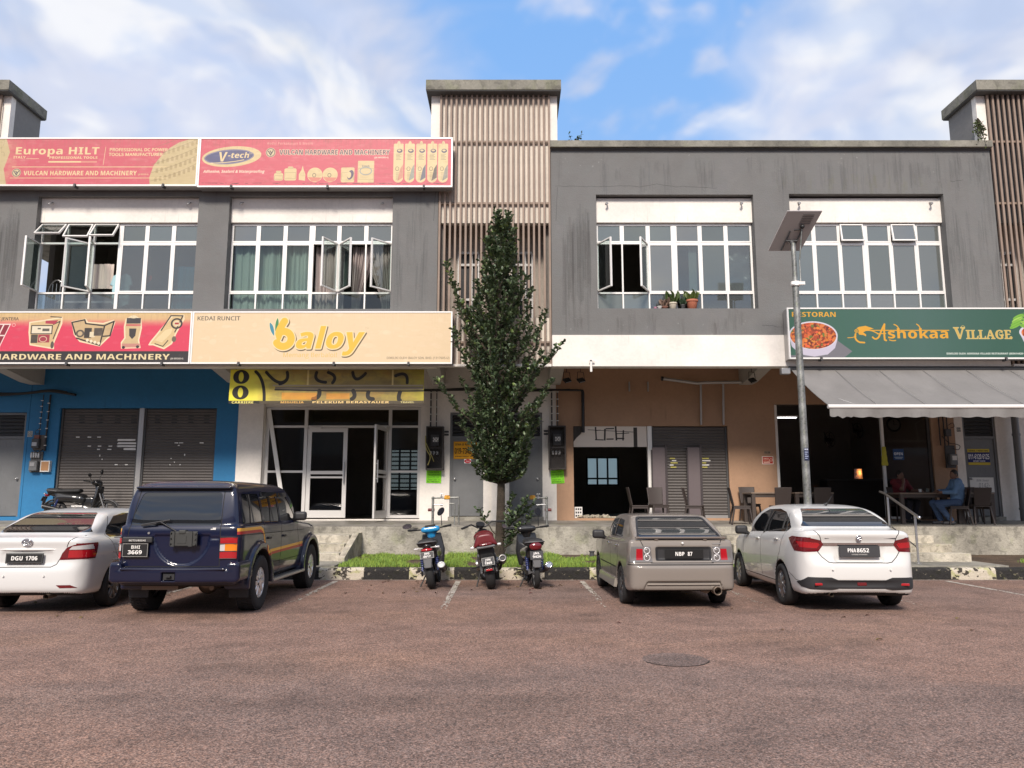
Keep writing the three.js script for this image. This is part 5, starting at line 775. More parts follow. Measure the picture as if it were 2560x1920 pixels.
{ // white saloon on the right
  const car = place('saloon_car', 'white saloon with a black rear bumper insert, parked in front of the pale steps', 4.95, 12.02, -2.0), wb = 2.555, r = 0.305;
  const lamp = [[0.88, 1.0], [0.84, 1.04], [0.72, 1.045], [0.52, 1.0], [0.49, 0.94], [0.56, 0.845], [0.74, 0.835], [0.88, 0.85]];
  const inner = [[0.80, 0.98], [0.56, 0.965], [0.54, 0.94], [0.58, 0.89], [0.78, 0.90]];
  const sideGl = [[-2.02, 1.015], [-1.86, 1.14], [-1.58, 1.33], [-1.25, 1.415], [-0.7, 1.43], [-0.3, 1.385], [0.02, 1.27], [0.15, 1.16], [0.10, 1.095]];
  buildBody(car, {
    wb, r, arch: 0.355, k: 0.09, ku: 0.08, ks: 0.05, lo: [-0.98, 0.12, -3.6], hi: [0.98, 1.62, 1.1], sill: 0.36,
    lower: { side: [[0.80, 0.24], [0.92, 0.33], [0.955, 0.48], [0.95, 0.64], [0.905, 0.72], [0.865, 0.82], [0.87, 0.98], [0.915, 1.09], [0.86, 1.135], [0.6, 1.16], [0.2, 1.15], [-0.6, 1.08], [-1.4, 1.02], [-2.1, 1.0], [-2.6, 0.93], [-3.05, 0.83], [-3.32, 0.68], [-3.41, 0.48], [-3.36, 0.26], [-3.1, 0.19], [-1.4, 0.185], [0.3, 0.20]], front: [[0, 0.16], [0.66, 0.17], [0.78, 0.24], [0.845, 0.45], [0.865, 0.68], [0.855, 0.85], [0.82, 1.0], [0.75, 1.11], [0.60, 1.18], [0, 1.21]], plan: [[0, -3.45], [0.42, -3.39], [0.68, -3.18], [0.81, -2.75], [0.86, -2.1], [0.865, -1], [0.865, 0.1], [0.845, 0.45], [0.80, 0.70], [0.70, 0.86], [0.45, 0.94], [0, 0.965]] },
    upper: { side: [[0.74, 0.98], [0.60, 1.13], [0.26, 1.31], [-0.1, 1.44], [-0.55, 1.505], [-1.05, 1.515], [-1.5, 1.475], [-1.95, 1.28], [-2.5, 0.98], [-1.5, 0.85], [0.3, 0.85]], front: [[0, 0.82], [0.80, 0.85], [0.785, 1.0], [0.735, 1.12], [0.66, 1.29], [0.58, 1.43], [0.47, 1.495], [0.25, 1.525], [0, 1.53]], plan: [[0, -2.6], [0.5, -2.5], [0.68, -2.15], [0.765, -1.5], [0.775, -0.8], [0.755, -0.2], [0.71, 0.25], [0.6, 0.55], [0.4, 0.7], [0, 0.76]] },
    carve: (x, y, z, d) => { d = smax(d, -sdBox(x, y, z, [0, 0.80, 0.99], [0.40 - (0.93 - y) * 0.25, 0.115, 0.135], 0.05), 0.03); return smax(d, -sdBox(x, y, z, [0, 0.40, 1.0], [0.70, 0.035, 0.085], 0.02), 0.03); },
    regions: [
      ['rear_window', M.glass, 'rear', [roundPoly([[-0.65, 1.185], [-0.47, 1.44], [0.47, 1.44], [0.65, 1.185]], 0.03)], -0.003, (x, y, z) => z < 0.62],
      ['tail_light', M.red, 'rear', both([inner]), 0.006], ['tail_light', M.darkRed, 'rear', both([lamp]), 0.004],
      ...sides('tail_light', M.darkRed, [[[0.36, 1.015], [0.48, 1.045], [0.95, 1.04], [0.95, 0.845], [0.60, 0.85]]], 0.004, (x, y, z) => z > 0.3),
      ['chrome_strip', P.chrome, 'rear', [[[-0.5, 0.925], [0.5, 0.925], [0.51, 0.965], [-0.51, 0.965]]], 0.008],
      ['bumper_insert', M.trim, 'rear', both([[[0.81, 0.41], [0.72, 0.49], [0.42, 0.49], [0.33, 0.455], [0.33, 0.335], [0.42, 0.32], [0.70, 0.325], [0.78, 0.35]]]), 0.006], ['bumper_insert', M.trim, 'rear', [[[-0.34, 0.335], [0.34, 0.335], [0.34, 0.455], [-0.34, 0.455]]], 0.002],
      ['panel_gap', M.gap, 'rear', [...strips([[-0.57, 0.84], [-0.52, 0.77], [-0.44, 0.70], [-0.38, 0.69], [0.38, 0.69], [0.44, 0.70], [0.52, 0.77], [0.57, 0.84]], 0.011), ...both(strips([[0.52, 1.0], [0.54, 1.06], [0.60, 1.14]], 0.011)), ...both(strips([[0.84, 0.40], [0.95, 0.415]], 0.008))]],
      ...sides('side_window', M.glass, [sideGl], -0.005),
      ...sides('panel_gap', M.gap, [...strips([[-0.98, 1.42], [-1.06, 1.04], [-1.07, 0.36]], 0.012), ...strips([[-0.10, 1.36], [0.10, 1.09], [-0.02, 0.80], [-0.28, 0.5], [-0.36, 0.33]], 0.012), ...strips([[-2.1, 1.0], [-2.18, 0.7], [-2.2, 0.36]], 0.012), ...strips([[-0.36, 0.33], [-2.2, 0.33]], 0.012), ...strips([[0.36, 0.52], [0.6, 0.43], [0.9, 0.415]], 0.008)]),
      ['windscreen', M.glass, 'front', [[[-0.7, 1.03], [0.7, 1.03], [0.55, 1.44], [-0.55, 1.44]]], -0.004, (x, y, z) => z < -1.2],
    ],
  }, paint(0.64, 0.635, 0.615));
  for (const s of [-1, 1]) { mesh('reflector', rbox(0.17, 0.035, 0.02, 0.008, s * 0.57, 0.395, 0.905, 0, -s * 0.22), M.red, car); mesh('parking_sensor', new THREE.CylinderGeometry(0.014, 0.014, 0.01, 12).rotateX(1.5708).translate(s * 0.40, 0.605, 0.952), P.alu, car); for (const z of [-0.20, -1.22]) mesh('door_handle', rbox(0.03, 0.03, 0.17, 0.013, s * 0.838, 0.975 - (z < -1 ? 0.035 : 0), z), paint(0.64, 0.635, 0.615), car); mesh('pillar_trim', box(0.02, 0.40, 0.05, s * 0.70, 1.225, -1.0, 0.14, 0, s * 0.38), M.trim, car); mesh('quarter_bar', box(0.02, 0.24, 0.02, s * 0.70, 1.24, -0.14, -0.1, 0, s * 0.38), M.trim, car); }
  mesh('reflector', rbox(0.13, 0.045, 0.02, 0.008, 0, 0.40, 0.915), M.darkRed, car);
  mesh('emblem', [new THREE.CylinderGeometry(0.045, 0.03, 0.014, 6).rotateX(1.5708).rotateZ(0.52).translate(0, 1.035, 0.905), new THREE.TorusGeometry(0.032, 0.007, 6, 18).translate(0, 1.035, 0.915), rod([-0.02, 1.025, 0.917], [0.02, 1.048, 0.917], 0.006)], P.chrome, car);
  mesh('badge', box(0.17, 0.012, 0.005, 0.44, 1.03, 0.885), M.rimDark, car); mesh('badge', box(0.06, 0.012, 0.005, -0.44, 1.03, 0.885), M.rimDark, car);
  plate(car, plateTex([['PNA', 100, 82, 70, 110], ['8652', 218, 82, 70, 160], ['SUPREME AUTOWORKS', 150, 116, 20, 200, '#b8b6b0']], { bg: '#3b3b3d', h: 140 }), 0.56, 0.153, 0, 0.85, 0.90, -0.05);
  mesh('antenna', [rod([0, 1.49, -0.32], [0.03, 1.52, -0.30], 0.03, 0.015), rod([0.03, 1.52, -0.30], [0.06, 1.62, -0.20], 0.006)], M.trim, car);
  mesh('exhaust_pipe', new THREE.CylinderGeometry(0.03, 0.03, 0.2, 14, 1, true).rotateX(1.5708).translate(-0.42, 0.25, 0.80), M.exhaust, car);
  mirrorPair(car, 0.82, 1.05, -1.85, M.trim);
  addWheels(car, wheelGeo(r, 0.20, 0.20, 5, { spoke: 0.05, lean: 0.35, twin: true }), 0.755, [0, -wb], r, std(0.30, 0.30, 0.31, 0.3, { metalness: 0.8 }));
}
{ // beige hatchback
  const car = place('hatchback_car', 'beige boxy hatchback with smoked tail lamps, parked beside the white saloon', 2.46, 12.22, 2.0), wb = 2.38, r = 0.285;
  const lampO = [[0.735, 0.892], [0.455, 0.892], [0.435, 0.668], [0.775, 0.668]];
  buildBody(car, {
    wb, r, arch: 0.335, k: 0.045, ku: 0.05, ks: 0.02, lo: [-0.92, 0.12, -3.3], hi: [0.92, 1.48, 0.98], sill: 0.36,
    lower: { side: [[0.70, 0.27], [0.77, 0.29], [0.80, 0.45], [0.80, 0.605], [0.745, 0.645], [0.715, 0.70], [0.69, 0.90], [0.66, 0.985], [0.5, 1.0], [0.0, 0.965], [-1.0, 0.94], [-1.9, 0.925], [-2.4, 0.89], [-2.95, 0.80], [-3.08, 0.70], [-3.12, 0.5], [-3.08, 0.28], [-2.8, 0.22], [-1.2, 0.21], [0.35, 0.22]], front: [[0, 0.18], [0.70, 0.19], [0.775, 0.28], [0.80, 0.5], [0.80, 0.72], [0.785, 0.88], [0.75, 0.985], [0.6, 1.02], [0, 1.03]], plan: [[0, -3.16], [0.55, -3.11], [0.72, -2.92], [0.79, -2.3], [0.80, -1], [0.80, 0.35], [0.785, 0.60], [0.74, 0.73], [0.6, 0.79], [0, 0.815]] },
    upper: { side: [[0.67, 0.90], [0.64, 0.995], [0.28, 1.16], [-0.06, 1.31], [-0.22, 1.345], [-0.7, 1.365], [-1.1, 1.35], [-1.32, 1.31], [-1.6, 1.13], [-1.98, 0.88], [-1.2, 0.8], [0.2, 0.8]], front: [[0, 0.78], [0.76, 0.8], [0.755, 0.93], [0.70, 1.08], [0.62, 1.27], [0.57, 1.335], [0.45, 1.36], [0, 1.375]], plan: [[0, -2.1], [0.55, -2.0], [0.70, -1.5], [0.73, -0.6], [0.72, 0.2], [0.68, 0.52], [0.6, 0.64], [0, 0.70]] },
    carve: (x, y, z, d) => { d = smax(d, -Math.max(Math.abs(x) - 0.58 + (y - 0.28) * 0.4, y - 0.40, 0.755 - z), 0.015); return smax(d, -sdBox(x, y, z, [0.03, 0.79, 0.78], [0.40, 0.095, 0.105], 0.03), 0.015); },
    regions: [
      ['rear_window', M.glass, 'rear', [roundPoly([[-0.61, 1.005], [-0.50, 1.295], [0.50, 1.295], [0.61, 1.005]], 0.05)], -0.005, (x, y, z) => z < 0.63],
      ['window_seal', M.trim, 'rear', [roundPoly([[-0.645, 0.995], [-0.525, 1.315], [0.525, 1.315], [0.645, 0.995]], 0.05)], 0.0, (x, y, z) => z < 0.645],
      ['tail_light', M.red, 'rear', both([[[0.575, 0.86], [0.665, 0.86], [0.675, 0.70], [0.575, 0.70]]]), 0.01], ['tail_light', M.smoke, 'rear', both([lampO]), 0.008],
      ['plate_panel', M.trim, 'rear', [roundPoly([[-0.385, 0.69], [0.445, 0.69], [0.445, 0.89], [-0.385, 0.89]], 0.03)], 0.003],
      ['panel_gap', M.gap, 'rear', [...strips([[-0.60, 0.985], [-0.455, 0.66], [0.455, 0.66], [0.60, 0.985]], 0.011), ...strips([[-0.78, 0.635], [0.78, 0.635]], 0.014)]],
      ...sides('side_window', M.glass, [roundPoly([[-0.16, 0.985], [-0.36, 1.25], [-0.80, 1.27], [-0.86, 0.98]], 0.03), roundPoly([[-0.93, 0.98], [-0.88, 1.27], [-1.28, 1.25], [-1.72, 0.985]], 0.03)], -0.006),
      ...sides('panel_gap', M.gap, [...strips([[-0.89, 1.28], [-0.90, 0.33]], 0.012), ...strips([[-0.16, 0.97], [-0.2, 0.7], [-0.4, 0.45], [-0.42, 0.33]], 0.012), ...strips([[-1.78, 0.94], [-1.85, 0.33]], 0.012), ...strips([[-0.4, 0.52], [-2.0, 0.52]], 0.02)]),
      ['windscreen', M.glass, 'front', [[[-0.64, 0.95], [0.64, 0.95], [0.53, 1.29], [-0.53, 1.29]]], -0.004, (x, y, z) => z < -1.0],
    ],
  }, paint(0.215, 0.188, 0.165, 0.38));
  for (const s of [-1, 1]) { for (const y of [0.835, 0.735]) { mesh('lamp_ring', new THREE.TorusGeometry(0.042, 0.009, 8, 24).translate(s * 0.515, y, 0.725), M.clear, car); mesh('lamp_bulb', new THREE.SphereGeometry(0.034, 12, 8).scale(1, 1, 0.4).translate(s * 0.515, y, 0.722), M.smoke, car); } for (const z of [-0.30, -1.05]) mesh('door_handle', rbox(0.025, 0.04, 0.12, 0.012, s * 0.80, 0.86, z), P.chrome, car); mesh('side_skirt', box(0.05, 0.13, 1.62, s * 0.795, 0.27, -1.19, 0, 0, s * 0.2), paint(0.27, 0.24, 0.21, 0.5), car); }
  mesh('tail_spoiler', [rbox(1.34, 0.028, 0.07, 0.012, 0, 1.02, 0.665), box(0.05, 0.04, 0.04, -0.36, 1.0, 0.66), box(0.05, 0.04, 0.04, 0.36, 1.0, 0.66)], std(0.16, 0.13, 0.11, 0.35), car);
  mesh('diffuser_lip', box(1.06, 0.02, 0.03, 0.0, 0.365, 0.765), paint(0.30, 0.265, 0.23, 0.4), car);
  plate(car, plateTex([['NBP', 130, 84, 74, 130], ['87', 300, 84, 74, 66]], { bg: '#161616', h: 122 }), 0.56, 0.13, 0.04, 0.785, 0.70);
  mesh('lock', new THREE.SphereGeometry(0.018, 12, 8).translate(0.02, 0.94, 0.70), P.alu, car); mesh('badge', box(0.13, 0.014, 0.005, 0.53, 0.935, 0.69), P.aluGrey, car);
  mesh('exhaust_pipe', [new THREE.CylinderGeometry(0.058, 0.052, 0.2, 20, 1, true).rotateX(1.5708).translate(0.47, 0.275, 0.76), new THREE.CylinderGeometry(0.075, 0.075, 0.3, 16).rotateX(1.5708).translate(0.36, 0.29, 0.48), new THREE.TorusGeometry(0.055, 0.008, 8, 22).translate(0.47, 0.275, 0.86)], M.exhaust, car);
  mesh('mud_flap', box(0.14, 0.2, 0.015, 0.68, 0.27, 0.36), M.trim, car);
  mirrorPair(car, 0.77, 0.98, -1.55, M.trim);
  addWheels(car, wheelGeo(r, 0.175, 0.185, 6, { spoke: 0.045 }), 0.70, [0, -wb], r, M.rimDark);
}
{ // white saloon on the left
  const car = place('saloon_car', 'white saloon cut by the picture edge, parked beside the dark blue off-road car', -6.81, 11.85, 3.0), wb = 2.55, r = 0.30;
  const lamp = [[0.835, 0.75], [0.435, 0.74], [0.47, 0.83], [0.53, 0.91], [0.62, 0.945], [0.84, 0.965]];
  buildBody(car, {
    wb, r, arch: 0.35, k: 0.09, ku: 0.08, ks: 0.05, lo: [-0.96, 0.12, -3.55], hi: [0.96, 1.58, 1.08], sill: 0.36,
    lower: { side: [[0.80, 0.26], [0.92, 0.32], [0.95, 0.44], [0.94, 0.58], [0.905, 0.66], [0.88, 0.72], [0.885, 0.90], [0.905, 1.0], [0.85, 1.045], [0.55, 1.075], [0.1, 1.07], [-0.8, 1.0], [-1.5, 0.96], [-2.1, 0.94], [-2.6, 0.88], [-3.05, 0.78], [-3.28, 0.64], [-3.35, 0.45], [-3.3, 0.26], [-3.0, 0.19], [-1.4, 0.19], [0.3, 0.21]], front: [[0, 0.17], [0.66, 0.18], [0.78, 0.26], [0.83, 0.45], [0.848, 0.65], [0.84, 0.82], [0.80, 0.95], [0.72, 1.04], [0.58, 1.09], [0, 1.12]], plan: [[0, -3.4], [0.42, -3.34], [0.68, -3.12], [0.80, -2.7], [0.845, -2.1], [0.85, -1], [0.85, 0.15], [0.83, 0.5], [0.78, 0.74], [0.66, 0.88], [0.4, 0.94], [0, 0.96]] },
    upper: { side: [[0.78, 0.93], [0.66, 1.05], [0.30, 1.21], [-0.05, 1.36], [-0.45, 1.43], [-1.0, 1.455], [-1.45, 1.42], [-1.95, 1.22], [-2.45, 0.93], [-1.5, 0.8], [0.3, 0.8]], front: [[0, 0.78], [0.79, 0.8], [0.77, 0.95], [0.72, 1.06], [0.64, 1.24], [0.56, 1.37], [0.45, 1.44], [0.25, 1.465], [0, 1.47]], plan: [[0, -2.55], [0.5, -2.45], [0.68, -2.1], [0.755, -1.5], [0.765, -0.8], [0.745, -0.2], [0.70, 0.3], [0.6, 0.6], [0.4, 0.76], [0, 0.82]] },
    carve: (x, y, z, d) => smax(d, -sdBox(x, y, z, [0, 0.76, 1.0], [0.36, 0.10, 0.135], 0.05), 0.03),
    regions: [
      ['rear_window', M.glass, 'rear', [roundPoly([[-0.655, 1.105], [-0.47, 1.365], [-0.43, 1.38], [0.43, 1.38], [0.47, 1.365], [0.655, 1.105]], 0.02)], -0.003, (x, y, z) => z < 0.72],
      ['tail_light', M.clear, 'rear', both([[[0.56, 0.88], [0.60, 0.925], [0.80, 0.945], [0.80, 0.88]]]), 0.006], ['tail_light', M.red, 'rear', both([[[0.55, 0.77], [0.56, 0.87], [0.82, 0.87], [0.82, 0.77]]]), 0.006], ['tail_light', M.darkRed, 'rear', both([lamp]), 0.004],
      ...sides('tail_light', M.darkRed, [[[0.52, 0.965], [0.92, 0.965], [0.95, 0.75], [0.62, 0.755]]], 0.004, (x, y, z) => z > 0.4),
      ['reflector', M.darkRed, 'rear', both([[[0.44, 0.40], [0.62, 0.40], [0.70, 0.36], [0.49, 0.36]]]), 0.004],
      ['panel_gap', M.gap, 'rear', [...strips([[-0.435, 0.74], [-0.41, 0.68], [-0.34, 0.645], [0.34, 0.645], [0.41, 0.68], [0.435, 0.74]], 0.011), ...both(strips([[0.53, 0.92], [0.56, 1.0], [0.63, 1.06]], 0.011))]],
      ...sides('side_window', M.glass, [[[-1.98, 0.99], [-1.5, 1.28], [-1.15, 1.355], [-0.7, 1.365], [-0.3, 1.32], [0.06, 1.16], [0.12, 1.06], [0.08, 1.02]]], -0.005),
      ...sides('panel_gap', M.gap, [...strips([[-1.0, 1.36], [-1.06, 1.0], [-1.07, 0.36]], 0.012), ...strips([[-0.12, 1.32], [0.16, 1.05], [0.0, 0.78], [-0.3, 0.5], [-0.36, 0.33]], 0.012), ...strips([[-2.1, 0.94], [-2.2, 0.36]], 0.012)]),
      ['windscreen', M.glass, 'front', [[[-0.68, 0.98], [0.68, 0.98], [0.54, 1.38], [-0.54, 1.38]]], -0.004, (x, y, z) => z < -1.2],
    ],
  }, paint(0.62, 0.62, 0.61));
  mesh('trunk_trim', netGeo((x, y, z) => sdBox(x, y, z, [0, 0.885, 0.875 - x * x * 0.16], [0.43, 0.016, 0.03], 0.012), [-0.55, 0.8, 0.7], [0.55, 1.0, 1.0], 0.016), paint(0.70, 0.70, 0.69), car);
  mesh('emblem', [new THREE.TorusGeometry(0.05, 0.008, 6, 26).scale(1.35, 0.92, 1).translate(0, 0.985, 0.915), new THREE.TorusGeometry(0.03, 0.007, 6, 20).scale(0.7, 1.2, 1).translate(0, 0.98, 0.918), new THREE.TorusGeometry(0.03, 0.007, 6, 20).scale(1.5, 0.6, 1).translate(0, 1.0, 0.918)], P.chrome, car);
  mesh('badge', box(0.05, 0.014, 0.005, 0.42, 0.985, 0.89), P.aluGrey, car);
  plate(car, plateTex([['DGU', 70, 94, 80, 170], ['1706', 270, 94, 80, 170]], { h: 136, border: '#4a4a4a' }), 0.50, 0.132, -0.02, 0.765, 0.905, -0.04);
  mesh('exhaust_pipe', new THREE.CylinderGeometry(0.035, 0.035, 0.25, 16, 1, true).rotateX(1.5708).translate(0.33, 0.25, 0.82), M.exhaust, car);
  for (const s of [-1, 1]) { mesh('parking_sensor', new THREE.CylinderGeometry(0.014, 0.014, 0.01, 12).rotateX(1.5708).translate(s * 0.27, 0.53, 0.945), P.alu, car); for (const z of [-0.18, -1.2]) mesh('door_handle', rbox(0.03, 0.03, 0.17, 0.013, s * 0.82, 0.92, z), paint(0.62, 0.62, 0.61), car); }
  mirrorPair(car, 0.80, 1.0, -1.85, paint(0.62, 0.62, 0.61));
  addWheels(car, wheelGeo(r, 0.19, 0.19, 5, { spoke: 0.04, twin: true }), 0.74, [0, -wb], r, std(0.26, 0.25, 0.25, 0.3, { metalness: 0.8 }));
}
// ---------------------------------------------------------------- motorcycles (x right, y up, z backwards; rear axle above z = 0)
const K = { gloss: phys(0.012, 0.012, 0.013, 0.3, { clearcoat: 0.6 }), seat: std(0.014, 0.014, 0.015, 0.7), metal: std(0.32, 0.31, 0.30, 0.35, { metalness: 0.8 }), blue: phys(0.015, 0.24, 0.52, 0.3, { clearcoat: 0.7 }), navy: phys(0.02, 0.035, 0.16, 0.35, { clearcoat: 0.6 }), red: phys(0.13, 0.008, 0.012, 0.45, { clearcoat: 0.3, clearcoatRoughness: 0.3 }), grey: std(0.10, 0.10, 0.105, 0.5), white: phys(0.55, 0.56, 0.56, 0.35, { clearcoat: 0.5 }), mirror: std(0.85, 0.87, 0.9, 0.03, { metalness: 1 }) };
function bikeWheel(b, z, r, w, steer = 0) {
  const g = new THREE.Group(); g.name = 'wheel'; g.position.set(0, r, z); g.rotation.y = steer; b.add(g);
  const rr0 = r - w * 0.62, pr = []; for (let i = 0; i <= 10; i++) { const a = -1.9 + (3.8 * i) / 10; pr.push(new THREE.Vector2(r - w * 0.5 + Math.cos(a) * w * 0.5, Math.sin(a) * w * 0.5)); }
  mesh('tyre', new THREE.LatheGeometry(pr, 44).rotateZ(Math.PI / 2), P.rubber, g);
  const rim = [new THREE.LatheGeometry([[rr0, -w * 0.3], [rr0 - 0.015, 0], [rr0, w * 0.3], [rr0 + 0.015, w * 0.34], [rr0 + 0.015, -w * 0.34]].map((q) => new THREE.Vector2(...q)), 36).rotateZ(Math.PI / 2), new THREE.CylinderGeometry(0.045, 0.045, w * 1.1, 16).rotateZ(Math.PI / 2)];
  for (let i = 0; i < 5; i++) rim.push(box(0.025, rr0, 0.03, 0, rr0 / 2, 0).rotateX((i / 5) * 6.2832)); mesh('rim', rim, K.grey, g);
}
function arc(r0, r1, w, a0, a1, y, z, seg = 14) {                        // a mudguard: bent strip round an axle
  const s = new THREE.Shape(); s.absarc(0, 0, r1, a0, a1, false); s.absarc(0, 0, r0, a1, a0, true); s.closePath();
  return new THREE.ExtrudeGeometry(s, { depth: w, bevelEnabled: false, curveSegments: seg }).translate(0, 0, -w / 2).rotateY(Math.PI / 2).translate(0, y, z);   // angle 0 points forwards
}
function stalkMirror(b, base, head, tilt, shape) {
  mesh('mirror_stalk', tube([base, [lerp(base[0], head[0], 0.5), lerp(base[1], head[1], 0.45), head[2]], [head[0], head[1] - 0.03, head[2]]], 0.007, 6), P.black, b);
  const m = new THREE.SphereGeometry(1, 16, 10).scale(shape[0], shape[1], 0.02).rotateZ(tilt).translate(head[0], head[1], head[2]); mesh('mirror_shell', m.clone().scale(1, 1, 1).translate(0, 0, -0.008), P.black, b); mesh('mirror_glass', new THREE.CircleGeometry(1, 20).scale(shape[0] * 0.9, shape[1] * 0.9, 1).rotateZ(tilt).translate(head[0], head[1], head[2] + 0.014), K.mirror, b);
}
function numberPlate(b, lines, w, h, x, y, z, rx = -0.25, bg = '#202022', border = '#c8c6c0') { plate(b, plateTex(lines, { h: Math.round((512 * h) / w), bg, border }), w, h, x, y, z, rx); }
function moped(name, label, x, d, yaw, lean, o, group) {
  const b = thing(name, label, 'motorcycle', [x, 0.0, -d], (yaw * Math.PI) / 180); b.rotation.order = 'YXZ'; b.rotation.z = (lean * Math.PI) / 180; if (o.y) b.position.y = o.y; b.scale.x = 1.2;
  const r = 0.285, c = o.panel ?? K.gloss;
  bikeWheel(b, 0, r, o.tyre ?? 0.10); bikeWheel(b, -1.25, r, (o.tyre ?? 0.10) * 0.86, o.steer ?? 0);
  mesh('engine', [rbox(0.22, 0.2, 0.34, 0.05, 0, 0.36, -0.55), new THREE.CylinderGeometry(0.075, 0.085, 0.26, 14).rotateX(1.2).translate(0, 0.36, -0.78), rbox(0.28, 0.13, 0.16, 0.04, 0, 0.33, -0.5)], K.metal, b);
  mesh('swing_arm', [rod([0.085, r, 0.02], [0.08, 0.38, -0.45], 0.022), rod([-0.085, r, 0.02], [-0.08, 0.38, -0.45], 0.022), rod([-0.085, r, 0], [0.085, r, 0], 0.014), box(0.02, 0.09, 0.42, -0.10, r + 0.02, -0.2)], K.grey, b);
  for (const s of [-1, 1]) mesh('shock_absorber', [rod([s * 0.115, r + 0.03, 0.0], [s * 0.11, 0.62, -0.1], 0.017), ...[0, 1, 2, 3, 4].map((i) => new THREE.TorusGeometry(0.026, 0.007, 6, 14).rotateX(1.3).translate(s * 0.113, 0.42 + i * 0.032, -0.025 - i * 0.012))], o.spring ?? K.navy, b);
  mesh('tail_cover', netGeo((px, py, pz) => { let q = sdCap(px * 0.95, py, pz, [0, 0.60, -0.62], [0, 0.775, 0.16], 0.15, 0.075); q = smin(q, sdBox(px, py, pz, [0, 0.60, -0.25], [0.125, 0.08, 0.24], 0.05), 0.08); return smax(q, py - 0.82, 0.05); }, [-0.3, 0.35, -0.9], [0.3, 1.0, 0.4], 0.02), c, b);
  mesh('seat', netGeo((px, py, pz) => smin(sdBox(px, py, pz, [0, 0.80 + (pz < 0 ? pz * pz * 0.06 : 0), -0.2], [0.135 - Math.max(0, -pz - 0.35) * 0.14, 0.05, 0.40], 0.045), sdBox(px, py, pz, [0, 0.845, 0.08], [0.105, 0.035, 0.15], 0.035), 0.06), [-0.25, 0.65, -0.75], [0.25, 1.0, 0.35], 0.02), K.seat, b);
  mesh('grab_rail', tube([[-0.13, 0.80, -0.05], [-0.125, 0.83, 0.2], [0, 0.835, 0.26], [0.125, 0.83, 0.2], [0.13, 0.80, -0.05]], 0.013, 8, false), o.rail ?? K.grey, b);
  mesh('leg_shield', netGeo((px, py, pz) => { const w = 0.19 - Math.abs(py - 0.62) * 0.12; let q = sdBox(px, py, pz + Math.abs(px) * 0.5, [0, 0.64, -0.93 - (py - 0.64) * 0.18], [w, 0.30, 0.03], 0.025); return smin(q, sdBox(px, py, pz, [0, 0.56, -0.72], [0.07, 0.10, 0.2], 0.05), 0.06); }, [-0.3, 0.25, -1.25], [0.3, 1.02, -0.4], 0.02), o.shield ?? c, b);
  mesh('front_fork', [rod([-0.075, r, -1.25], [-0.075, 0.75, -1.07], 0.022), rod([0.075, r, -1.25], [0.075, 0.75, -1.07], 0.022)], K.metal, b);
  mesh('front_mudguard', arc(r + 0.02, r + 0.032, 0.12, 0.5, 2.6, r, -1.25), o.guard ?? c, b);
  const H = new THREE.Group(); H.name = 'handlebar'; b.add(H);
  mesh('headset', netGeo((px, py, pz) => smin(sdBox(px, py, pz, [0, 1.02, -0.95], [0.15, 0.055, 0.085], 0.05), sdCap(px, py, pz, [0, 0.9, -1.0], [0, 1.0, -1.0], 0.07, 0.09), 0.06), [-0.25, 0.8, -1.2], [0.25, 1.15, -0.75], 0.018), o.headset ?? c, H);
  mesh('dashboard', rbox(0.17, 0.035, 0.10, 0.015, 0, 1.075, -0.93, 0.35), P.black, H);
  mesh('bar', tube([[-0.31, 1.05, -0.80], [-0.16, 1.03, -0.93], [0.16, 1.03, -0.93], [0.31, 1.05, -0.80]], 0.013, 8), P.black, H);
  mesh('grip', [rod([-0.34, 1.055, -0.775], [-0.22, 1.04, -0.875], 0.02), rod([0.34, 1.055, -0.775], [0.22, 1.04, -0.875], 0.02)], P.rubber, H);
  mesh('brake_lever', [rod([-0.18, 1.04, -0.96], [-0.33, 1.03, -0.87], 0.007), rod([0.18, 1.04, -0.96], [0.33, 1.03, -0.87], 0.007)], K.metal, H);
  for (const [s, hx, hy, hz, tl, sh] of o.mirrors) stalkMirror(b, [s * 0.19, 1.06, -0.9], [hx, hy, hz], tl, sh);
  mesh('rear_mudguard', [arc(r + 0.03, r + 0.042, 0.12, 1.2, 2.75, r, 0), netGeo((px, py, pz) => sdBox(px, py, pz, [0, 0.52, 0.30 + (0.6 - py) * 0.15], [0.065 - Math.max(0, 0.52 - py) * 0.12, 0.13, 0.012], 0.012), [-0.12, 0.34, 0.15], [0.12, 0.7, 0.45], 0.012)], o.mud ?? K.grey, b);
  o.plate(b);
  mesh('tail_light', netGeo((px, py, pz) => sdEll(px, py, pz, [0, o.lampY ?? 0.70, 0.245], [o.lampW ?? 0.085, o.lampH ?? 0.032, 0.05]), [-0.15, 0.55, 0.1], [0.15, 0.9, 0.36], 0.012), o.lamp ?? M.red, b);
  for (const s of [-1, 1]) { if (o.indicators) mesh('indicator', [rod([s * 0.06, 0.735, 0.2], [s * 0.12, 0.735, 0.21], 0.008), rbox(0.075, 0.03, 0.035, 0.012, s * 0.155, 0.735, 0.215)], M.clear, b); mesh('foot_peg', rod([s * 0.1, 0.30, -0.55], [s * 0.24, 0.30, -0.55], 0.014), P.rubber, b); }
  mesh('exhaust', [new THREE.CylinderGeometry(0.062, 0.055, 0.48, 18).rotateX(1.5708 - 0.22).translate(0.185, 0.36, -0.03), tube([[0.14, 0.28, -0.7], [0.16, 0.24, -0.45], [0.185, 0.31, -0.22]], 0.022, 8, false)], o.muffler ?? P.black, b);
  mesh('exhaust_tip', [new THREE.TorusGeometry(0.042, 0.013, 8, 22).rotateX(-0.22).translate(0.185, 0.415, 0.215), new THREE.CylinderGeometry(0.034, 0.034, 0.03, 16).rotateX(1.35).translate(0.185, 0.41, 0.205)], o.tip ?? P.chrome, b);
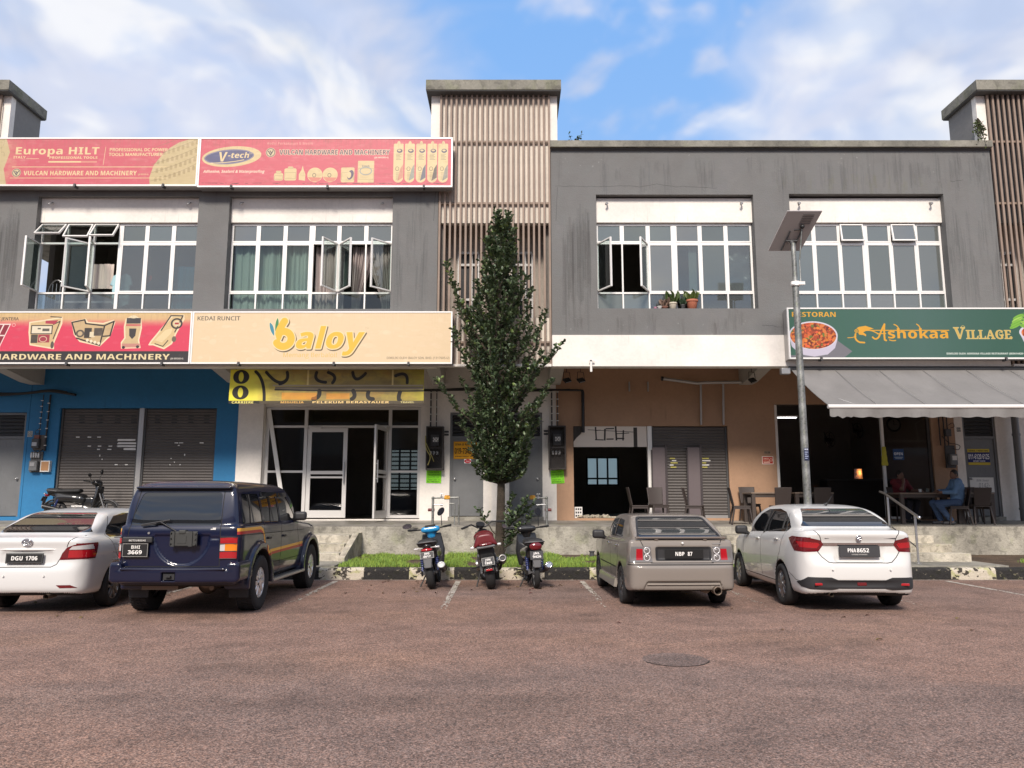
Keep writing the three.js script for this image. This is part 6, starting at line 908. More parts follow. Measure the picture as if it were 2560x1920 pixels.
  mesh('stand', [rod([-0.08, 0.28, -0.45], [-0.23, 0.005 - Math.tan((lean * Math.PI) / 180) * 0.2, -0.28], 0.011), rod([-0.23, 0.008, -0.28], [-0.27, 0.006, -0.28], 0.011), rod([-0.06, 0.25, -0.4], [-0.1, 0.09, -0.2], 0.013), rod([0.06, 0.25, -0.4], [0.1, 0.09, -0.2], 0.013)], P.black, b);
  mesh('chain_cover', rbox(0.03, 0.1, 0.5, 0.02, -0.125, 0.31, -0.22, 0.1), P.black, b);
  return b;
}
const grp = 'motorcycles parked at the kerb';
moped('motorcycle', 'black scooter with a bright blue handlebar cowl at the kerb', -1.42, 14.12, 1, 7.5, { tyre: 0.115, headset: K.blue, guard: K.blue, shield: K.gloss, indicators: true, mirrors: [[-1, -0.36, 1.13, -0.86, 0.1, [0.075, 0.048]], [1, 0.20, 1.33, -0.9, 1.0, [0.085, 0.05]]], plate: (b) => numberPlate(b, [['JWG', 160, 118, 120, 200], ['4817', 110, 246, 120, 290]], 0.20, 0.115, 0, 0.615, 0.31, -0.2, '#2a2a2c'), tip: K.white }, grp);
moped('motorcycle', 'slim dark moped with a large red tail lamp and navy side panels', 0.44, 14.2, 6, 3.5, { tyre: 0.078, panel: K.gloss, shield: K.gloss, guard: K.navy, spring: K.navy, mirrors: [[-1, -0.36, 1.10, -0.86, 0.8, [0.035, 0.05]], [1, 0.20, 1.34, -0.9, 0.2, [0.05, 0.08]]], lamp: M.darkRed, lampW: 0.095, lampH: 0.075, lampY: 0.755, plate: (b) => numberPlate(b, [['JNL', 130, 150, 140, 250], ['9426', 90, 310, 150, 340]], 0.19, 0.145, 0, 0.605, 0.315, -0.15, '#3a3a3d', '#3a3a3d'), steer: 0.1, muffler: K.grey }, grp);
moped('motorcycle', 'black and silver scooter side-on before the closed shutters', -11.75, 20.05, -84, 3, { y: 0.985, tyre: 0.10, panel: K.gloss, shield: K.gloss, guard: K.grey, indicators: true, mirrors: [[-1, -0.30, 1.34, -0.9, 0.2, [0.05, 0.07]], [1, 0.3, 1.2, -0.9, 0.1, [0.07, 0.045]]], plate: (b) => numberPlate(b, [['JWS', 160, 118, 120, 200], ['2207', 110, 246, 120, 290]], 0.20, 0.115, 0, 0.615, 0.31, -0.4, '#2a2a2c') });
{ // red roadster between the two scooters
  const b = thing('motorcycle', 'red naked motorcycle with turned handlebars beside the tree trunk', 'motorcycle', [-0.36, 0, -14.12], 0.0, grp); b.rotation.order = 'YXZ'; b.rotation.z = 0.155; b.rotation.y = 0.06; b.scale.x = 1.12;
  const r = 0.30; bikeWheel(b, 0, r, 0.15); bikeWheel(b, -1.36, r, 0.115, 0.45);
  mesh('frame', [rod([-0.12, 0.45, -0.55], [-0.10, 0.85, -0.95], 0.03), rod([0.12, 0.45, -0.55], [0.10, 0.85, -0.95], 0.03), rod([-0.1, 0.5, -0.5], [-0.09, 0.80, 0.05], 0.022), rod([0.1, 0.5, -0.5], [0.09, 0.80, 0.05], 0.022)], P.black, b);
  mesh('engine', [rbox(0.32, 0.3, 0.42, 0.06, 0, 0.45, -0.72), rbox(0.2, 0.22, 0.22, 0.04, 0, 0.62, -0.85), rod([-0.19, 0.4, -0.66], [0.19, 0.4, -0.66], 0.1, 0.1, 18)], K.metal, b);
  mesh('swing_arm', [rod([0.11, r, 0], [0.11, 0.42, -0.5], 0.03), rod([-0.11, r, 0], [-0.11, 0.42, -0.5], 0.03), rod([-0.13, r, 0], [0.13, r, 0], 0.016)], K.grey, b);
  mesh('fuel_tank', netGeo((x, y, z) => smin(sdEll(x, y, z, [0, 0.90, -0.68], [0.17, 0.11, 0.27]), sdEll(x, y, z, [0, 0.86, -0.45], [0.11, 0.08, 0.2]), 0.08), [-0.3, 0.7, -1.05], [0.3, 1.15, -0.1], 0.02), K.red, b);
  mesh('seat', netGeo((x, y, z) => sdBox(x, y, z, [0, 0.85 + Math.max(0, z + 0.3) * 0.12, -0.2], [0.125, 0.04, 0.32], 0.04), [-0.25, 0.7, -0.65], [0.25, 1.05, 0.25], 0.02), K.seat, b);
  mesh('tail_cowl', netGeo((x, y, z) => smax(sdBox(x, y, z, [0, 0.90 - x * x * 1.6, -0.02], [0.175 - (y - 0.82) * 0.35, 0.10, 0.25], 0.05), y - 1.0, 0.05), [-0.3, 0.65, -0.5], [0.3, 1.1, 0.4], 0.018), K.red, b);
  mesh('tail_light', netGeo((x, y, z) => sdBox(x, y, z, [0, 0.80, 0.235 - x * x], [0.105, 0.022, 0.03], 0.02), [-0.2, 0.7, 0.1], [0.2, 0.9, 0.35], 0.012), M.darkRed, b);
  mesh('under_tail', [rbox(0.30, 0.045, 0.24, 0.02, 0, 0.755, 0.13), rod([-0.18, 0.765, 0.12], [-0.10, 0.77, 0.12], 0.012), rod([0.18, 0.765, 0.12], [0.10, 0.77, 0.12], 0.012)], K.grey, b);
  for (const s of [-1, 1]) mesh('indicator', rbox(0.07, 0.045, 0.05, 0.018, s * 0.215, 0.765, 0.13), M.clear, b);
  mesh('inner_guard', netGeo((x, y, z) => sdBox(x, y, z, [0, 0.63, 0.0], [0.13 - Math.abs(y - 0.66) * 0.1, 0.15, 0.12], 0.04), [-0.2, 0.42, -0.2], [0.2, 0.85, 0.2], 0.02), P.black, b);
  mesh('hugger', [arc(r + 0.025, r + 0.04, 0.15, 1.35, 3.0, r, 0), rod([0.1, r, 0], [0.06, 0.50, 0.32], 0.012), rod([-0.1, r, 0], [-0.06, 0.50, 0.32], 0.012), rbox(0.1, 0.12, 0.02, 0.01, 0, 0.41, 0.37)], P.black, b);
  numberPlate(b, [['JTN', 150, 150, 130, 220], ['1869', 100, 300, 140, 310]], 0.195, 0.135, 0, 0.515, 0.375, -0.2, '#303033');
  mesh('reflector', rbox(0.1, 0.035, 0.012, 0.006, 0, 0.37, 0.385), M.red, b);
  mesh('front_fork', [rod([-0.1, r, -1.36], [-0.1, 0.98, -1.10], 0.026), rod([0.1, r, -1.36], [0.1, 0.98, -1.10], 0.026)], K.metal, b);
  mesh('front_mudguard', arc(r + 0.02, r + 0.035, 0.13, 0.5, 2.4, r, -1.36), P.black, b);
  mesh('headlamp', netGeo((x, y, z) => sdEll(x, y, z, [0, 0.93, -1.22], [0.11, 0.1, 0.1]), [-0.2, 0.75, -1.4], [0.2, 1.1, -1.05], 0.02), P.black, b);
  const H = new THREE.Group(); H.name = 'handlebar'; H.position.set(0, 0, -1.08); H.rotation.y = 0.42; b.add(H);
  mesh('bar', tube([[-0.40, 1.10, 0.10], [-0.20, 1.14, 0.02], [-0.08, 1.06, 0], [0.08, 1.06, 0], [0.20, 1.14, 0.02], [0.40, 1.10, 0.10]], 0.014, 8), P.black, H);
  mesh('grip', [rod([-0.42, 1.098, 0.105], [-0.29, 1.12, 0.055], 0.021), rod([0.42, 1.098, 0.105], [0.29, 1.12, 0.055], 0.021)], P.rubber, H);
  mesh('instrument', [new THREE.CylinderGeometry(0.08, 0.07, 0.06, 22).rotateX(0.6).translate(0, 1.10, -0.05), rod([0, 1.06, -0.04], [0, 0.98, -0.06], 0.03)], P.black, H);
  mesh('brake_lever', [rod([-0.22, 1.13, -0.03], [-0.40, 1.11, 0.03], 0.008), rod([0.22, 1.13, -0.03], [0.40, 1.11, 0.03], 0.008)], K.metal, H);
  mesh('exhaust', [new THREE.CylinderGeometry(0.07, 0.06, 0.42, 18).rotateX(1.35).translate(0.235, 0.47, -0.05), tube([[0.1, 0.3, -0.9], [0.18, 0.27, -0.6], [0.23, 0.42, -0.25]], 0.026, 8, false)], P.black, b);
  mesh('exhaust_tip', [new THREE.TorusGeometry(0.05, 0.012, 8, 20).rotateX(-0.22).translate(0.235, 0.515, 0.165)], K.metal, b);
  mesh('stand', [rod([-0.12, 0.33, -0.5], [-0.26, -0.03, -0.3], 0.013), rod([-0.26, -0.03, -0.3], [-0.30, -0.03, -0.3], 0.013)], P.black, b);
  for (const s of [-1, 1]) mesh('foot_peg', rod([s * 0.12, 0.38, -0.4], [s * 0.27, 0.38, -0.38], 0.014), P.rubber, b);
}
// ---------------------------------------------------------------- shop fronts, meters, pipes, awning, posters
const flat = (name, tex, w, h, x, y, d, parent, o = {}) => { const g = new THREE.BoxGeometry(w, h, 0.004); if (o.rz) g.rotateZ(o.rz); g.translate(x, y, -d); const m = new THREE.MeshStandardMaterial({ map: tex, roughness: o.rough ?? 0.7 }); return mesh(name, g, m, parent); };
const poster = (name, label, cat, tex, w, h, x, y, d, o = {}) => { const m = flat(name, tex, w, h, x, y, d, null, o); return setTag(m, label, cat); };
P.aluW = std(0.62, 0.60, 0.575, 0.4, { metalness: 0.25 });
{ // aluminium and glass front of the empty shop
  const t = thing('shopfront', 'aluminium shopfront with a glass double door, one leaf open', 'shopfront'), d = GW + 0.05, y0 = FL + 0.06, y1 = 4.12;
  const bar = (n, a, b, c, e) => mesh(n, bd(a, b, c, e, d, d + 0.09), P.aluW, t);
  bar('frame_post', -6.82, -6.72, y0, y1); bar('frame_post', -5.75, -5.66, y0, y1 - 0.07); bar('frame_post', -3.42, -3.33, y0, y1 - 0.07); bar('frame_post', -2.6, -2.52, y0, y1);
  bar('frame_rail', -6.72, -2.6, y1 - 0.07, y1); bar('transom', -6.72, -5.75, 3.55, 3.61); bar('transom', -5.66, -3.42, 3.55, 3.61); bar('transom', -3.33, -2.6, 3.55, 3.61); bar('mid_rail', -6.72, -5.75, 2.31, 2.37); bar('mid_rail', -3.33, -2.6, 2.31, 2.37); bar('sill', -6.72, -5.75, y0, y0 + 0.08); bar('sill', -3.33, -2.6, y0, y0 + 0.08);
  for (const [a, b, c, e] of [[-6.72, -5.75, 3.61, 4.05], [-5.66, -3.42, 3.61, 4.05], [-3.33, -2.6, 3.61, 4.05], [-6.72, -5.75, 2.37, 3.55], [-3.33, -2.6, 2.37, 3.55], [-6.72, -5.75, y0 + 0.08, 2.31], [-3.33, -2.6, y0 + 0.08, 2.31]]) mesh('pane', bd(a, b, c, e, d + 0.04, d + 0.046), P.shopGlass, t);
  const leaf = (hx, dir, ang) => {
    const w = 1.1, h = 3.53 - y0, g = new THREE.Matrix4().makeTranslation(hx, y0 + 0.01, -d - 0.04).multiply(new THREE.Matrix4().makeRotationY(ang)), k = 0.11;
    const fr = [box(k, h, 0.05, dir * k / 2, h / 2), box(k, h, 0.05, dir * (w - k / 2), h / 2), box(w - 2 * k, k, 0.05, dir * w / 2, h - k / 2), box(w - 2 * k, 0.2, 0.05, dir * w / 2, 0.1), box(w - 2 * k, 0.09, 0.05, dir * w / 2, h * 0.5), box(w - 2 * k, 0.05, 0.05, dir * w / 2, h * 0.5 - 0.13)].map((q) => q.applyMatrix4(g));
    mesh('door_leaf', fr, P.aluW, t); mesh('door_pane', box(w - 2 * k, h - 0.2 - k, 0.006, dir * w / 2, 0.2 + (h - 0.2 - k) / 2).applyMatrix4(g), P.shopGlass, t);
    mesh('door_handle', [rod([dir * (w - 0.06), h * 0.38, 0.07], [dir * (w - 0.06), h * 0.62, 0.07], 0.016), rod([dir * (w - 0.06), h * 0.42, 0], [dir * (w - 0.06), h * 0.42, 0.07], 0.01), rod([dir * (w - 0.06), h * 0.58, 0], [dir * (w - 0.06), h * 0.58, 0.07], 0.01)].map((q) => q.applyMatrix4(g)), P.steel, t);
    mesh('door_closer', box(0.3, 0.06, 0.05, dir * 0.22, h + 0.0, 0.05).applyMatrix4(g), P.aluW, t);
  };
  leaf(-5.65, 1, 0); leaf(-3.43, -1, 1.42);
}
solo('timber_plank', box(0.11, 2.95, 0.03, 0, 0, 0, 0, 0, 0.19).translate(-6.46, 2.62, -GW + 0.02), P.paper, 'long white plank leaning across the glass of the empty shop', 'plank');
// rear windows that let daylight into the shops
function rearWindow(parent, x0, x1, y0, y1, d, n, split, pane) {
  const w = new THREE.Group(); w.name = 'rear_window'; parent.add(w); const bars = [bd(x0, x1, y0, y0 + 0.05, d, d + 0.08), bd(x0, x1, y1 - 0.05, y1, d, d + 0.08), bd(x0, x1, split - 0.03, split + 0.03, d, d + 0.08)];
  for (let i = 0; i <= n; i++) { const x = lerp(x0 + 0.03, x1 - 0.03, i / n); bars.push(bd(x - 0.03, x + 0.03, y0 + 0.05, y1 - 0.05, d - 0.002, d + 0.082)); }
  mesh('frame', bars, P.dark, w); mesh('pane', bd(x0, x1, y0, y1, d + 0.09, d + 0.1), pane, w); return w;
}
P.frost = phys(0.80, 0.88, 0.84, 0.8, { transmission: 0.85, thickness: 0 });
rearWindow(right, 2.78, 4.0, 2.1, 3.16, 28.95, 3, 2.36, P.frost);
{ const w = rearWindow(left, -4.6, -3.35, 1.9, 3.45, 28.65, 3, 2.62, P.frost); for (let i = 0; i < 9; i++) mesh('louver_bar', bd(-4.58, -3.37, 2.0 + i * 0.16, 2.05 + i * 0.16, 28.58, 28.62), P.black, w); }
{ // torn header board of the open shop
  const tx = canvas(512, 160, (c, w, h) => { c.fillStyle = '#ddd3c8'; c.fillRect(0, 0, w, h); c.fillStyle = '#2c2927'; const r = rng(5); poly(c, [[0, 0], [80, 0], [50, 60], [20, 90], [0, 120]], '#3a3532'); for (const [x, y, a, b] of [[150, 5, 10, 100], [215, 20, 12, 90], [290, 0, 12, 110], [345, 30, 10, 80], [150, 100, 60, 8], [230, 95, 50, 10], [295, 90, 60, 10], [225, 15, 60, 9], [150, 30, 40, 6], [100, 25, 320, 4], [300, 55, 90, 6]]) { c.save(); c.translate(x, y); c.rotate((r() - 0.5) * 0.15); c.fillRect(0, 0, a, b); c.restore(); } c.fillStyle = '#3b3633'; c.fillRect(420, 10, 26, 150); });
  poster('header_board', 'torn white header board with broken dark lettering over the open shop', 'board', tx, 2.02, 0.57, 2.71, 3.30, GW + 0.03);
  solo('debris', Array.from({ length: 26 }, (_, i) => box(rr(0.04, 0.14), rr(0.02, 0.08), rr(0.04, 0.12), rr(1.85, 2.6), FL + 0.1, -GW - rr(0.1, 0.5), rr(-1, 1), rr(0, 3), rr(-1, 1))), P.stepB, 'small heap of broken plaster on the floor of the open shop', 'rubble', null, 'stuff');
  const c = thing('plastic_crate', 'small pale crate just inside the open shop', 'crate', [1.82, FL + 0.06, -GW - 0.25]); mesh('side', [box(0.2, 0.3, 0.012, 0, 0.15, 0.1), box(0.2, 0.3, 0.012, 0, 0.15, -0.1), box(0.012, 0.3, 0.2, 0.1, 0.15, 0), box(0.012, 0.3, 0.2, -0.1, 0.15, 0)], P.paper, c); mesh('slot', Array.from({ length: 9 }, (_, i) => box(0.04, 0.05, 0.016, -0.06 + (i % 3) * 0.06, 0.06 + Math.floor(i / 3) * 0.09, 0.1)), P.dark, c);
  solo('timber_plank', box(0.55, 0.03, 0.09).rotateY(0.1).translate(2.75, FL + 0.09, -GW - 0.1), P.stepA, 'short flat plank lying in the doorway of the open shop', 'plank');
}
// scraps on the brown shutter and its plain panels
{ const r = rng(61); for (const [x, w] of [[5.28, 0.36], [4.42, 0.2]]) { const g = thing('poster_remains', x > 5 ? 'torn yellow poster strips on the right panel of the brown shutter' : 'torn yellow poster strips on the left panel of the brown shutter', 'poster'); for (let i = 0; i < 5; i++) mesh('strip', box(w * (0.5 + r() * 0.5), 0.035, 0.003, x + (r() - 0.5) * 0.1, 2.70 - i * 0.06, -GW - 0.066), i % 2 ? P.paper : std(0.5, 0.45, 0.12, 0.8), g); } }
// caged electricity meters on either side of the stair doors
function meterCage(label, x0, x1, y0, y1, cable) {
  const t = thing('meter_cage', label, 'meter box'), d = GW - 0.22, w = x1 - x0;
  P.cage = std(0.035, 0.028, 0.025, 0.6);
  mesh('back_box', [bd(x0, x1, y0, y1, GW - 0.02, GW), bd(x0, x0 + 0.02, y0, y1, d, GW - 0.02), bd(x1 - 0.02, x1, y0, y1, d, GW - 0.02), bd(x0, x1, y0, y0 + 0.02, d, GW - 0.02), bd(x0, x1, y1 - 0.02, y1, d, GW - 0.02)], P.cage, t);
  mesh('cage_frame', [bd(x0, x1, y1 - 0.04, y1, d - 0.02, d), bd(x0, x1, y0, y0 + 0.04, d - 0.02, d), bd(x0, x0 + 0.035, y0, y1, d - 0.022, d - 0.002), bd(x1 - 0.035, x1, y0, y1, d - 0.022, d - 0.002), bd(x0, x1, (y0 + y1) / 2 - 0.015, (y0 + y1) / 2 + 0.015, d - 0.02, d)], P.cage, t);
  const bars = []; for (let i = -4; i < 18; i++) { for (const s of [-1, 1]) { const yb = y0 + i * 0.09, a = [x0 + 0.03, s > 0 ? yb : yb + w], b = [x1 - 0.03, s > 0 ? yb + w : yb]; if (Math.min(a[1], b[1]) < y0 + 0.03 || Math.max(a[1], b[1]) > y1 - 0.03) continue; bars.push(rod([a[0], a[1], -d + 0.008], [b[0], b[1], -d + 0.008], 0.0045, 0.0045, 4)); } } mesh('mesh_wire', bars, P.cage, t);
  mesh('meter', [rbox(0.24, 0.32, 0.1, 0.02, (x0 + x1) / 2, y1 - 0.38, -GW + 0.1)], P.doorDark, t); mesh('meter_dial', box(0.15, 0.12, 0.01, (x0 + x1) / 2 + 0.02, y1 - 0.36, -GW + 0.155), P.paper, t); mesh('fuse', [0, 1, 2].map((i) => rbox(0.06, 0.11, 0.06, 0.01, x0 + 0.12 + i * 0.09, y0 + 0.46, -GW + 0.08)), P.aluGrey, t);
  for (const [x, r] of [[x0 + 0.1, 0.022], [x0 + 0.26, 0.014]]) { mesh('conduit', rod([x, y1 - 0.02, -GW + 0.06], [x, 4.56, -GW + 0.06], r), P.doorDark, t); for (let i = 0; i < 5; i++) mesh('saddle', box(0.07, 0.02, 0.02, x, y1 + 0.15 + i * 0.2, -GW + 0.085), P.paper, t); }
  const px = cable > 0 ? x1 : x0 - 0.13; mesh('number_tag', [box(0.12, 0.055, 0.006, px + 0.065, y1 - 0.13, -GW + 0.006)], P.doorDark, t); mesh('number_tag', [box(0.12, 0.055, 0.006, px + 0.065, y1 - 0.21, -GW + 0.006)], P.doorDark, t);
  return t;
}
const cageL = meterCage('dark caged electricity meter beside the empty shop', -2.345, -1.87, 2.38, 3.56, 1);
mesh('loose_wire', [tube([[-2.36, 3.3, -20.95], [-2.33, 2.95, -20.9], [-2.22, 2.72, -20.93], [-2.28, 2.5, -20.92]], 0.012, 6, false), tube([[-2.34, 3.1, -20.93], [-2.2, 2.8, -20.9], [-2.12, 2.6, -20.94]], 0.01, 6, false)], std(0.45, 0.38, 0.12, 0.6), cageL);
meterCage('dark caged electricity meter at the edge of the brown wall', 1.0, 1.47, 2.39, 3.58, -1);
const noteTex = (seed) => canvas(256, 220, (c, w, h) => { c.fillStyle = '#7fd41e'; c.fillRect(0, 0, w, h); ['Sewa Bilik', '2 rm 1 bath Jln Sendi', 'Sewa RM 350', 'Dapur ada  12', '0177453521'].forEach((s, i) => T(c, s, 14 + (i % 2) * 8, 40 + i * 42, i === 4 ? 40 : 30, '#1c3a12', { w: 200 + ((i * seed) % 30), skew: 0.1, bold: i === 4 })); });
poster('paper_note', 'bright green handwritten note under the meter beside the empty shop', 'notice', noteTex(3), 0.41, 0.34, -2.14, 2.195, GW - 0.012, { rz: -0.02 });
poster('paper_note', 'bright green handwritten note under the meter at the brown wall', 'notice', noteTex(7), 0.36, 0.36, 1.245, 2.195, GW - 0.012, { rz: 0.06 });
const rentTex = canvas(512, 350, (c, w, h) => { c.fillStyle = '#e2a018'; c.fillRect(0, 0, w, h); c.strokeStyle = '#5b3a08'; c.lineWidth = 5; c.strokeRect(8, 8, w - 16, h - 16); T(c, 'SEWA @ RENT  JUAL', 26, 80, 56, '#2b1c06', { w: 460 }); T(c, '019-7342113', 22, 245, 160, '#2b1c06', { w: 470 }); T(c, 'HUBUNGI  RAHMAN  HARTANAH', 28, 312, 34, '#2b1c06', { w: 456 }); });
poster('rent_sign', 'yellow rent sign with a phone number on the grey metal door', 'sign', rentTex, 0.70, 0.485, -1.262, 2.925, GW + 0.053);
poster('sticker', 'small red sticker below the yellow rent sign', 'sticker', canvas(128, 80, (c, w, h) => { c.fillStyle = '#fff'; c.fillRect(0, 0, w, h); ell(c, 64, 40, 62, 38, '#c81d2c'); T(c, 'Wash', 30, 52, 34, '#f6e8e4', { w: 70, skew: 0.2 }); }), 0.19, 0.115, -1.22, 2.625, GW + 0.054);
const shopNumTex = canvas(256, 256, (c, w, h) => { c.fillStyle = '#c9c6bc'; c.fillRect(0, 0, w, h); ['52 A', '52 B', '52 01'].forEach((s, i) => { c.fillStyle = '#202020'; c.fillRect(20, 14 + i * 80, 216, 66); T(c, s, 40, 66 + i * 80, 52, '#eee', { w: 170 }); }); });
poster('number_sign', 'stack of small unit number plates on the blue wall', 'sign', shopNumTex, 0.13, 0.16, -13.30, 3.37, GW - 0.004);
{ // open meter boards on the blue wall
  const t = thing('meter_board', 'stacked electricity meters with conduits on the blue wall', 'meter box');
  mesh('board', bd(-13.17, -12.86, 2.92, 3.34, GW - 0.04, GW), std(0.12, 0.11, 0.10, 0.7), t); mesh('meter', rbox(0.2, 0.26, 0.12, 0.02, -13.05, 3.1, -GW + 0.1), P.doorDark, t); mesh('meter_dial', box(0.13, 0.1, 0.01, -13.06, 3.08, -GW + 0.165), P.aluGrey, t); mesh('breaker', box(0.12, 0.1, 0.08, -13.04, 3.28, -GW + 0.08), std(0.2, 0.07, 0.05, 0.6), t);
  mesh('board', bd(-13.2, -12.88, 2.32, 2.88, GW - 0.04, GW), std(0.10, 0.095, 0.09, 0.7), t); mesh('meter', rbox(0.22, 0.27, 0.13, 0.02, -13.05, 2.49, -GW + 0.105), P.doorGrey, t); mesh('meter_dial', box(0.13, 0.1, 0.01, -13.06, 2.53, -GW + 0.175), P.aluGrey, t); mesh('fuse', [0, 1, 2, 3].map((i) => rbox(0.05, 0.14, 0.07, 0.01, -13.15 + i * 0.065, 2.78, -GW + 0.08)), P.aluGrey, t);
  mesh('junction_box', [bd(-12.88, -12.63, 2.33, 2.63, GW - 0.1, GW)], P.paper, t); mesh('box_lid', bd(-12.855, -12.655, 2.36, 2.605, GW - 0.106, GW - 0.1), std(0.42, 0.22, 0.10, 0.6), t);
  for (const [x, y, r] of [[-13.02, 3.34, 0.012], [-12.83, 2.9, 0.024]]) { mesh('conduit', rod([x, y, -GW + 0.05], [x + 0.03, 4.46, -GW + 0.05], r), P.black, t); for (let i = 0; i < 6; i++) mesh('saddle', box(0.06, 0.018, 0.02, x + 0.015, y + 0.15 + (i * (4.3 - y)) / 6, -GW + 0.075), P.paper, t); }
  mesh('wire_loop', [tube([[-13.12, 3.42, -21.12], [-13.0, 3.5, -21.08], [-12.98, 3.4, -21.1], [-13.08, 3.36, -21.1], [-13.12, 3.42, -21.12]], 0.008, 6, false), tube([[-13.1, 2.92, -21.1], [-12.95, 2.86, -21.05], [-12.84, 2.95, -21.1]], 0.014, 6, false)], P.black, t);
}
// black cable bundles along the walls
solo('cable_bundle', [tube([[-15, 4.47, -21.08], [-14.2, 4.44, -21.08], [-13.3, 4.5, -21.08], [-12.8, 4.55, -21.08], [-12.4, 4.5, -21.08], [-12.05, 4.44, -21.06]], 0.035, 8, false), tube([[-15, 4.52, -21.06], [-13.6, 4.49, -21.06], [-12.7, 4.58, -21.06], [-12.3, 4.52, -21.06]], 0.02, 6, false)], P.black, 'thick black cable bundle along the top of the blue wall', 'cable');
solo('cable_bundle', [tube([[-3.6, 4.60, -21.07], [-2.3, 4.58, -21.07], [-1.0, 4.62, -21.07], [0.4, 4.6, -21.07], [1.2, 4.58, -21.07], [1.93, 4.57, -21.07]], 0.03, 8, false), tube([[-2.5, 4.55, -21.06], [-1.0, 4.57, -21.06], [0.9, 4.55, -21.06], [1.6, 4.6, -21.06]], 0.018, 6, false), tube([[1.93, 4.58, -21.09], [1.96, 4.5, -21.09], [1.955, 3.4, -21.09]], 0.045, 8)], P.black, 'black cable run above the stair doors bending down at the brown wall', 'cable');
// standpipes with water meters on the walkway
function standpipe(label, x, s) {
  const t = thing('water_standpipe', label, 'pipe', [x, 0.955, -19.35]); const o = (a) => s * a;
  mesh('riser', [rod([0, 0, 0], [0, 0.66, 0], 0.032), rod([0, 0.34, 0], [0, 0.40, 0], 0.045)], P.galv, t); mesh('elbow', new THREE.SphereGeometry(0.04, 12, 8).translate(0, 0.66, 0), P.galv, t);
  mesh('cross_pipe', rod([0, 0.66, 0], [o(0.64), 0.68, 0], 0.02), P.galv, t); mesh('drop_pipe', [rod([o(0.64), 0.68, 0], [o(0.645), 0.0, -0.05], 0.02), rod([o(0.64), 0.68, 0], [o(0.52), 0.66, 0], 0.02)], P.galv, t);
  mesh('water_meter', [new THREE.CylinderGeometry(0.055, 0.055, 0.09, 18).translate(o(0.35), 0.685, 0), new THREE.CylinderGeometry(0.045, 0.045, 0.14, 16).rotateZ(1.5708).translate(o(0.35), 0.67, 0)], std(0.62, 0.30, 0.03, 0.5), t);
  mesh('valve', [rod([o(0.21), 0.67, 0], [o(0.21), 0.76, 0], 0.01), rod([o(0.16), 0.76, 0], [o(0.26), 0.76, 0], 0.01), rod([o(0.21), 0.645, 0], [o(0.21), 0.70, 0], 0.03)], P.steel, t);
  mesh('tap', [rod([0, 0.5, 0], [o(0.24), 0.5, 0], 0.016), rod([o(0.18), 0.49, 0], [o(0.25), 0.49, 0.0], 0.022)], P.steel, t); mesh('clamp', [rod([o(-0.12), 0.37, 0], [o(0.04), 0.37, 0], 0.036)], std(0.14, 0.03, 0.03, 0.6), t); mesh('drain_pipe', [rod([o(0.54), 0.52, 0.02], [o(0.54), 0, 0.02], 0.016), rod([o(0.54), 0.52, 0.02], [o(0.40), 0.53, 0.02], 0.016)], P.galv, t);
}
standpipe('galvanised standpipe with an orange water meter before the shopfront', -1.965, 1);
standpipe('galvanised standpipe with an orange water meter beside the brown wall', 0.86, -1);
// white pipework under the ceiling of the brown shop, and the spike on the beam
{ const t = thing('pipe_frame', 'pale pipework hung on the brown wall above the shutter', 'pipe'); mesh('pipe', tube([[4.14, 4.87, -20.9], [5.1, 4.74, -20.9], [5.3, 4.76, -20.9], [6.3, 4.77, -20.9]], 0.045, 8), P.aluGrey, t); for (const [x, y] of [[5.21, 3.62], [5.83, 3.62]]) mesh('dropper', rod([x, 4.74, -21.0], [x, y, -21.12], 0.03), P.aluGrey, t); for (const x of [3.26, 3.78]) mesh('wall_clip', rod([x, 4.55, -21.15], [x, 4.82, -21.15], 0.022), P.aluGrey, t); mesh('end_cap', [rod([4.10, 4.88, -20.9], [4.16, 4.865, -20.9], 0.06)], P.black, t); }
solo('hanging_bracket', [box(0.05, 0.34, 0.03, 1.93, 4.83, -18.5), box(0.13, 0.03, 0.03, 1.95, 4.93, -18.5)], P.paper, 'white metal bracket hanging from the white beam', 'bracket');
for (const [x, lb] of [[1.42, 'black wire floodlight frame under the white beam by the tree'], [6.2, 'black wire floodlight frame under the beam by the lamp post'], [1.78, 'flat black floodlight under the white beam']]) { const t = thing('floodlight', lb, 'light', [x, 4.62, -19.6], 0.3); mesh('body', rbox(0.2, 0.15, 0.05, 0.015, 0, 0, 0, -0.7, 0.2, 0.3), P.black, t); mesh('lens', box(0.16, 0.11, 0.006, 0, -0.02, 0.03, -0.7, 0.2, 0.3), P.aluGrey, t); mesh('yoke', [rod([-0.1, 0, 0], [-0.08, 0.22, -0.03], 0.008), rod([0.1, 0, 0], [0.08, 0.22, -0.03], 0.008), rod([-0.08, 0.22, -0.03], [0.08, 0.22, -0.03], 0.008), rod([0, 0.22, -0.03], [0, 0.5, -0.03], 0.008)], P.black, t); }
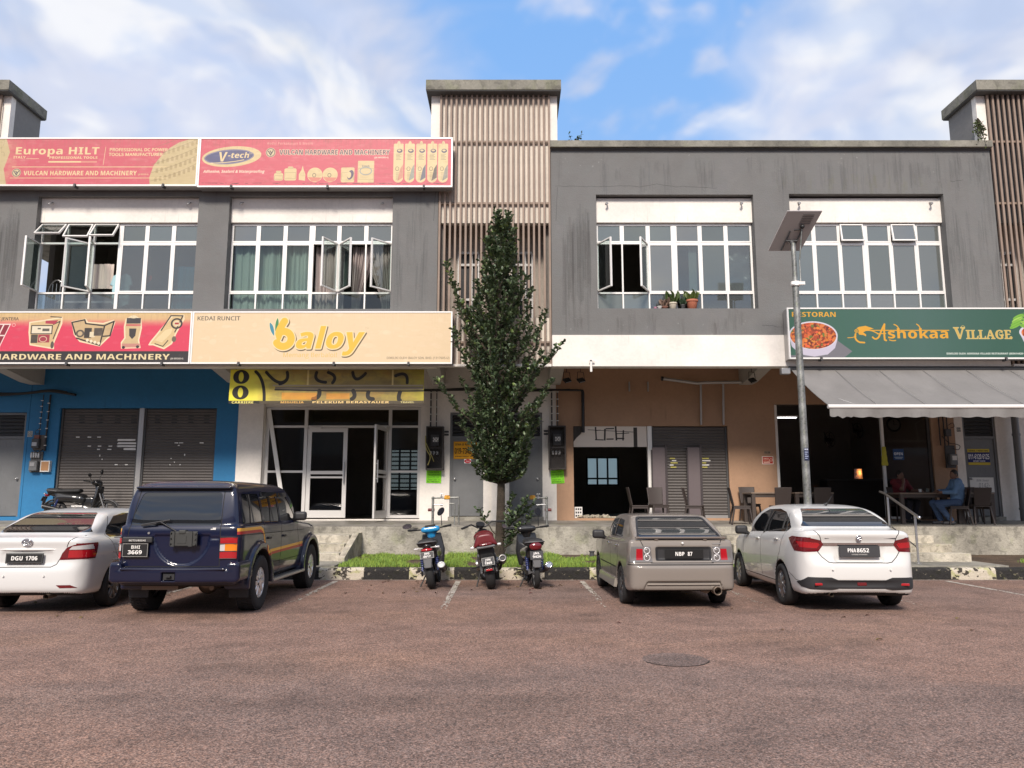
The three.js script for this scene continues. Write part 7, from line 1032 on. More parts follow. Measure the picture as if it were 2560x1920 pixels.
// the restaurant front
{
  const t = thing('restaurant_front', 'open restaurant front with slim white posts and glass', 'shopfront'), d = GW + 0.06;
  for (const x of [7.29, 10.22]) mesh('frame_post', bd(x, x + 0.07, FL + 0.04, 4.19, d, d + 0.08), P.alu, t); mesh('sill', bd(10.29, 10.95, FL + 0.04, FL + 0.1, d, d + 0.08), P.alu, t); mesh('frame_post', bd(11.5, 11.57, FL + 0.04, 4.19, d, d + 0.08), P.doorDark, t);
  mesh('pane', bd(10.29, 11.5, FL + 0.1, 4.19, d + 0.03, d + 0.036), P.shopGlass, t);
  poster('open_sign', 'blue open sign hung inside the restaurant glass', 'sign', canvas(128, 128, (c, w, h) => { c.fillStyle = '#2a4c7c'; c.fillRect(0, 0, w, h); T(c, 'OPEN', 10, 72, 44, '#e6eef6', { w: 108 }); c.fillStyle = '#9fb0c4'; c.fillRect(14, 92, 100, 10); c.fillRect(24, 108, 80, 8); }), 0.3, 0.3, 10.66, 2.81, d + 0.01);
  const tl = thing('tube_light', 'lit white fluorescent tube inside the restaurant', 'light'); const em = new THREE.MeshStandardMaterial({ color: 0xffffff, emissive: lin(1, 1, 1), emissiveIntensity: 2.2 }); mesh('tube', rod([7.8, 3.96, -22.5], [8.36, 3.96, -22.5], 0.016), em, tl); mesh('batten', bd(7.76, 8.4, 3.98, 4.02, 22.47, 22.53), P.alu, tl);
  const la = new THREE.RectAreaLight(0xfff8ee, 3, 0.56, 0.05); la.position.set(8.08, 3.93, -22.5); la.lookAt(8.08, 0, -22.5); tl.add(la);
  const counter = thing('counter', 'dark service counter inside the restaurant', 'counter'); mesh('front', bd(9.6, 11.5, FL + 0.02, 2.15, 23.6, 24.2), std(0.025, 0.022, 0.02, 0.6), counter); mesh('top', bd(9.55, 11.55, 2.15, 2.2, 23.55, 24.25), P.doorDark, counter);
  const lm = thing('table_lamp', 'small lamp with a glowing orange patterned shade on the counter', 'lamp', [10.65, 2.2, -23.8]); mesh('shade', new THREE.CylinderGeometry(0.11, 0.12, 0.3, 18).translate(0, 0.16, 0), new THREE.MeshStandardMaterial({ color: 0xffffff, emissive: 0xffffff, emissiveIntensity: 0.3, emissiveMap: canvas(128, 128, (c, w, h) => { c.fillStyle = '#2a0d02'; c.fillRect(0, 0, w, h); const r = rng(8); for (let i = 0; i < 90; i++) ell(c, r() * w, r() * h, 2 + r() * 6, 2 + r() * 5, r() < 0.5 ? '#e07a20' : '#8a3a08'); }) }), lm); mesh('base', new THREE.CylinderGeometry(0.06, 0.08, 0.03, 16), P.black, lm);
  const lp = new THREE.PointLight(0xff9a4a, 0.06); lp.position.set(0, 0.2, 0.2); lm.add(lp);
  const ck = thing('wall_clock', 'round wall clock inside the restaurant', 'clock', [11.65, 3.85, -23.4]); mesh('rim', new THREE.TorusGeometry(0.2, 0.03, 8, 30), P.black, ck); mesh('dial', new THREE.CylinderGeometry(0.2, 0.2, 0.02, 30).rotateX(1.5708), P.aluGrey, ck); mesh('hands', [box(0.012, 0.14, 0.006, 0, 0.06, 0.018), box(0.1, 0.012, 0.006, 0.04, 0, 0.018)], P.black, ck);
  for (const [x, y, z, lb] of [[10.0, 3.45, -24.2, 'black wall fan inside the restaurant beside the counter'], [11.0, 3.75, -24.4, 'black wall fan inside the restaurant near the clock']]) { const f = thing('wall_fan', lb, 'fan', [x, y, z], 0.5); mesh('cage', [new THREE.TorusGeometry(0.24, 0.012, 6, 26), new THREE.TorusGeometry(0.14, 0.008, 6, 22)], P.black, f); for (let i = 0; i < 4; i++) mesh('blade', box(0.09, 0.2, 0.006, 0, 0.11, 0, 0, 0.4).rotateZ(i * 1.5708), P.black, f); mesh('motor', [new THREE.CylinderGeometry(0.06, 0.06, 0.14, 14).rotateX(1.5708).translate(0, 0, -0.06), rod([0, 0, -0.1], [0, 0.25, -0.2], 0.02)], P.black, f); }
  solo('hanging_cloth', netGeo((x, y, z) => sdBox(x, y, z, [10.16, 2.75 + (y < 2.75 ? 0 : 0), -21.05], [0.05 + (3.0 - y) * 0.08 + Math.sin(y * 40) * 0.004, 0.26, 0.02], 0.015), [9.9, 2.4, -21.2], [10.4, 3.1, -20.9], 0.018), std(0.50, 0.46, 0.06, 0.9), 'yellow cloth hung on the white restaurant post', 'cloth');
  poster('notice', 'small red notice on the brown wall beside the restaurant', 'notice', canvas(160, 110, (c, w, h) => { c.fillStyle = '#e8e0d8'; c.fillRect(0, 0, w, h); c.fillStyle = '#b23422'; c.fillRect(8, 8, w - 16, h - 16); T(c, 'AWAS', 20, 44, 26, '#f2ddc8', { w: 76 }); T(c, 'CCTV 24 JAM', 20, 76, 22, '#f2ddc8', { w: 90 }); ring(c, 126, 50, 18, 18, '#f2ddc8', 5); c.fillStyle = '#f2ddc8'; c.fillRect(20, 84, 90, 8); }), 0.31, 0.215, 7.02, 2.647, GW - 0.006);
  poster('number_sign', 'pale unit number sign on the brown wall beside the restaurant', 'sign', canvas(128, 48, (c, w, h) => { c.fillStyle = '#8d7a66'; c.fillRect(0, 0, w, h); T(c, '52-58', 8, 38, 40, '#3a3028', { w: 110 }); }), 0.18, 0.07, 7.02, 2.86, GW - 0.006);
  // meter beside the far door
  const mt = thing('meter_board', 'grey electricity meter with looping wires beside the last metal door', 'meter box'); mesh('board', bd(11.9, 12.16, 2.44, 3.05, GW - 0.05, GW), P.doorDark, mt); mesh('meter', rbox(0.2, 0.3, 0.13, 0.02, 12.05, 2.66, -GW + 0.11), P.doorGrey, mt); mesh('meter_dial', box(0.12, 0.12, 0.01, 12.06, 2.7, -GW + 0.18), P.paper, mt); mesh('breaker', rbox(0.16, 0.2, 0.08, 0.015, 12.0, 3.4, -GW + 0.06), P.doorDark, mt); for (const x of [11.78, 11.9, 12.0]) mesh('conduit', rod([x, 3.05, -GW + 0.05], [x, 4.9, -GW + 0.05], 0.016), P.black, mt); mesh('wire_loop', [tube([[11.8, 3.3, -21.1], [11.95, 3.1, -21.0], [12.1, 3.08, -21.0], [12.25, 3.02, -21.05], [12.2, 2.93, -21.05], [12.05, 2.96, -21.05]], 0.01, 6, false), tube([[12.0, 3.6, -21.1], [12.1, 3.66, -21.05], [12.14, 3.56, -21.06], [12.04, 3.52, -21.08]], 0.009, 6, false)], P.black, mt);
  poster('number_sign', 'pair of dark unit number plates beside the last metal door', 'sign', canvas(128, 140, (c, w, h) => { c.fillStyle = '#d6cfc4'; c.fillRect(0, 0, w, h); for (const [y, s] of [[4, '58 01'], [76, '58 02']]) { c.fillStyle = '#1d1d1d'; c.fillRect(4, y, 120, 58); T(c, s, 14, y + 44, 40, '#ddd', { w: 100 }); } }), 0.11, 0.12, 12.335, 3.49, GW - 0.005);
  poster('rent_sign', 'blue and white rent banner with a phone number on the last metal door', 'sign', canvas(360, 270, (c, w, h) => { c.fillStyle = '#c9b23c'; c.fillRect(0, 0, w, h); T(c, 'SEWA / RENT ME', 20, 44, 38, '#2c2a18', { w: 320 }); c.fillStyle = '#1e2a66'; c.fillRect(0, 56, w, 170); T(c, '011-6120 6125', 6, 172, 120, '#f0f0ee', { w: 348 }); T(c, 'HENRY CHEW', 80, 216, 32, '#e8e8ee', { w: 200 }); c.fillStyle = '#c9b23c'; c.fillRect(0, 228, w, 42); }), 0.6, 0.44, 12.86, 2.74, GW + 0.053, { rz: 0.0 });
  poster('paper_note', 'white handwritten sheet taped low on the last metal door', 'notice', canvas(256, 160, (c, w, h) => { c.fillStyle = '#d9d7d2'; c.fillRect(0, 0, w, h); T(c, 'Bilik Sewa', 70, 44, 34, '#7d7d80', { w: 130, skew: 0.2, bold: false }); T(c, '0142-', 90, 110, 70, '#88888c', { w: 120, skew: 0.1, bold: false }); }), 0.66, 0.40, 12.88, 1.98, GW + 0.053, { rz: 0.0 });
  solo('downpipe', [rod([13.75, 0.99, -20.95], [13.75, 5.3, -20.95], 0.09, 0.09, 20), rod([13.75, 1.3, -20.95], [13.75, 1.36, -20.95], 0.105, 0.105, 20), rod([13.75, 3.3, -20.95], [13.75, 3.36, -20.95], 0.105, 0.105, 20)], std(0.16, 0.165, 0.17, 0.5), 'fat grey downpipe beside the last metal door', 'pipe');
}
{ // retractable awning
  const t = thing('awning', 'light grey retractable awning over the restaurant terrace', 'awning'), A = 6.82, B = 14.9, a = [4.70, -18.5], b = [3.585, -16.45];
  const nx = 70, nz = 14, pos = [], idx = []; for (let j = 0; j <= nz; j++) for (let i = 0; i <= nx; i++) { const x = lerp(A, B, i / nx), q = j / nz; pos.push(x, lerp(a[0], b[0], q) - Math.sin(q * 3.14) * 0.05 + Math.sin(i * 0.9) * 0.004 * q - Math.abs(Math.sin((x - A) * 2.6)) * 0.012 * Math.sin(q * 3.14), lerp(a[1], b[1], q)); }
  for (let j = 0; j < nz; j++) for (let i = 0; i < nx; i++) { const p = j * (nx + 1) + i; idx.push(p, p + nx + 1, p + 1, p + 1, p + nx + 1, p + nx + 2); }
  const g = new THREE.BufferGeometry(); g.setAttribute('position', new THREE.Float32BufferAttribute(pos, 3)); g.setIndex(idx); g.computeVertexNormals();
  P.canvas = tile(std(0.215, 0.208, 0.205, 0.9), plasterTex, 2.4); mesh('fabric', g, P.canvas, t); mesh('fabric_lining', g.clone().translate(0, -0.012, 0), P.canvas, t);
  for (let i = 1; i < 8; i++) { const x = A + i * 1.06; mesh('seam', rod([x, a[0] + 0.004, a[1]], [x, b[0] + 0.004, b[1]], 0.006, 0.006, 4), P.aluGrey, t); }
  mesh('front_bar', [rod([A - 0.03, b[0] - 0.03, b[1] + 0.03], [B, b[0] - 0.03, b[1] + 0.03], 0.045, 0.045, 14)], P.alu, t);
  const vp = [], vi = [], n = 160; for (let i = 0; i <= n; i++) { const x = lerp(A, B, i / n), w = Math.sin(i * 0.55) * 0.02 + Math.sin(i * 0.21) * 0.018, e = 3.325 + Math.sin(i * 0.83) * 0.012 + (i < 12 ? (hash(i, 1, 2) - 0.5) * 0.05 : 0); for (let k = 0; k <= 3; k++) vp.push(x, lerp(b[0] - 0.05, e, k / 3), b[1] + 0.04 + w * (k / 3)); } for (let i = 0; i < n; i++) for (let k = 0; k < 3; k++) { const p = i * 4 + k; vi.push(p, p + 1, p + 4, p + 4, p + 1, p + 5); }
  const v = new THREE.BufferGeometry(); v.setAttribute('position', new THREE.Float32BufferAttribute(vp, 3)); v.setIndex(vi); v.computeVertexNormals(); mesh('valance', v, P.canvas, t); mesh('valance_back', v.clone().translate(0, 0, -0.008), P.canvas, t);
  mesh('roller', [rod([A - 0.05, 4.74, -18.55], [B, 4.74, -18.55], 0.06, 0.06, 14)], P.doorDark, t); mesh('motor_box', [rbox(0.22, 0.16, 0.16, 0.02, 6.68, 4.68, -18.56)], P.aluGrey, t);
  for (const x of [7.6, 10.8, 13.9]) mesh('folding_arm', [rod([x, 4.6, -18.5], [x - 0.7, 4.05, -17.5], 0.022), rod([x - 0.7, 4.05, -17.5], [x - 0.1, 3.56, -16.46], 0.022)], P.alu, t);
}
// solar street lamp
{
  const t = thing('street_lamp', 'solar street lamp on a galvanised pole before the restaurant', 'street lamp', [6.24, 0.2, -16.42]), q = (x, y, z) => [x - 6.24, y - 0.2, z + 16.42];
  mesh('pole', [rod([0, 0, 0], [0, 6.1, 0], 0.085, 0.07, 18), rod([0, 6.1, 0], [0, 7.0, 0], 0.052, 0.05, 16)], P.galv, t); mesh('base_plate', [box(0.3, 0.02, 0.3, 0, 0.07, 0), new THREE.CylinderGeometry(0.1, 0.1, 0.12, 16).translate(0, 0.1, 0)], P.galv, t);
  mesh('collar', [rod([0, 6.02, 0], [0, 6.12, 0], 0.1, 0.1, 16), box(0.3, 0.07, 0.05, 0.03, 6.07, 0.07)], P.alu, t);
  const c = [q(5.99, 7.78, -15.98), q(6.75, 7.78, -15.98), q(6.50, 7.12, -16.7), q(5.78, 7.12, -16.7)].map((p) => V(...p)), ex = c[1].clone().sub(c[0]).normalize(), ez = c[3].clone().sub(c[0]), nn = ex.clone().cross(ez).normalize(); if (nn.y < 0) nn.negate();
  const slab = (h0, h1, inset) => { const m = c.map((p) => p.clone().lerp(c[0].clone().add(c[2]).multiplyScalar(0.5), inset)), up = m.map((p) => p.clone().addScaledVector(nn, h1)), dn = m.map((p) => p.clone().addScaledVector(nn, h0)), g = new THREE.BufferGeometry(), f = []; const quad = (a, b, cc, d) => f.push(a, b, cc, a, cc, d); quad(...up); quad(dn[3], dn[2], dn[1], dn[0]); for (let i = 0; i < 4; i++) quad(up[i], dn[i], dn[(i + 1) % 4], up[(i + 1) % 4]); g.setAttribute('position', new THREE.Float32BufferAttribute(f.flatMap((p) => p.toArray()), 3)); g.computeVertexNormals(); return g; };
  P.lampGrey = std(0.34, 0.31, 0.30, 0.6, { side: THREE.DoubleSide }); mesh('housing', slab(0, 0.035, 0), P.lampGrey, t); mesh('solar_panel', slab(0.037, 0.042, 0.04), std(0.01, 0.015, 0.05, 0.2, { side: THREE.DoubleSide }), t);
  const on = (u, v, h = -0.01) => c[0].clone().addScaledVector(c[1].clone().sub(c[0]), u).addScaledVector(ez, v).addScaledVector(nn, h);
  for (const u of [0.35, 0.68]) mesh('mount_rail', rod(on(u, 0.48, -0.02), on(u, 0.97, -0.02), 0.02, 0.02, 6), P.doorDark, t); mesh('mount_bar', [rod(on(0.35, 0.72, -0.04), on(0.68, 0.72, -0.04), 0.022, 0.022, 6), rod(on(0.5, 0.72, -0.06), V(0, 6.95, 0), 0.045, 0.045, 12)], P.doorDark, t);
  for (let i = 0; i < 6; i++) mesh('led_strip', rod(on(0.5, 0.08 + i * 0.045, -0.006), on(0.82, 0.08 + i * 0.045, -0.006), 0.008, 0.008, 5), P.doorDark, t); mesh('sensor', [new THREE.SphereGeometry(0.05, 12, 8).translate(...on(0.62, 0.36, -0.04).toArray()), rod(on(0.45, 0.46, -0.02), on(0.62, 0.44, -0.02), 0.015)], P.black, t);
  mesh('stay', tube([on(0.64, 0.42, -0.04), V(0.11, 6.6, 0.03), V(0.09, 6.1, 0.08)], 0.016, 8), P.galv, t);
  flat('sticker', canvas(100, 200, (x, w, h) => { x.fillStyle = '#141d3c'; x.fillRect(0, 0, w, h); T(x, 'MPJB', 12, 36, 30, '#dfe4f0', { w: 76 }); for (let i = 0; i < 4; i++) { x.fillStyle = '#aab4d0'; x.fillRect(14, 64 + i * 32, 72 - (i % 2) * 20, 10); } }), 0.10, 0.27, 0, 2.33, -0.083, t);
}
{ // stainless handrail of the pale steps
  const t = thing('handrail', 'stainless handrail sloping down the pale steps', 'railing');
  mesh('rail', tube([[8.62, 1.76, -18.2], [8.60, 1.72, -17.95], [8.36, 1.22, -16.05]], 0.027, 10), P.steel, t); mesh('end_cap', new THREE.SphereGeometry(0.036, 12, 8).translate(8.36, 1.215, -16.03), P.chrome, t); mesh('post', rod([8.57, 0.6, -17.75], [8.57, 1.68, -17.75], 0.024), P.steel, t); mesh('post', rod([8.39, 0.262, -16.25], [8.39, 1.26, -16.25], 0.024), P.steel, t); mesh('base_plate', new THREE.CylinderGeometry(0.06, 0.06, 0.012, 18).translate(8.39, 0.27, -16.25), P.steel, t); mesh('lower_rail', rod([8.56, 1.0, -17.7], [8.4, 0.6, -16.3], 0.015), P.steel, t);
}
solo('ground_bollard', [new THREE.CylinderGeometry(0.055, 0.055, 0.16, 16).translate(1.86, 0.30, -18.3), new THREE.CylinderGeometry(0.07, 0.07, 0.02, 16).translate(1.86, 0.385, -18.3)], P.doorDark, 'short dark pipe stub standing in the grass by the wall', 'pipe');
for (const [x, w, lb] of [[4.02, 0.36, 'tall plum-brown board standing before the brown shutter beside the white post'], [4.98, 0.34, 'tall plum-brown board standing before the middle of the brown shutter']]) { const t = thing('leaning_board', lb, 'board', [x, FL, -GW + 0.03]); mesh('panel', box(w, 1.95, 0.03, 0, 1.0, 0, 0.03), std(0.13, 0.105, 0.11, 0.6), t); mesh('stile', box(0.06, 2.05, 0.05, w / 2 + 0.02, 1.03, 0.01, 0.03), std(0.05, 0.04, 0.042, 0.6), t); mesh('stile', box(0.04, 1.9, 0.04, -w / 2 - 0.01, 0.96, 0.01, 0.03), std(0.05, 0.04, 0.042, 0.6), t); }
// ---------------------------------------------------------------- tree, plants, furniture, people, things in the windows
const leafGeo = (() => { const g = new THREE.BufferGeometry(), p = [], ix = []; const prof = [[0, 0.06], [0.3, 0.2], [0.62, 0.29], [0.85, 0.22], [1, 0.02]]; prof.forEach(([t, w]) => { const up = 0.10 * Math.sin(t * 3.0) - 0.10 * t * t; p.push(-w, up + w * 0.45, t, 0, up, t, w, up + w * 0.45, t); }); for (let i = 0; i + 1 < prof.length; i++) { const a = i * 3; ix.push(a, a + 3, a + 1, a + 1, a + 3, a + 4, a + 1, a + 4, a + 2, a + 2, a + 4, a + 5); } g.setAttribute('position', new THREE.Float32BufferAttribute(p, 3)); g.setIndex(ix); g.computeVertexNormals(); return g; })();
const leafMat = (r, g, b) => new THREE.MeshPhysicalMaterial({ color: lin(r, g, b), roughness: 0.42, transmission: 0.12, thickness: 0, side: THREE.DoubleSide });
P.bark = tile(std(0.105, 0.082, 0.062, 0.95), concreteTex, 0.6, fineBump, 0.03);
const orient = (at, dir, roll, s) => { const q = new THREE.Quaternion().setFromUnitVectors(V(0, 0, 1), dir.clone().normalize()); q.multiply(new THREE.Quaternion().setFromAxisAngle(V(0, 0, 1), roll)); return new THREE.Matrix4().compose(at, q, V(s, s, s)); };
{
  const t = thing('street_tree', 'slender dark green tree with upright branches growing behind the motorcycles', 'tree', [-0.30, 0.22, -17.9]), trunk = [], leaves = [];
  const stem = (y) => V(0.05 * Math.sin(y * 0.9) + (y > 2 ? (y - 2) * 0.008 : 0), y, 0.04 * Math.sin(y * 1.3 + 1));
  for (let i = 0; i < 22; i++) { const a = (i / 22) * 8.15, b = ((i + 1) / 22) * 8.15; trunk.push(rod(stem(a), stem(b), lerp(0.125, 0.018, Math.pow(a / 8.15, 0.75)) + (i === 0 ? 0.03 : 0), lerp(0.125, 0.018, Math.pow(b / 8.15, 0.75)), 10)); }
  const limbs = [];
  const lay = (a, b, k, sc) => { const d = b.clone().sub(a).normalize(); for (let i = 0; i < k; i++) { const q = a.clone().lerp(b, (i + rnd()) / k), az2 = rr(0, 6.283), side = V(Math.cos(az2), rr(-0.2, 0.5), Math.sin(az2)).normalize(), dd = d.clone().multiplyScalar(rr(0.3, 0.9)).add(side).normalize(); leaves.push([q, dd, rr(-0.7, 0.7), rr(0.08, 0.135) * sc]); } };
  const limb = (o, tip, dens, bare = 0.22) => {                            // a limb that leaves the stem sideways and turns upwards, with twigs and leaves
    const mid = o.clone().lerp(tip, 0.5); mid.x += (tip.x - o.x) * 0.16; mid.z += (tip.z - o.z) * 0.16; mid.y -= 0.08; const cv = new THREE.QuadraticBezierCurve3(o, mid, tip), L = cv.getLength(), n = Math.max(5, Math.round(L / 0.13)), pts = cv.getPoints(n).map((p, i) => i && i < n ? p.add(V(rr(-0.025, 0.025), rr(-0.02, 0.02), rr(-0.025, 0.025))) : p), r0 = 0.008 + L * 0.011;
    for (let i = 0; i < n; i++) { limbs.push(rod(pts[i], pts[i + 1], lerp(r0, 0.004, i / n), lerp(r0, 0.004, (i + 1) / n), 5)); const f = (i + 0.5) / n; if (f < bare) continue; const d = pts[i + 1].clone().sub(pts[i]).normalize(); lay(pts[i], pts[i + 1], Math.round(dens * 5), 1); if (rnd() < 0.8) { const a2 = rr(0, 6.283), e = pts[i].clone().add(d.clone().multiplyScalar(0.8).add(V(Math.cos(a2) * 0.75, 0.25, Math.sin(a2) * 0.75)).multiplyScalar(rr(0.1, 0.24))); limbs.push(rod(pts[i], e, 0.005, 0.003, 4)); lay(pts[i], e, Math.round(dens * 7), 0.95); } }
    lay(tip.clone().add(V(0, -0.08, 0)), tip.clone().add(V(0, 0.05, 0)), 5, 0.85);
  };
  const reach = (y) => { const k = [[1.8, 0.5], [2.2, 0.8], [2.8, 1.02], [3.4, 1.14], [4.2, 1.12], [5.0, 1.0], [5.8, 0.84], [6.6, 0.66], [7.2, 0.52], [7.8, 0.38], [8.4, 0.2]]; for (let i = 0; i + 1 < k.length; i++) if (y <= k[i + 1][0]) return lerp(k[i][1], k[i + 1][1], clamp((y - k[i][0]) / (k[i + 1][0] - k[i][0]))); return 0.08; };
  for (let i = 0; i < 185; i++) { const y = lerp(1.95, 8.3, Math.pow((i + 0.5) / 185, 1.14)), az = i * 2.39996 + rr(-0.35, 0.35), lump = 0.78 + 0.3 * vn(az * 1.3, y * 1.1, 44), R = reach(y) * lump * Math.sqrt(rr(0.22, 1)), y0 = Math.max(1.7, y - R * rr(0.8, 1.35) - 0.22), s0 = stem(y0); limb(s0, V(s0.x + Math.cos(az) * R, y + rr(-0.08, 0.08), s0.z + Math.sin(az) * R * 0.95), rr(0.75, 1.15)); }
  for (const [y0, x, y, z] of [[4.4, -1.28, 6.9, 0.2], [3.6, 1.5, 5.0, 0.3], [3.3, 1.12, 5.75, 0.15], [3.0, 1.0, 4.75, 0.35], [2.6, -1.46, 4.1, 0.25], [3.3, -1.08, 5.3, 0.2], [3.9, -0.98, 5.95, 0.3], [2.9, 1.25, 4.1, 0.1], [4.6, 0.78, 6.3, 0.1]]) limb(stem(y0), V(x, y, z), 0.8, 0.3);
  for (const [x, y, z] of [[0.62, 1.35, 0.2], [0.45, 1.12, 0.3], [0.72, 1.0, 0.1], [0.34, 1.45, 0.1], [-0.42, 1.12, 0.2], [0.5, 0.78, 0.3], [0.25, 0.92, 0.35], [0.8, 1.28, -0.1], [0.3, 0.6, 0.2]]) limb(V(0.06 * Math.sign(x), y - 0.62 > 0.1 ? y - 0.55 : 0.12, 0.08), V(x, y, z), 0.8, 0.35);
  const bark = mesh('trunk', trunk, P.bark, t); mesh('limbs', limbs, P.bark, bark);
  leaves.sort((a, b) => b[0].z + Math.abs(b[0].x) * 0.6 - a[0].z - Math.abs(a[0].x) * 0.6);
  const mats = [leafMat(0.07, 0.108, 0.05), leafMat(0.105, 0.15, 0.068), leafMat(0.05, 0.08, 0.04), leafMat(0.19, 0.27, 0.07)], rest = leaves.slice(300);
  const crown = new THREE.InstancedMesh(leafGeo, leafMat(1, 1, 1), rest.length); crown.name = 'crown'; crown.userData.kind = 'stuff'; crown.castShadow = crown.receiveShadow = true; t.add(crown);
  const tone = () => { const k = rnd(); return k < 0.05 ? [0.18, 0.26, 0.07] : k < 0.3 ? [0.05, 0.08, 0.04] : k < 0.65 ? [0.07, 0.108, 0.05] : [0.11, 0.155, 0.07]; };
  rest.forEach(([q, d, r, s], i) => { crown.setMatrixAt(i, orient(q, d, r, s)); crown.setColorAt(i, lin(...tone())); });
  leaves.slice(0, 300).forEach(([q, d, r, s], i) => { const m = mesh('leaf', leafGeo, mats[i % 11 === 0 ? 3 : i % 3], t); orient(q, d, r, s).decompose(m.position, m.quaternion, m.scale); });
}
function weed(name, label, cat, at, n, h, spread, down, mat) { const t = thing(name, label, cat, at); const st = [], lf = []; for (let i = 0; i < n; i++) { const e = V(rr(-spread, spread), rr(0.4, 1) * h * (down ? -1 : 1), rr(-spread, spread) * 0.6 + (down ? 0.08 : 0)); st.push(rod(V(e.x * 0.1, 0, 0), e, 0.006, 0.003, 4)); for (let k = 0; k < 9; k++) { const q = V(e.x * 0.1, 0, 0).lerp(e, 0.25 + 0.75 * (k / 8)); lf.push(leafGeo.clone().applyMatrix4(orient(q, V(rr(-1, 1), rr(-0.3, 0.8), rr(-1, 1)), rr(-1, 1), rr(0.05, 0.09)))); } } mesh('stem', st, P.bark, t); mesh('foliage', lf, mat, t).userData.kind = 'stuff'; return t; }
weed('weed', 'small green weed sprouting from the roof coping beside the tower', 'plant', [1.62, 10.62, -18.75], 8, 0.34, 0.2, false, leafMat(0.06, 0.11, 0.05));
weed('weed', 'leafy weed hanging down the side of the dark slatted tower', 'plant', [12.0, 11.3, -18.58], 18, 0.85, 0.16, true, leafMat(0.10, 0.13, 0.05));
// ---- plastic chairs and tables
const chairMat = std(0.045, 0.033, 0.029, 0.55), tableTop = std(0.20, 0.15, 0.115, 0.5), tableLeg = std(0.06, 0.045, 0.038, 0.6);
function chair(label, x, d, ry, group) {
  const t = thing('plastic_chair', label, 'chair', [x, 0.94 + (d - PE) * 0.033, -d], ry, group);
  if (!chair.g) { const s = rbox(0.44, 0.03, 0.42, 0.012, 0, 0.45, 0), bk = netGeo((a, b, c) => sdBox(a, b, c - (b - 0.45) * -0.22 - a * a * 0.35, [0, 0.69, -0.20], [0.205 + (b - 0.69) * 0.06, 0.225, 0.013], 0.012), [-0.3, 0.4, -0.45], [0.3, 0.98, 0.0], 0.018), L = (sx, sz) => rod([sx * 0.185, 0.44, sz * 0.18], [sx * 0.225, 0, sz * 0.235 - (sz < 0 ? 0.03 : 0)], 0.026, 0.02, 6); chair.g = { s: merge([s, box(0.36, 0.05, 0.02, 0, 0.41, 0.19), box(0.02, 0.05, 0.36, 0.2, 0.41, 0), box(0.02, 0.05, 0.36, -0.2, 0.41, 0)]), bk, legs: [L(-1, 1), L(1, 1), L(-1, -1), L(1, -1)] }; }
  mesh('seat', chair.g.s, chairMat, t); mesh('backrest', chair.g.bk, chairMat, t); chair.g.legs.forEach((g) => mesh('leg', g, chairMat, t)); return t;
}
function table(label, x, d, w, dp) { const t = thing('dining_table', label, 'table', [x, 0.94 + (d - PE) * 0.033, -d]); mesh('top', rbox(w, 0.035, dp, 0.01, 0, 0.755, 0), tableTop, t); for (const q of [-1, 1]) mesh('apron', box(w - 0.1, 0.08, 0.02, 0, 0.69, q * (dp / 2 - 0.05)), tableLeg, t); for (const a of [-1, 1]) for (const b of [-1, 1]) mesh('leg', box(0.09, 0.74, 0.09, a * (w / 2 - 0.06), 0.37, b * (dp / 2 - 0.06)), tableLeg, t); return t; }
const cg = 'brown plastic chairs on the walkway';
chair('brown plastic chair side-on at the edge of the open shop doorway', 3.22, 19.75, Math.PI / 2, cg); chair('brown plastic chair before the post of the brown shutter', 3.78, 20.1, 0.15, cg); chair('brown plastic chair side-on before the middle of the brown shutter', 4.62, 19.7, Math.PI / 2 - 0.35, cg); chair('brown plastic chair side-on at the right end of the brown shutter', 5.72, 19.45, Math.PI / 2 - 0.15, cg);
table('brown table against the brown wall behind the lamp post', 6.6, 20.2, 1.0, 0.8); table('brown table inside the shade behind the white saloon', 7.75, 20.3, 1.0, 0.8);
chair('brown plastic chair with its back to the road at the wall table', 6.75, 19.6, Math.PI, cg); chair('brown plastic chair behind the wall table', 6.35, 20.75, 0, cg); chair('brown plastic chair with its back to the road near the lamp post', 7.75, 19.65, Math.PI, cg);
table('brown table where the two men sit', 10.55, 20.0, 1.55, 0.85); table('brown table beside the empty chairs near the last door', 11.75, 20.05, 0.9, 0.85);
chair('brown plastic chair carrying the man in blue', 11.12, 19.42, -Math.PI / 2 - 0.35, cg); chair('empty brown plastic chair with its back to the road beside the man in blue', 11.62, 19.4, Math.PI - 0.1, cg); chair('brown plastic chair tucked behind the empty one near the last door', 12.05, 20.5, -0.3, cg); chair('brown plastic chair carrying the man in red', 10.35, 20.75, 0, cg);
{ const t = thing('drinking_glass', 'small glass and cup on the table of the two men', 'glass', [10.55, 1.765, -19.9]); mesh('tumbler', new THREE.CylinderGeometry(0.035, 0.03, 0.1, 14).translate(0.1, 0.05, 0), P.glass, t); mesh('cup', new THREE.CylinderGeometry(0.04, 0.03, 0.08, 14).translate(-0.1, 0.04, 0.02), P.paper, t); }
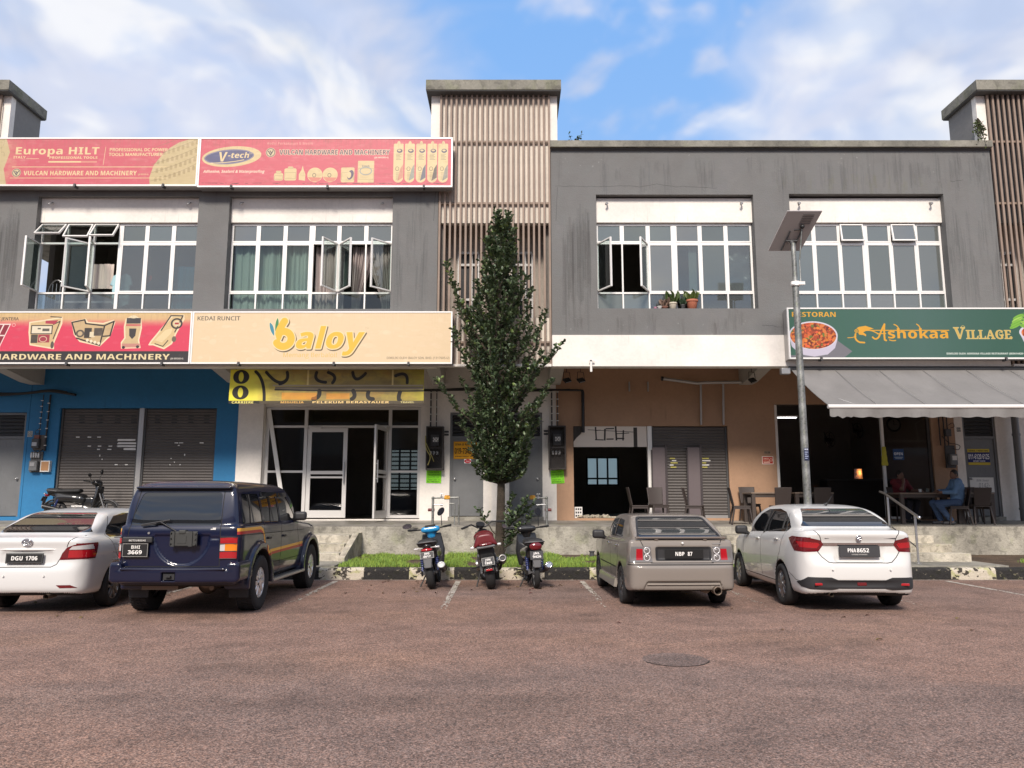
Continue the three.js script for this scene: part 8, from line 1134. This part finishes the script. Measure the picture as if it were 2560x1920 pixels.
// ---- people
const skin = std(0.16, 0.085, 0.058, 0.6);
function person(label, at, ry, j, cloth) {                                // j: joints in metres from the seat point on the floor; facing +z
  const t = thing('person', label, 'person', at, ry), caps = [], C = (a, b, ra, rb) => caps.push([a, b, ra, rb]);
  const hand = (w, dir, s) => { const d = V(...dir).normalize(), up = V(0, 1, 0), sd = d.clone().cross(up).normalize(), P3 = (f, l, h) => [w[0] + d.x * f + sd.x * l + up.x * h, w[1] + d.y * f + sd.y * l + h, w[2] + d.z * f + sd.z * l]; C(w, P3(0.07, 0, 0), 0.026, 0.032); for (let i = 0; i < 4; i++) { const o = (i - 1.5) * 0.02, L = [0.062, 0.072, 0.068, 0.054][i]; C(P3(0.08, o, 0), P3(0.08 + L * 0.6, o, -0.012), 0.010, 0.009); C(P3(0.08 + L * 0.6, o, -0.012), P3(0.08 + L, o, -0.035), 0.009, 0.008); } C(P3(0.03, s * 0.03, 0), P3(0.07, s * 0.055, -0.01), 0.012, 0.010); C(P3(0.07, s * 0.055, -0.01), P3(0.10, s * 0.05, -0.02), 0.010, 0.009); };
  C(j.hip, j.waist, 0.135, 0.125); C(j.waist, j.chest, 0.13, 0.15); C(j.chest, j.neck, 0.12, 0.06); C(j.neck, j.head, 0.058, 0.06); C(j.shL, j.shR, 0.075, 0.075);
  for (const s of ['L', 'R']) { C(j['sh' + s], j['el' + s], 0.058, 0.045); C(j['el' + s], j['wr' + s], 0.043, 0.028); C(j['hp' + s], j['kn' + s], 0.088, 0.062); C(j['kn' + s], j['an' + s], 0.058, 0.04); hand(j['wr' + s], j['hd' + s], s === 'L' ? -1 : 1); C([j['an' + s][0], 0.05, j['an' + s][2]], [j['an' + s][0], 0.035, j['an' + s][2] + 0.16], 0.042, 0.036); }
  const H = j.head, hy = j.look ?? 0, hc = Math.cos(hy), hs = Math.sin(hy), face = (x, y, z) => { const px = x - H[0], py = y - H[1], pz = z - H[2], a = px * hc - pz * hs, c = px * hs + pz * hc; let d = sdEll(a, py, c, [0, 0.05, 0], [0.075, 0.105, 0.092]); d = smin(d, sdEll(a, py, c, [0, -0.02, 0.025], [0.055, 0.065, 0.062]), 0.03); d = smin(d, sdEll(a, py, c, [0, 0.02, 0.096], [0.013, 0.03, 0.02]), 0.012); for (const s of [-1, 1]) { d = smin(d, sdEll(a, py, c, [s * 0.078, 0.03, -0.005], [0.012, 0.03, 0.018]), 0.008); d = smax(d, -sdEll(a, py, c, [s * 0.032, 0.045, 0.098], [0.018, 0.011, 0.014]), 0.012); } return smax(d, -sdEll(a, py, c, [0, -0.035, 0.092], [0.025, 0.006, 0.012]), 0.008); };
  const body = (x, y, z) => { let d = 9; for (const [a, b, ra, rb] of caps) { const q = sdCap(x, y, z, a, b, ra, rb); d = ra < 0.02 ? smin(d, q, 0.008) : smin(d, q, 0.045); } return d; };
  const xs = caps.flatMap((c) => [c[0], c[1]]), lo = [0, 1, 2].map((k) => Math.min(...xs.map((p) => p[k])) - 0.2), hi = [0, 1, 2].map((k) => Math.max(...xs.map((p) => p[k])) + 0.2);
  const b1 = netGeo(body, lo, hi, 0.014), b2 = netGeo(face, [H[0] - 0.16, H[1] - 0.13, H[2] - 0.16], [H[0] + 0.16, H[1] + 0.2, H[2] + 0.16], 0.006); mesh('body', [b1, b2], skin, t);
  const some = (list, k, grow) => (x, y, z) => { let d = 9; for (const [a, b, ra, rb] of list) d = smin(d, sdCap(x, y, z, a, b, ra + grow, rb + grow), k); return d + Math.sin(y * 60 + x * 30) * 0.0025; };
  const sl = (s) => { const e = j['el' + s], w = j['wr' + s], q = cloth.sleeve; return q < 1 ? [[j['sh' + s], [0, 1, 2].map((k) => lerp(j['sh' + s][k], e[k], q)), 0.062, 0.056]] : [[j['sh' + s], e, 0.062, 0.05], [e, [0, 1, 2].map((k) => lerp(e[k], w[k], 0.95)), 0.047, 0.034]]; };
  mesh('shirt', netGeo(some([[j.hip, j.waist, 0.138, 0.13], [j.waist, j.chest, 0.132, 0.153], [j.chest, [0, 1, 2].map((k) => lerp(j.chest[k], j.neck[k], 0.75)), 0.122, 0.075], [j.shL, j.shR, 0.078, 0.078], ...sl('L'), ...sl('R')], 0.05, 0.012), lo, hi, 0.016), cloth.shirt, t);
  mesh('trousers', netGeo(some(['L', 'R'].flatMap((s) => [[j['hp' + s], j['kn' + s], 0.09, 0.066], [j['kn' + s], [0, 1, 2].map((k) => lerp(j['kn' + s][k], j['an' + s][k], 0.9)), 0.064, 0.055]]).concat([[j.hpL, j.hpR, 0.1, 0.1]]), 0.04, 0.01), lo, hi, 0.016), cloth.trousers, t);
  mesh('hair', netGeo((x, y, z) => { const px = x - H[0], py = y - H[1], pz = z - H[2], a = px * hc - pz * hs, c = px * hs + pz * hc; let d = sdEll(a, py, c, [0, 0.062, -0.012], [0.084, 0.108, 0.098]); return smax(d, -(sdEll(a, py, c, [0, 0.0, 0.075], [0.1, 0.095, 0.075])), 0.02); }, [H[0] - 0.16, H[1] - 0.08, H[2] - 0.16], [H[0] + 0.16, H[1] + 0.22, H[2] + 0.16], 0.008), std(0.012, 0.010, 0.009, 0.6), t);
  for (const s of ['L', 'R']) { const a = j['an' + s]; mesh('shoe', netGeo((x, y, z) => smax(sdCap(x, y, z, [a[0], 0.05, a[2] - 0.02], [a[0], 0.04, a[2] + 0.17], 0.052, 0.044), 0.004 - y, 0.01), [a[0] - 0.1, -0.02, a[2] - 0.12], [a[0] + 0.1, 0.14, a[2] + 0.28], 0.012), cloth.shoe, t); }
}
const sit = (o = {}) => ({ hip: [0, 0.60, 0.0], waist: [0, 0.74, -0.03], chest: [0, 0.93, -0.03], neck: [0, 1.12, 0.0], head: [0, 1.20, 0.02], shL: [-0.17, 1.05, -0.01], shR: [0.17, 1.05, -0.01], elL: [-0.24, 0.82, 0.08], elR: [0.24, 0.80, 0.08], wrL: [-0.15, 0.76, 0.30], wrR: [0.16, 0.76, 0.30], hdL: [0.2, -0.05, 1], hdR: [-0.2, -0.05, 1], hpL: [-0.09, 0.54, 0.02], hpR: [0.09, 0.54, 0.02], knL: [-0.11, 0.52, 0.44], knR: [0.12, 0.52, 0.44], anL: [-0.12, 0.08, 0.34], anR: [0.12, 0.08, 0.28], ...o });
person('man in a light blue long-sleeved shirt and jeans seated sideways at the table', [11.12, 0.96, -19.45], -Math.PI / 2 - 0.2, sit({ look: 0.35, elL: [-0.23, 0.83, 0.12], wrL: [-0.12, 0.83, 0.36], elR: [0.22, 0.80, 0.10], wrR: [0.12, 0.80, 0.34], knL: [-0.12, 0.53, 0.52], knR: [0.11, 0.51, 0.48], anL: [-0.1, 0.08, 0.36], anR: [0.12, 0.08, 0.18] }), { shirt: std(0.11, 0.20, 0.34, 0.85), trousers: std(0.05, 0.085, 0.16, 0.9), sleeve: 1, shoe: std(0.05, 0.05, 0.055, 0.6) });
person('man in a dark red shirt resting his chin on his hand behind the table', [10.35, 0.985, -20.7], 0.25, sit({ look: 0.3, elL: [-0.16, 0.86, 0.25], wrL: [-0.03, 1.06, 0.18], hdL: [0.25, 0.8, -0.25], elR: [0.26, 0.82, 0.14], wrR: [0.28, 0.82, 0.38] }), { shirt: std(0.13, 0.012, 0.018, 0.85), trousers: std(0.02, 0.02, 0.03, 0.9), sleeve: 0.75, shoe: std(0.03, 0.03, 0.03, 0.6) });
// ---- behind the upper windows
function drape(x0, x1, y0, y1, d, amp, waves, gather = 0) {                // hanging cloth with folds; gather pulls the foot to one side
  const nx = 60, ny = 16, pos = [], idx = []; for (let j = 0; j <= ny; j++) for (let i = 0; i <= nx; i++) { const u = i / nx, v = j / ny, c = gather ? lerp(u, gather > 0 ? 1 - (1 - u) * 0.35 : u * 0.35, sm(1 - v)) : u; pos.push(lerp(x0, x1, c), lerp(y0, y1, v), -d + Math.sin((u + (fbm(u * 5, x0, 3, 3) - 0.5) * 0.35) * waves * 6.283 + v * 0.8) * amp * (0.4 + fbm(u * 6, v * 1.5 + x0, 2, 8) * 1.3) + Math.sin(u * waves * 2.7 + 1 + x0) * amp * 0.8); }
  for (let j = 0; j < ny; j++) for (let i = 0; i < nx; i++) { const a = j * (nx + 1) + i; idx.push(a, a + 1, a + nx + 1, a + 1, a + nx + 2, a + nx + 1); } const g = new THREE.BufferGeometry(); g.setAttribute('position', new THREE.Float32BufferAttribute(pos, 3)); g.setIndex(idx); g.computeVertexNormals(); return g;
}
const sheer = new THREE.MeshPhysicalMaterial({ color: lin(0.44, 0.50, 0.46), roughness: 0.95, transmission: 0.3, thickness: 0, side: THREE.DoubleSide }), mauve = new THREE.MeshPhysicalMaterial({ color: lin(0.44, 0.37, 0.35), roughness: 0.95, transmission: 0.25, thickness: 0, side: THREE.DoubleSide });
for (const [a, b, m, g, lb] of [[-7.08, -6.0, sheer, 0, 'pale green sheer curtain at the hinge end of the curtained window'], [-6.05, -5.12, sheer, 0, 'pale green sheer curtain in the middle of the curtained window'], [-5.05, -4.3, mauve, 0, 'greyish pink curtain behind the first open casement of the curtained window'], [-4.1, -3.5, mauve, -1, 'greyish pink curtain tied aside in the curtained window'], [-3.75, -3.1, mauve, 1, 'greyish pink curtain tied back at the grey wall end']]) solo('curtain', drape(a, b, 6.3, 8.02, 19.05 + (m === mauve ? 0.04 : 0), 0.03, 9, g), m, lb, 'curtain', 'curtains in the upper window');
solo('towel', drape(-10.78, -10.2, 6.9, 7.55, 19.05, 0.012, 3), new THREE.MeshStandardMaterial({ side: THREE.DoubleSide, roughness: 0.95, map: canvas(128, 64, (c, w, h) => { c.fillStyle = '#cdbfb4'; c.fillRect(0, 0, w, h); c.fillStyle = '#5c5058'; for (const x of [14, 70, 96]) c.fillRect(x, 0, 8, h); }) }), 'striped towel drying in the open upper window', 'towel');
solo('towel', drape(-8.72, -8.02, 6.3, 7.48, 19.05, 0.02, 3), std(0.05, 0.27, 0.40, 0.95, { side: THREE.DoubleSide }), 'turquoise towel hung behind the upper window', 'towel');
{ const s = new THREE.Shape([[-0.1, 0.42], [-0.2, 0.36], [-0.26, 0.15], [-0.2, 0.12], [-0.2, -0.35], [0, -0.43], [0.2, -0.35], [0.2, 0.12], [0.26, 0.15], [0.2, 0.36], [0.1, 0.42], [0, 0.37]].map((p) => new THREE.Vector2(...p))); solo('hanging_shirt', new THREE.ExtrudeGeometry(s, { depth: 0.03, bevelEnabled: true, bevelSize: 0.02, bevelThickness: 0.02, bevelSegments: 2 }).translate(-9.98, 6.86, -19.08), std(0.36, 0.55, 0.60, 0.95), 'pale blue shirt on a hanger behind the upper window', 'shirt');
  const h = new THREE.Shape(); h.moveTo(0, -0.12); h.bezierCurveTo(-0.2, 0.03, -0.1, 0.15, 0, 0.07); h.bezierCurveTo(0.1, 0.15, 0.2, 0.03, 0, -0.12); solo('heart_decoration', new THREE.ExtrudeGeometry(h, { depth: 0.01, bevelEnabled: false }).translate(-9.28, 7.13, -18.97), std(0.5, 0.06, 0.05, 0.8), 'red paper heart stuck behind the upper window', 'decoration'); }
{ const t = thing('bed_frame', 'metal bed frame seen in the open upper window', 'bed'); mesh('headboard', [tube([[-12.0, 6.3, -19.3], [-11.95, 7.05, -19.3], [-11.78, 7.2, -19.3], [-11.6, 7.05, -19.3], [-11.55, 6.3, -19.3]], 0.02, 8, false), ...[-11.88, -11.78, -11.68].map((x) => rod([x, 6.35, -19.3], [x, 7.1, -19.3], 0.01))], P.steel, t); mesh('side_rail', [box(1.6, 0.05, 0.04, -11.0, 6.62, -19.32)], P.steel, t); }
solo('window_paper', bd(4.82, 5.42, 6.78, 7.95, 18.99, 19.0), std(0.50, 0.62, 0.57, 0.9), 'pale green paper sheet behind the plant window', 'paper'); solo('window_paper', bd(4.52, 4.72, 6.78, 7.98, 19.0, 19.01), std(0.46, 0.56, 0.53, 0.9), 'narrow pale green paper strip behind the plant window', 'paper');
{ const g = new THREE.PlaneGeometry(0.62, 1.24, 14, 20), p = g.attributes.position; for (let i = 0; i < p.count; i++) p.setZ(i, (fbm(p.getX(i) * 5, p.getY(i) * 5, 3, 5) - 0.5) * 0.16); g.computeVertexNormals(); solo('plastic_sheet', g.translate(5.79, 7.37, -19.06), std(0.24, 0.26, 0.26, 0.25, { side: THREE.DoubleSide }), 'crumpled plastic sheet behind the last pane of the plant window', 'sheet'); }
solo('chair_back', rbox(0.44, 0.42, 0.06, 0.04, 5.22, 6.55, -19.15), std(0.05, 0.05, 0.05, 0.6), 'dark office chair back behind the plant window', 'chair');
function pot(label, x, r, h, mat, leafH, n, lm) { const t = thing('potted_plant', label, 'potted plant', [x, 6.272, -18.72]); mesh('pot', new THREE.LatheGeometry([[0, 0], [r * 0.72, 0], [r * 0.95, h * 0.8], [r * 1.06, h * 0.8], [r * 1.06, h], [r * 0.92, h], [r * 0.88, h * 0.85], [0, h * 0.85]].map((q) => new THREE.Vector2(...q)), 20), mat, t); const lf = []; for (let i = 0; i < n; i++) { const a = rr(0, 6.28); lf.push(leafGeo.clone().scale(0.55, 1, 1).applyMatrix4(orient(V(Math.cos(a) * r * 0.4, h * 0.85, Math.sin(a) * r * 0.4), V(Math.cos(a) * rr(0.2, 0.7), 1, Math.sin(a) * rr(0.2, 0.7)), rr(0, 6), leafH * rr(0.6, 1.05)))); } if (lf.length) mesh('leaves', lf, lm, t); return t; }
pot('spiky plant in a cream pot on the upper window sill', 4.02, 0.105, 0.17, std(0.55, 0.50, 0.40, 0.8), 0.34, 26, leafMat(0.07, 0.11, 0.03)); pot('bushy plant in a terracotta pot on the upper window sill', 4.50, 0.145, 0.24, std(0.42, 0.14, 0.08, 0.8), 0.30, 40, leafMat(0.11, 0.15, 0.04)); pot('dry brown plant in a small brown pot on the upper window sill', 3.82, 0.08, 0.07, std(0.28, 0.13, 0.09, 0.8), 0.26, 26, std(0.18, 0.12, 0.09, 0.9)); pot('tiny white pot on the upper window sill', 3.69, 0.06, 0.08, std(0.62, 0.6, 0.58, 0.8), 0.05, 3, leafMat(0.1, 0.13, 0.05)); pot('tiny pink pot on the upper window sill', 3.58, 0.04, 0.06, std(0.55, 0.25, 0.35, 0.8), 0.04, 3, leafMat(0.1, 0.13, 0.05)); pot('dark leafy plant in a black pot on the upper window sill', 4.27, 0.06, 0.12, P.doorDark, 0.24, 16, leafMat(0.03, 0.06, 0.03));
{ // fallen leaves along the kerb and under the tree
  const n = 90, im = new THREE.InstancedMesh(leafGeo, std(1, 1, 1, 0.9, { side: THREE.DoubleSide }), n); im.name = 'leaf_litter'; for (let i = 0; i < n; i++) { const x = i < 55 ? -0.3 + (rnd() + rnd() - 1) * 4.5 : rr(-9, 11), d = i < 55 ? rr(13.4, 15.6) : rr(9, 15.6); im.setMatrixAt(i, new THREE.Matrix4().compose(V(x, 0.008, -d), new THREE.Quaternion().setFromEuler(new THREE.Euler(rr(-0.15, 0.15), rr(0, 6.28), rr(-0.2, 0.2))), V(1, 1, 1).multiplyScalar(rr(0.05, 0.09)))); im.setColorAt(i, lin(...(rnd() < 0.5 ? [0.10, 0.055, 0.03] : rnd() < 0.5 ? [0.16, 0.11, 0.04] : [0.09, 0.02, 0.018]))); }
  im.castShadow = im.receiveShadow = true; setTag(im, 'scattered dry brown leaves lying on the parking bays', 'leaves', null, 'stuff'); scene.add(im);
}
renderer.render(scene, camera);
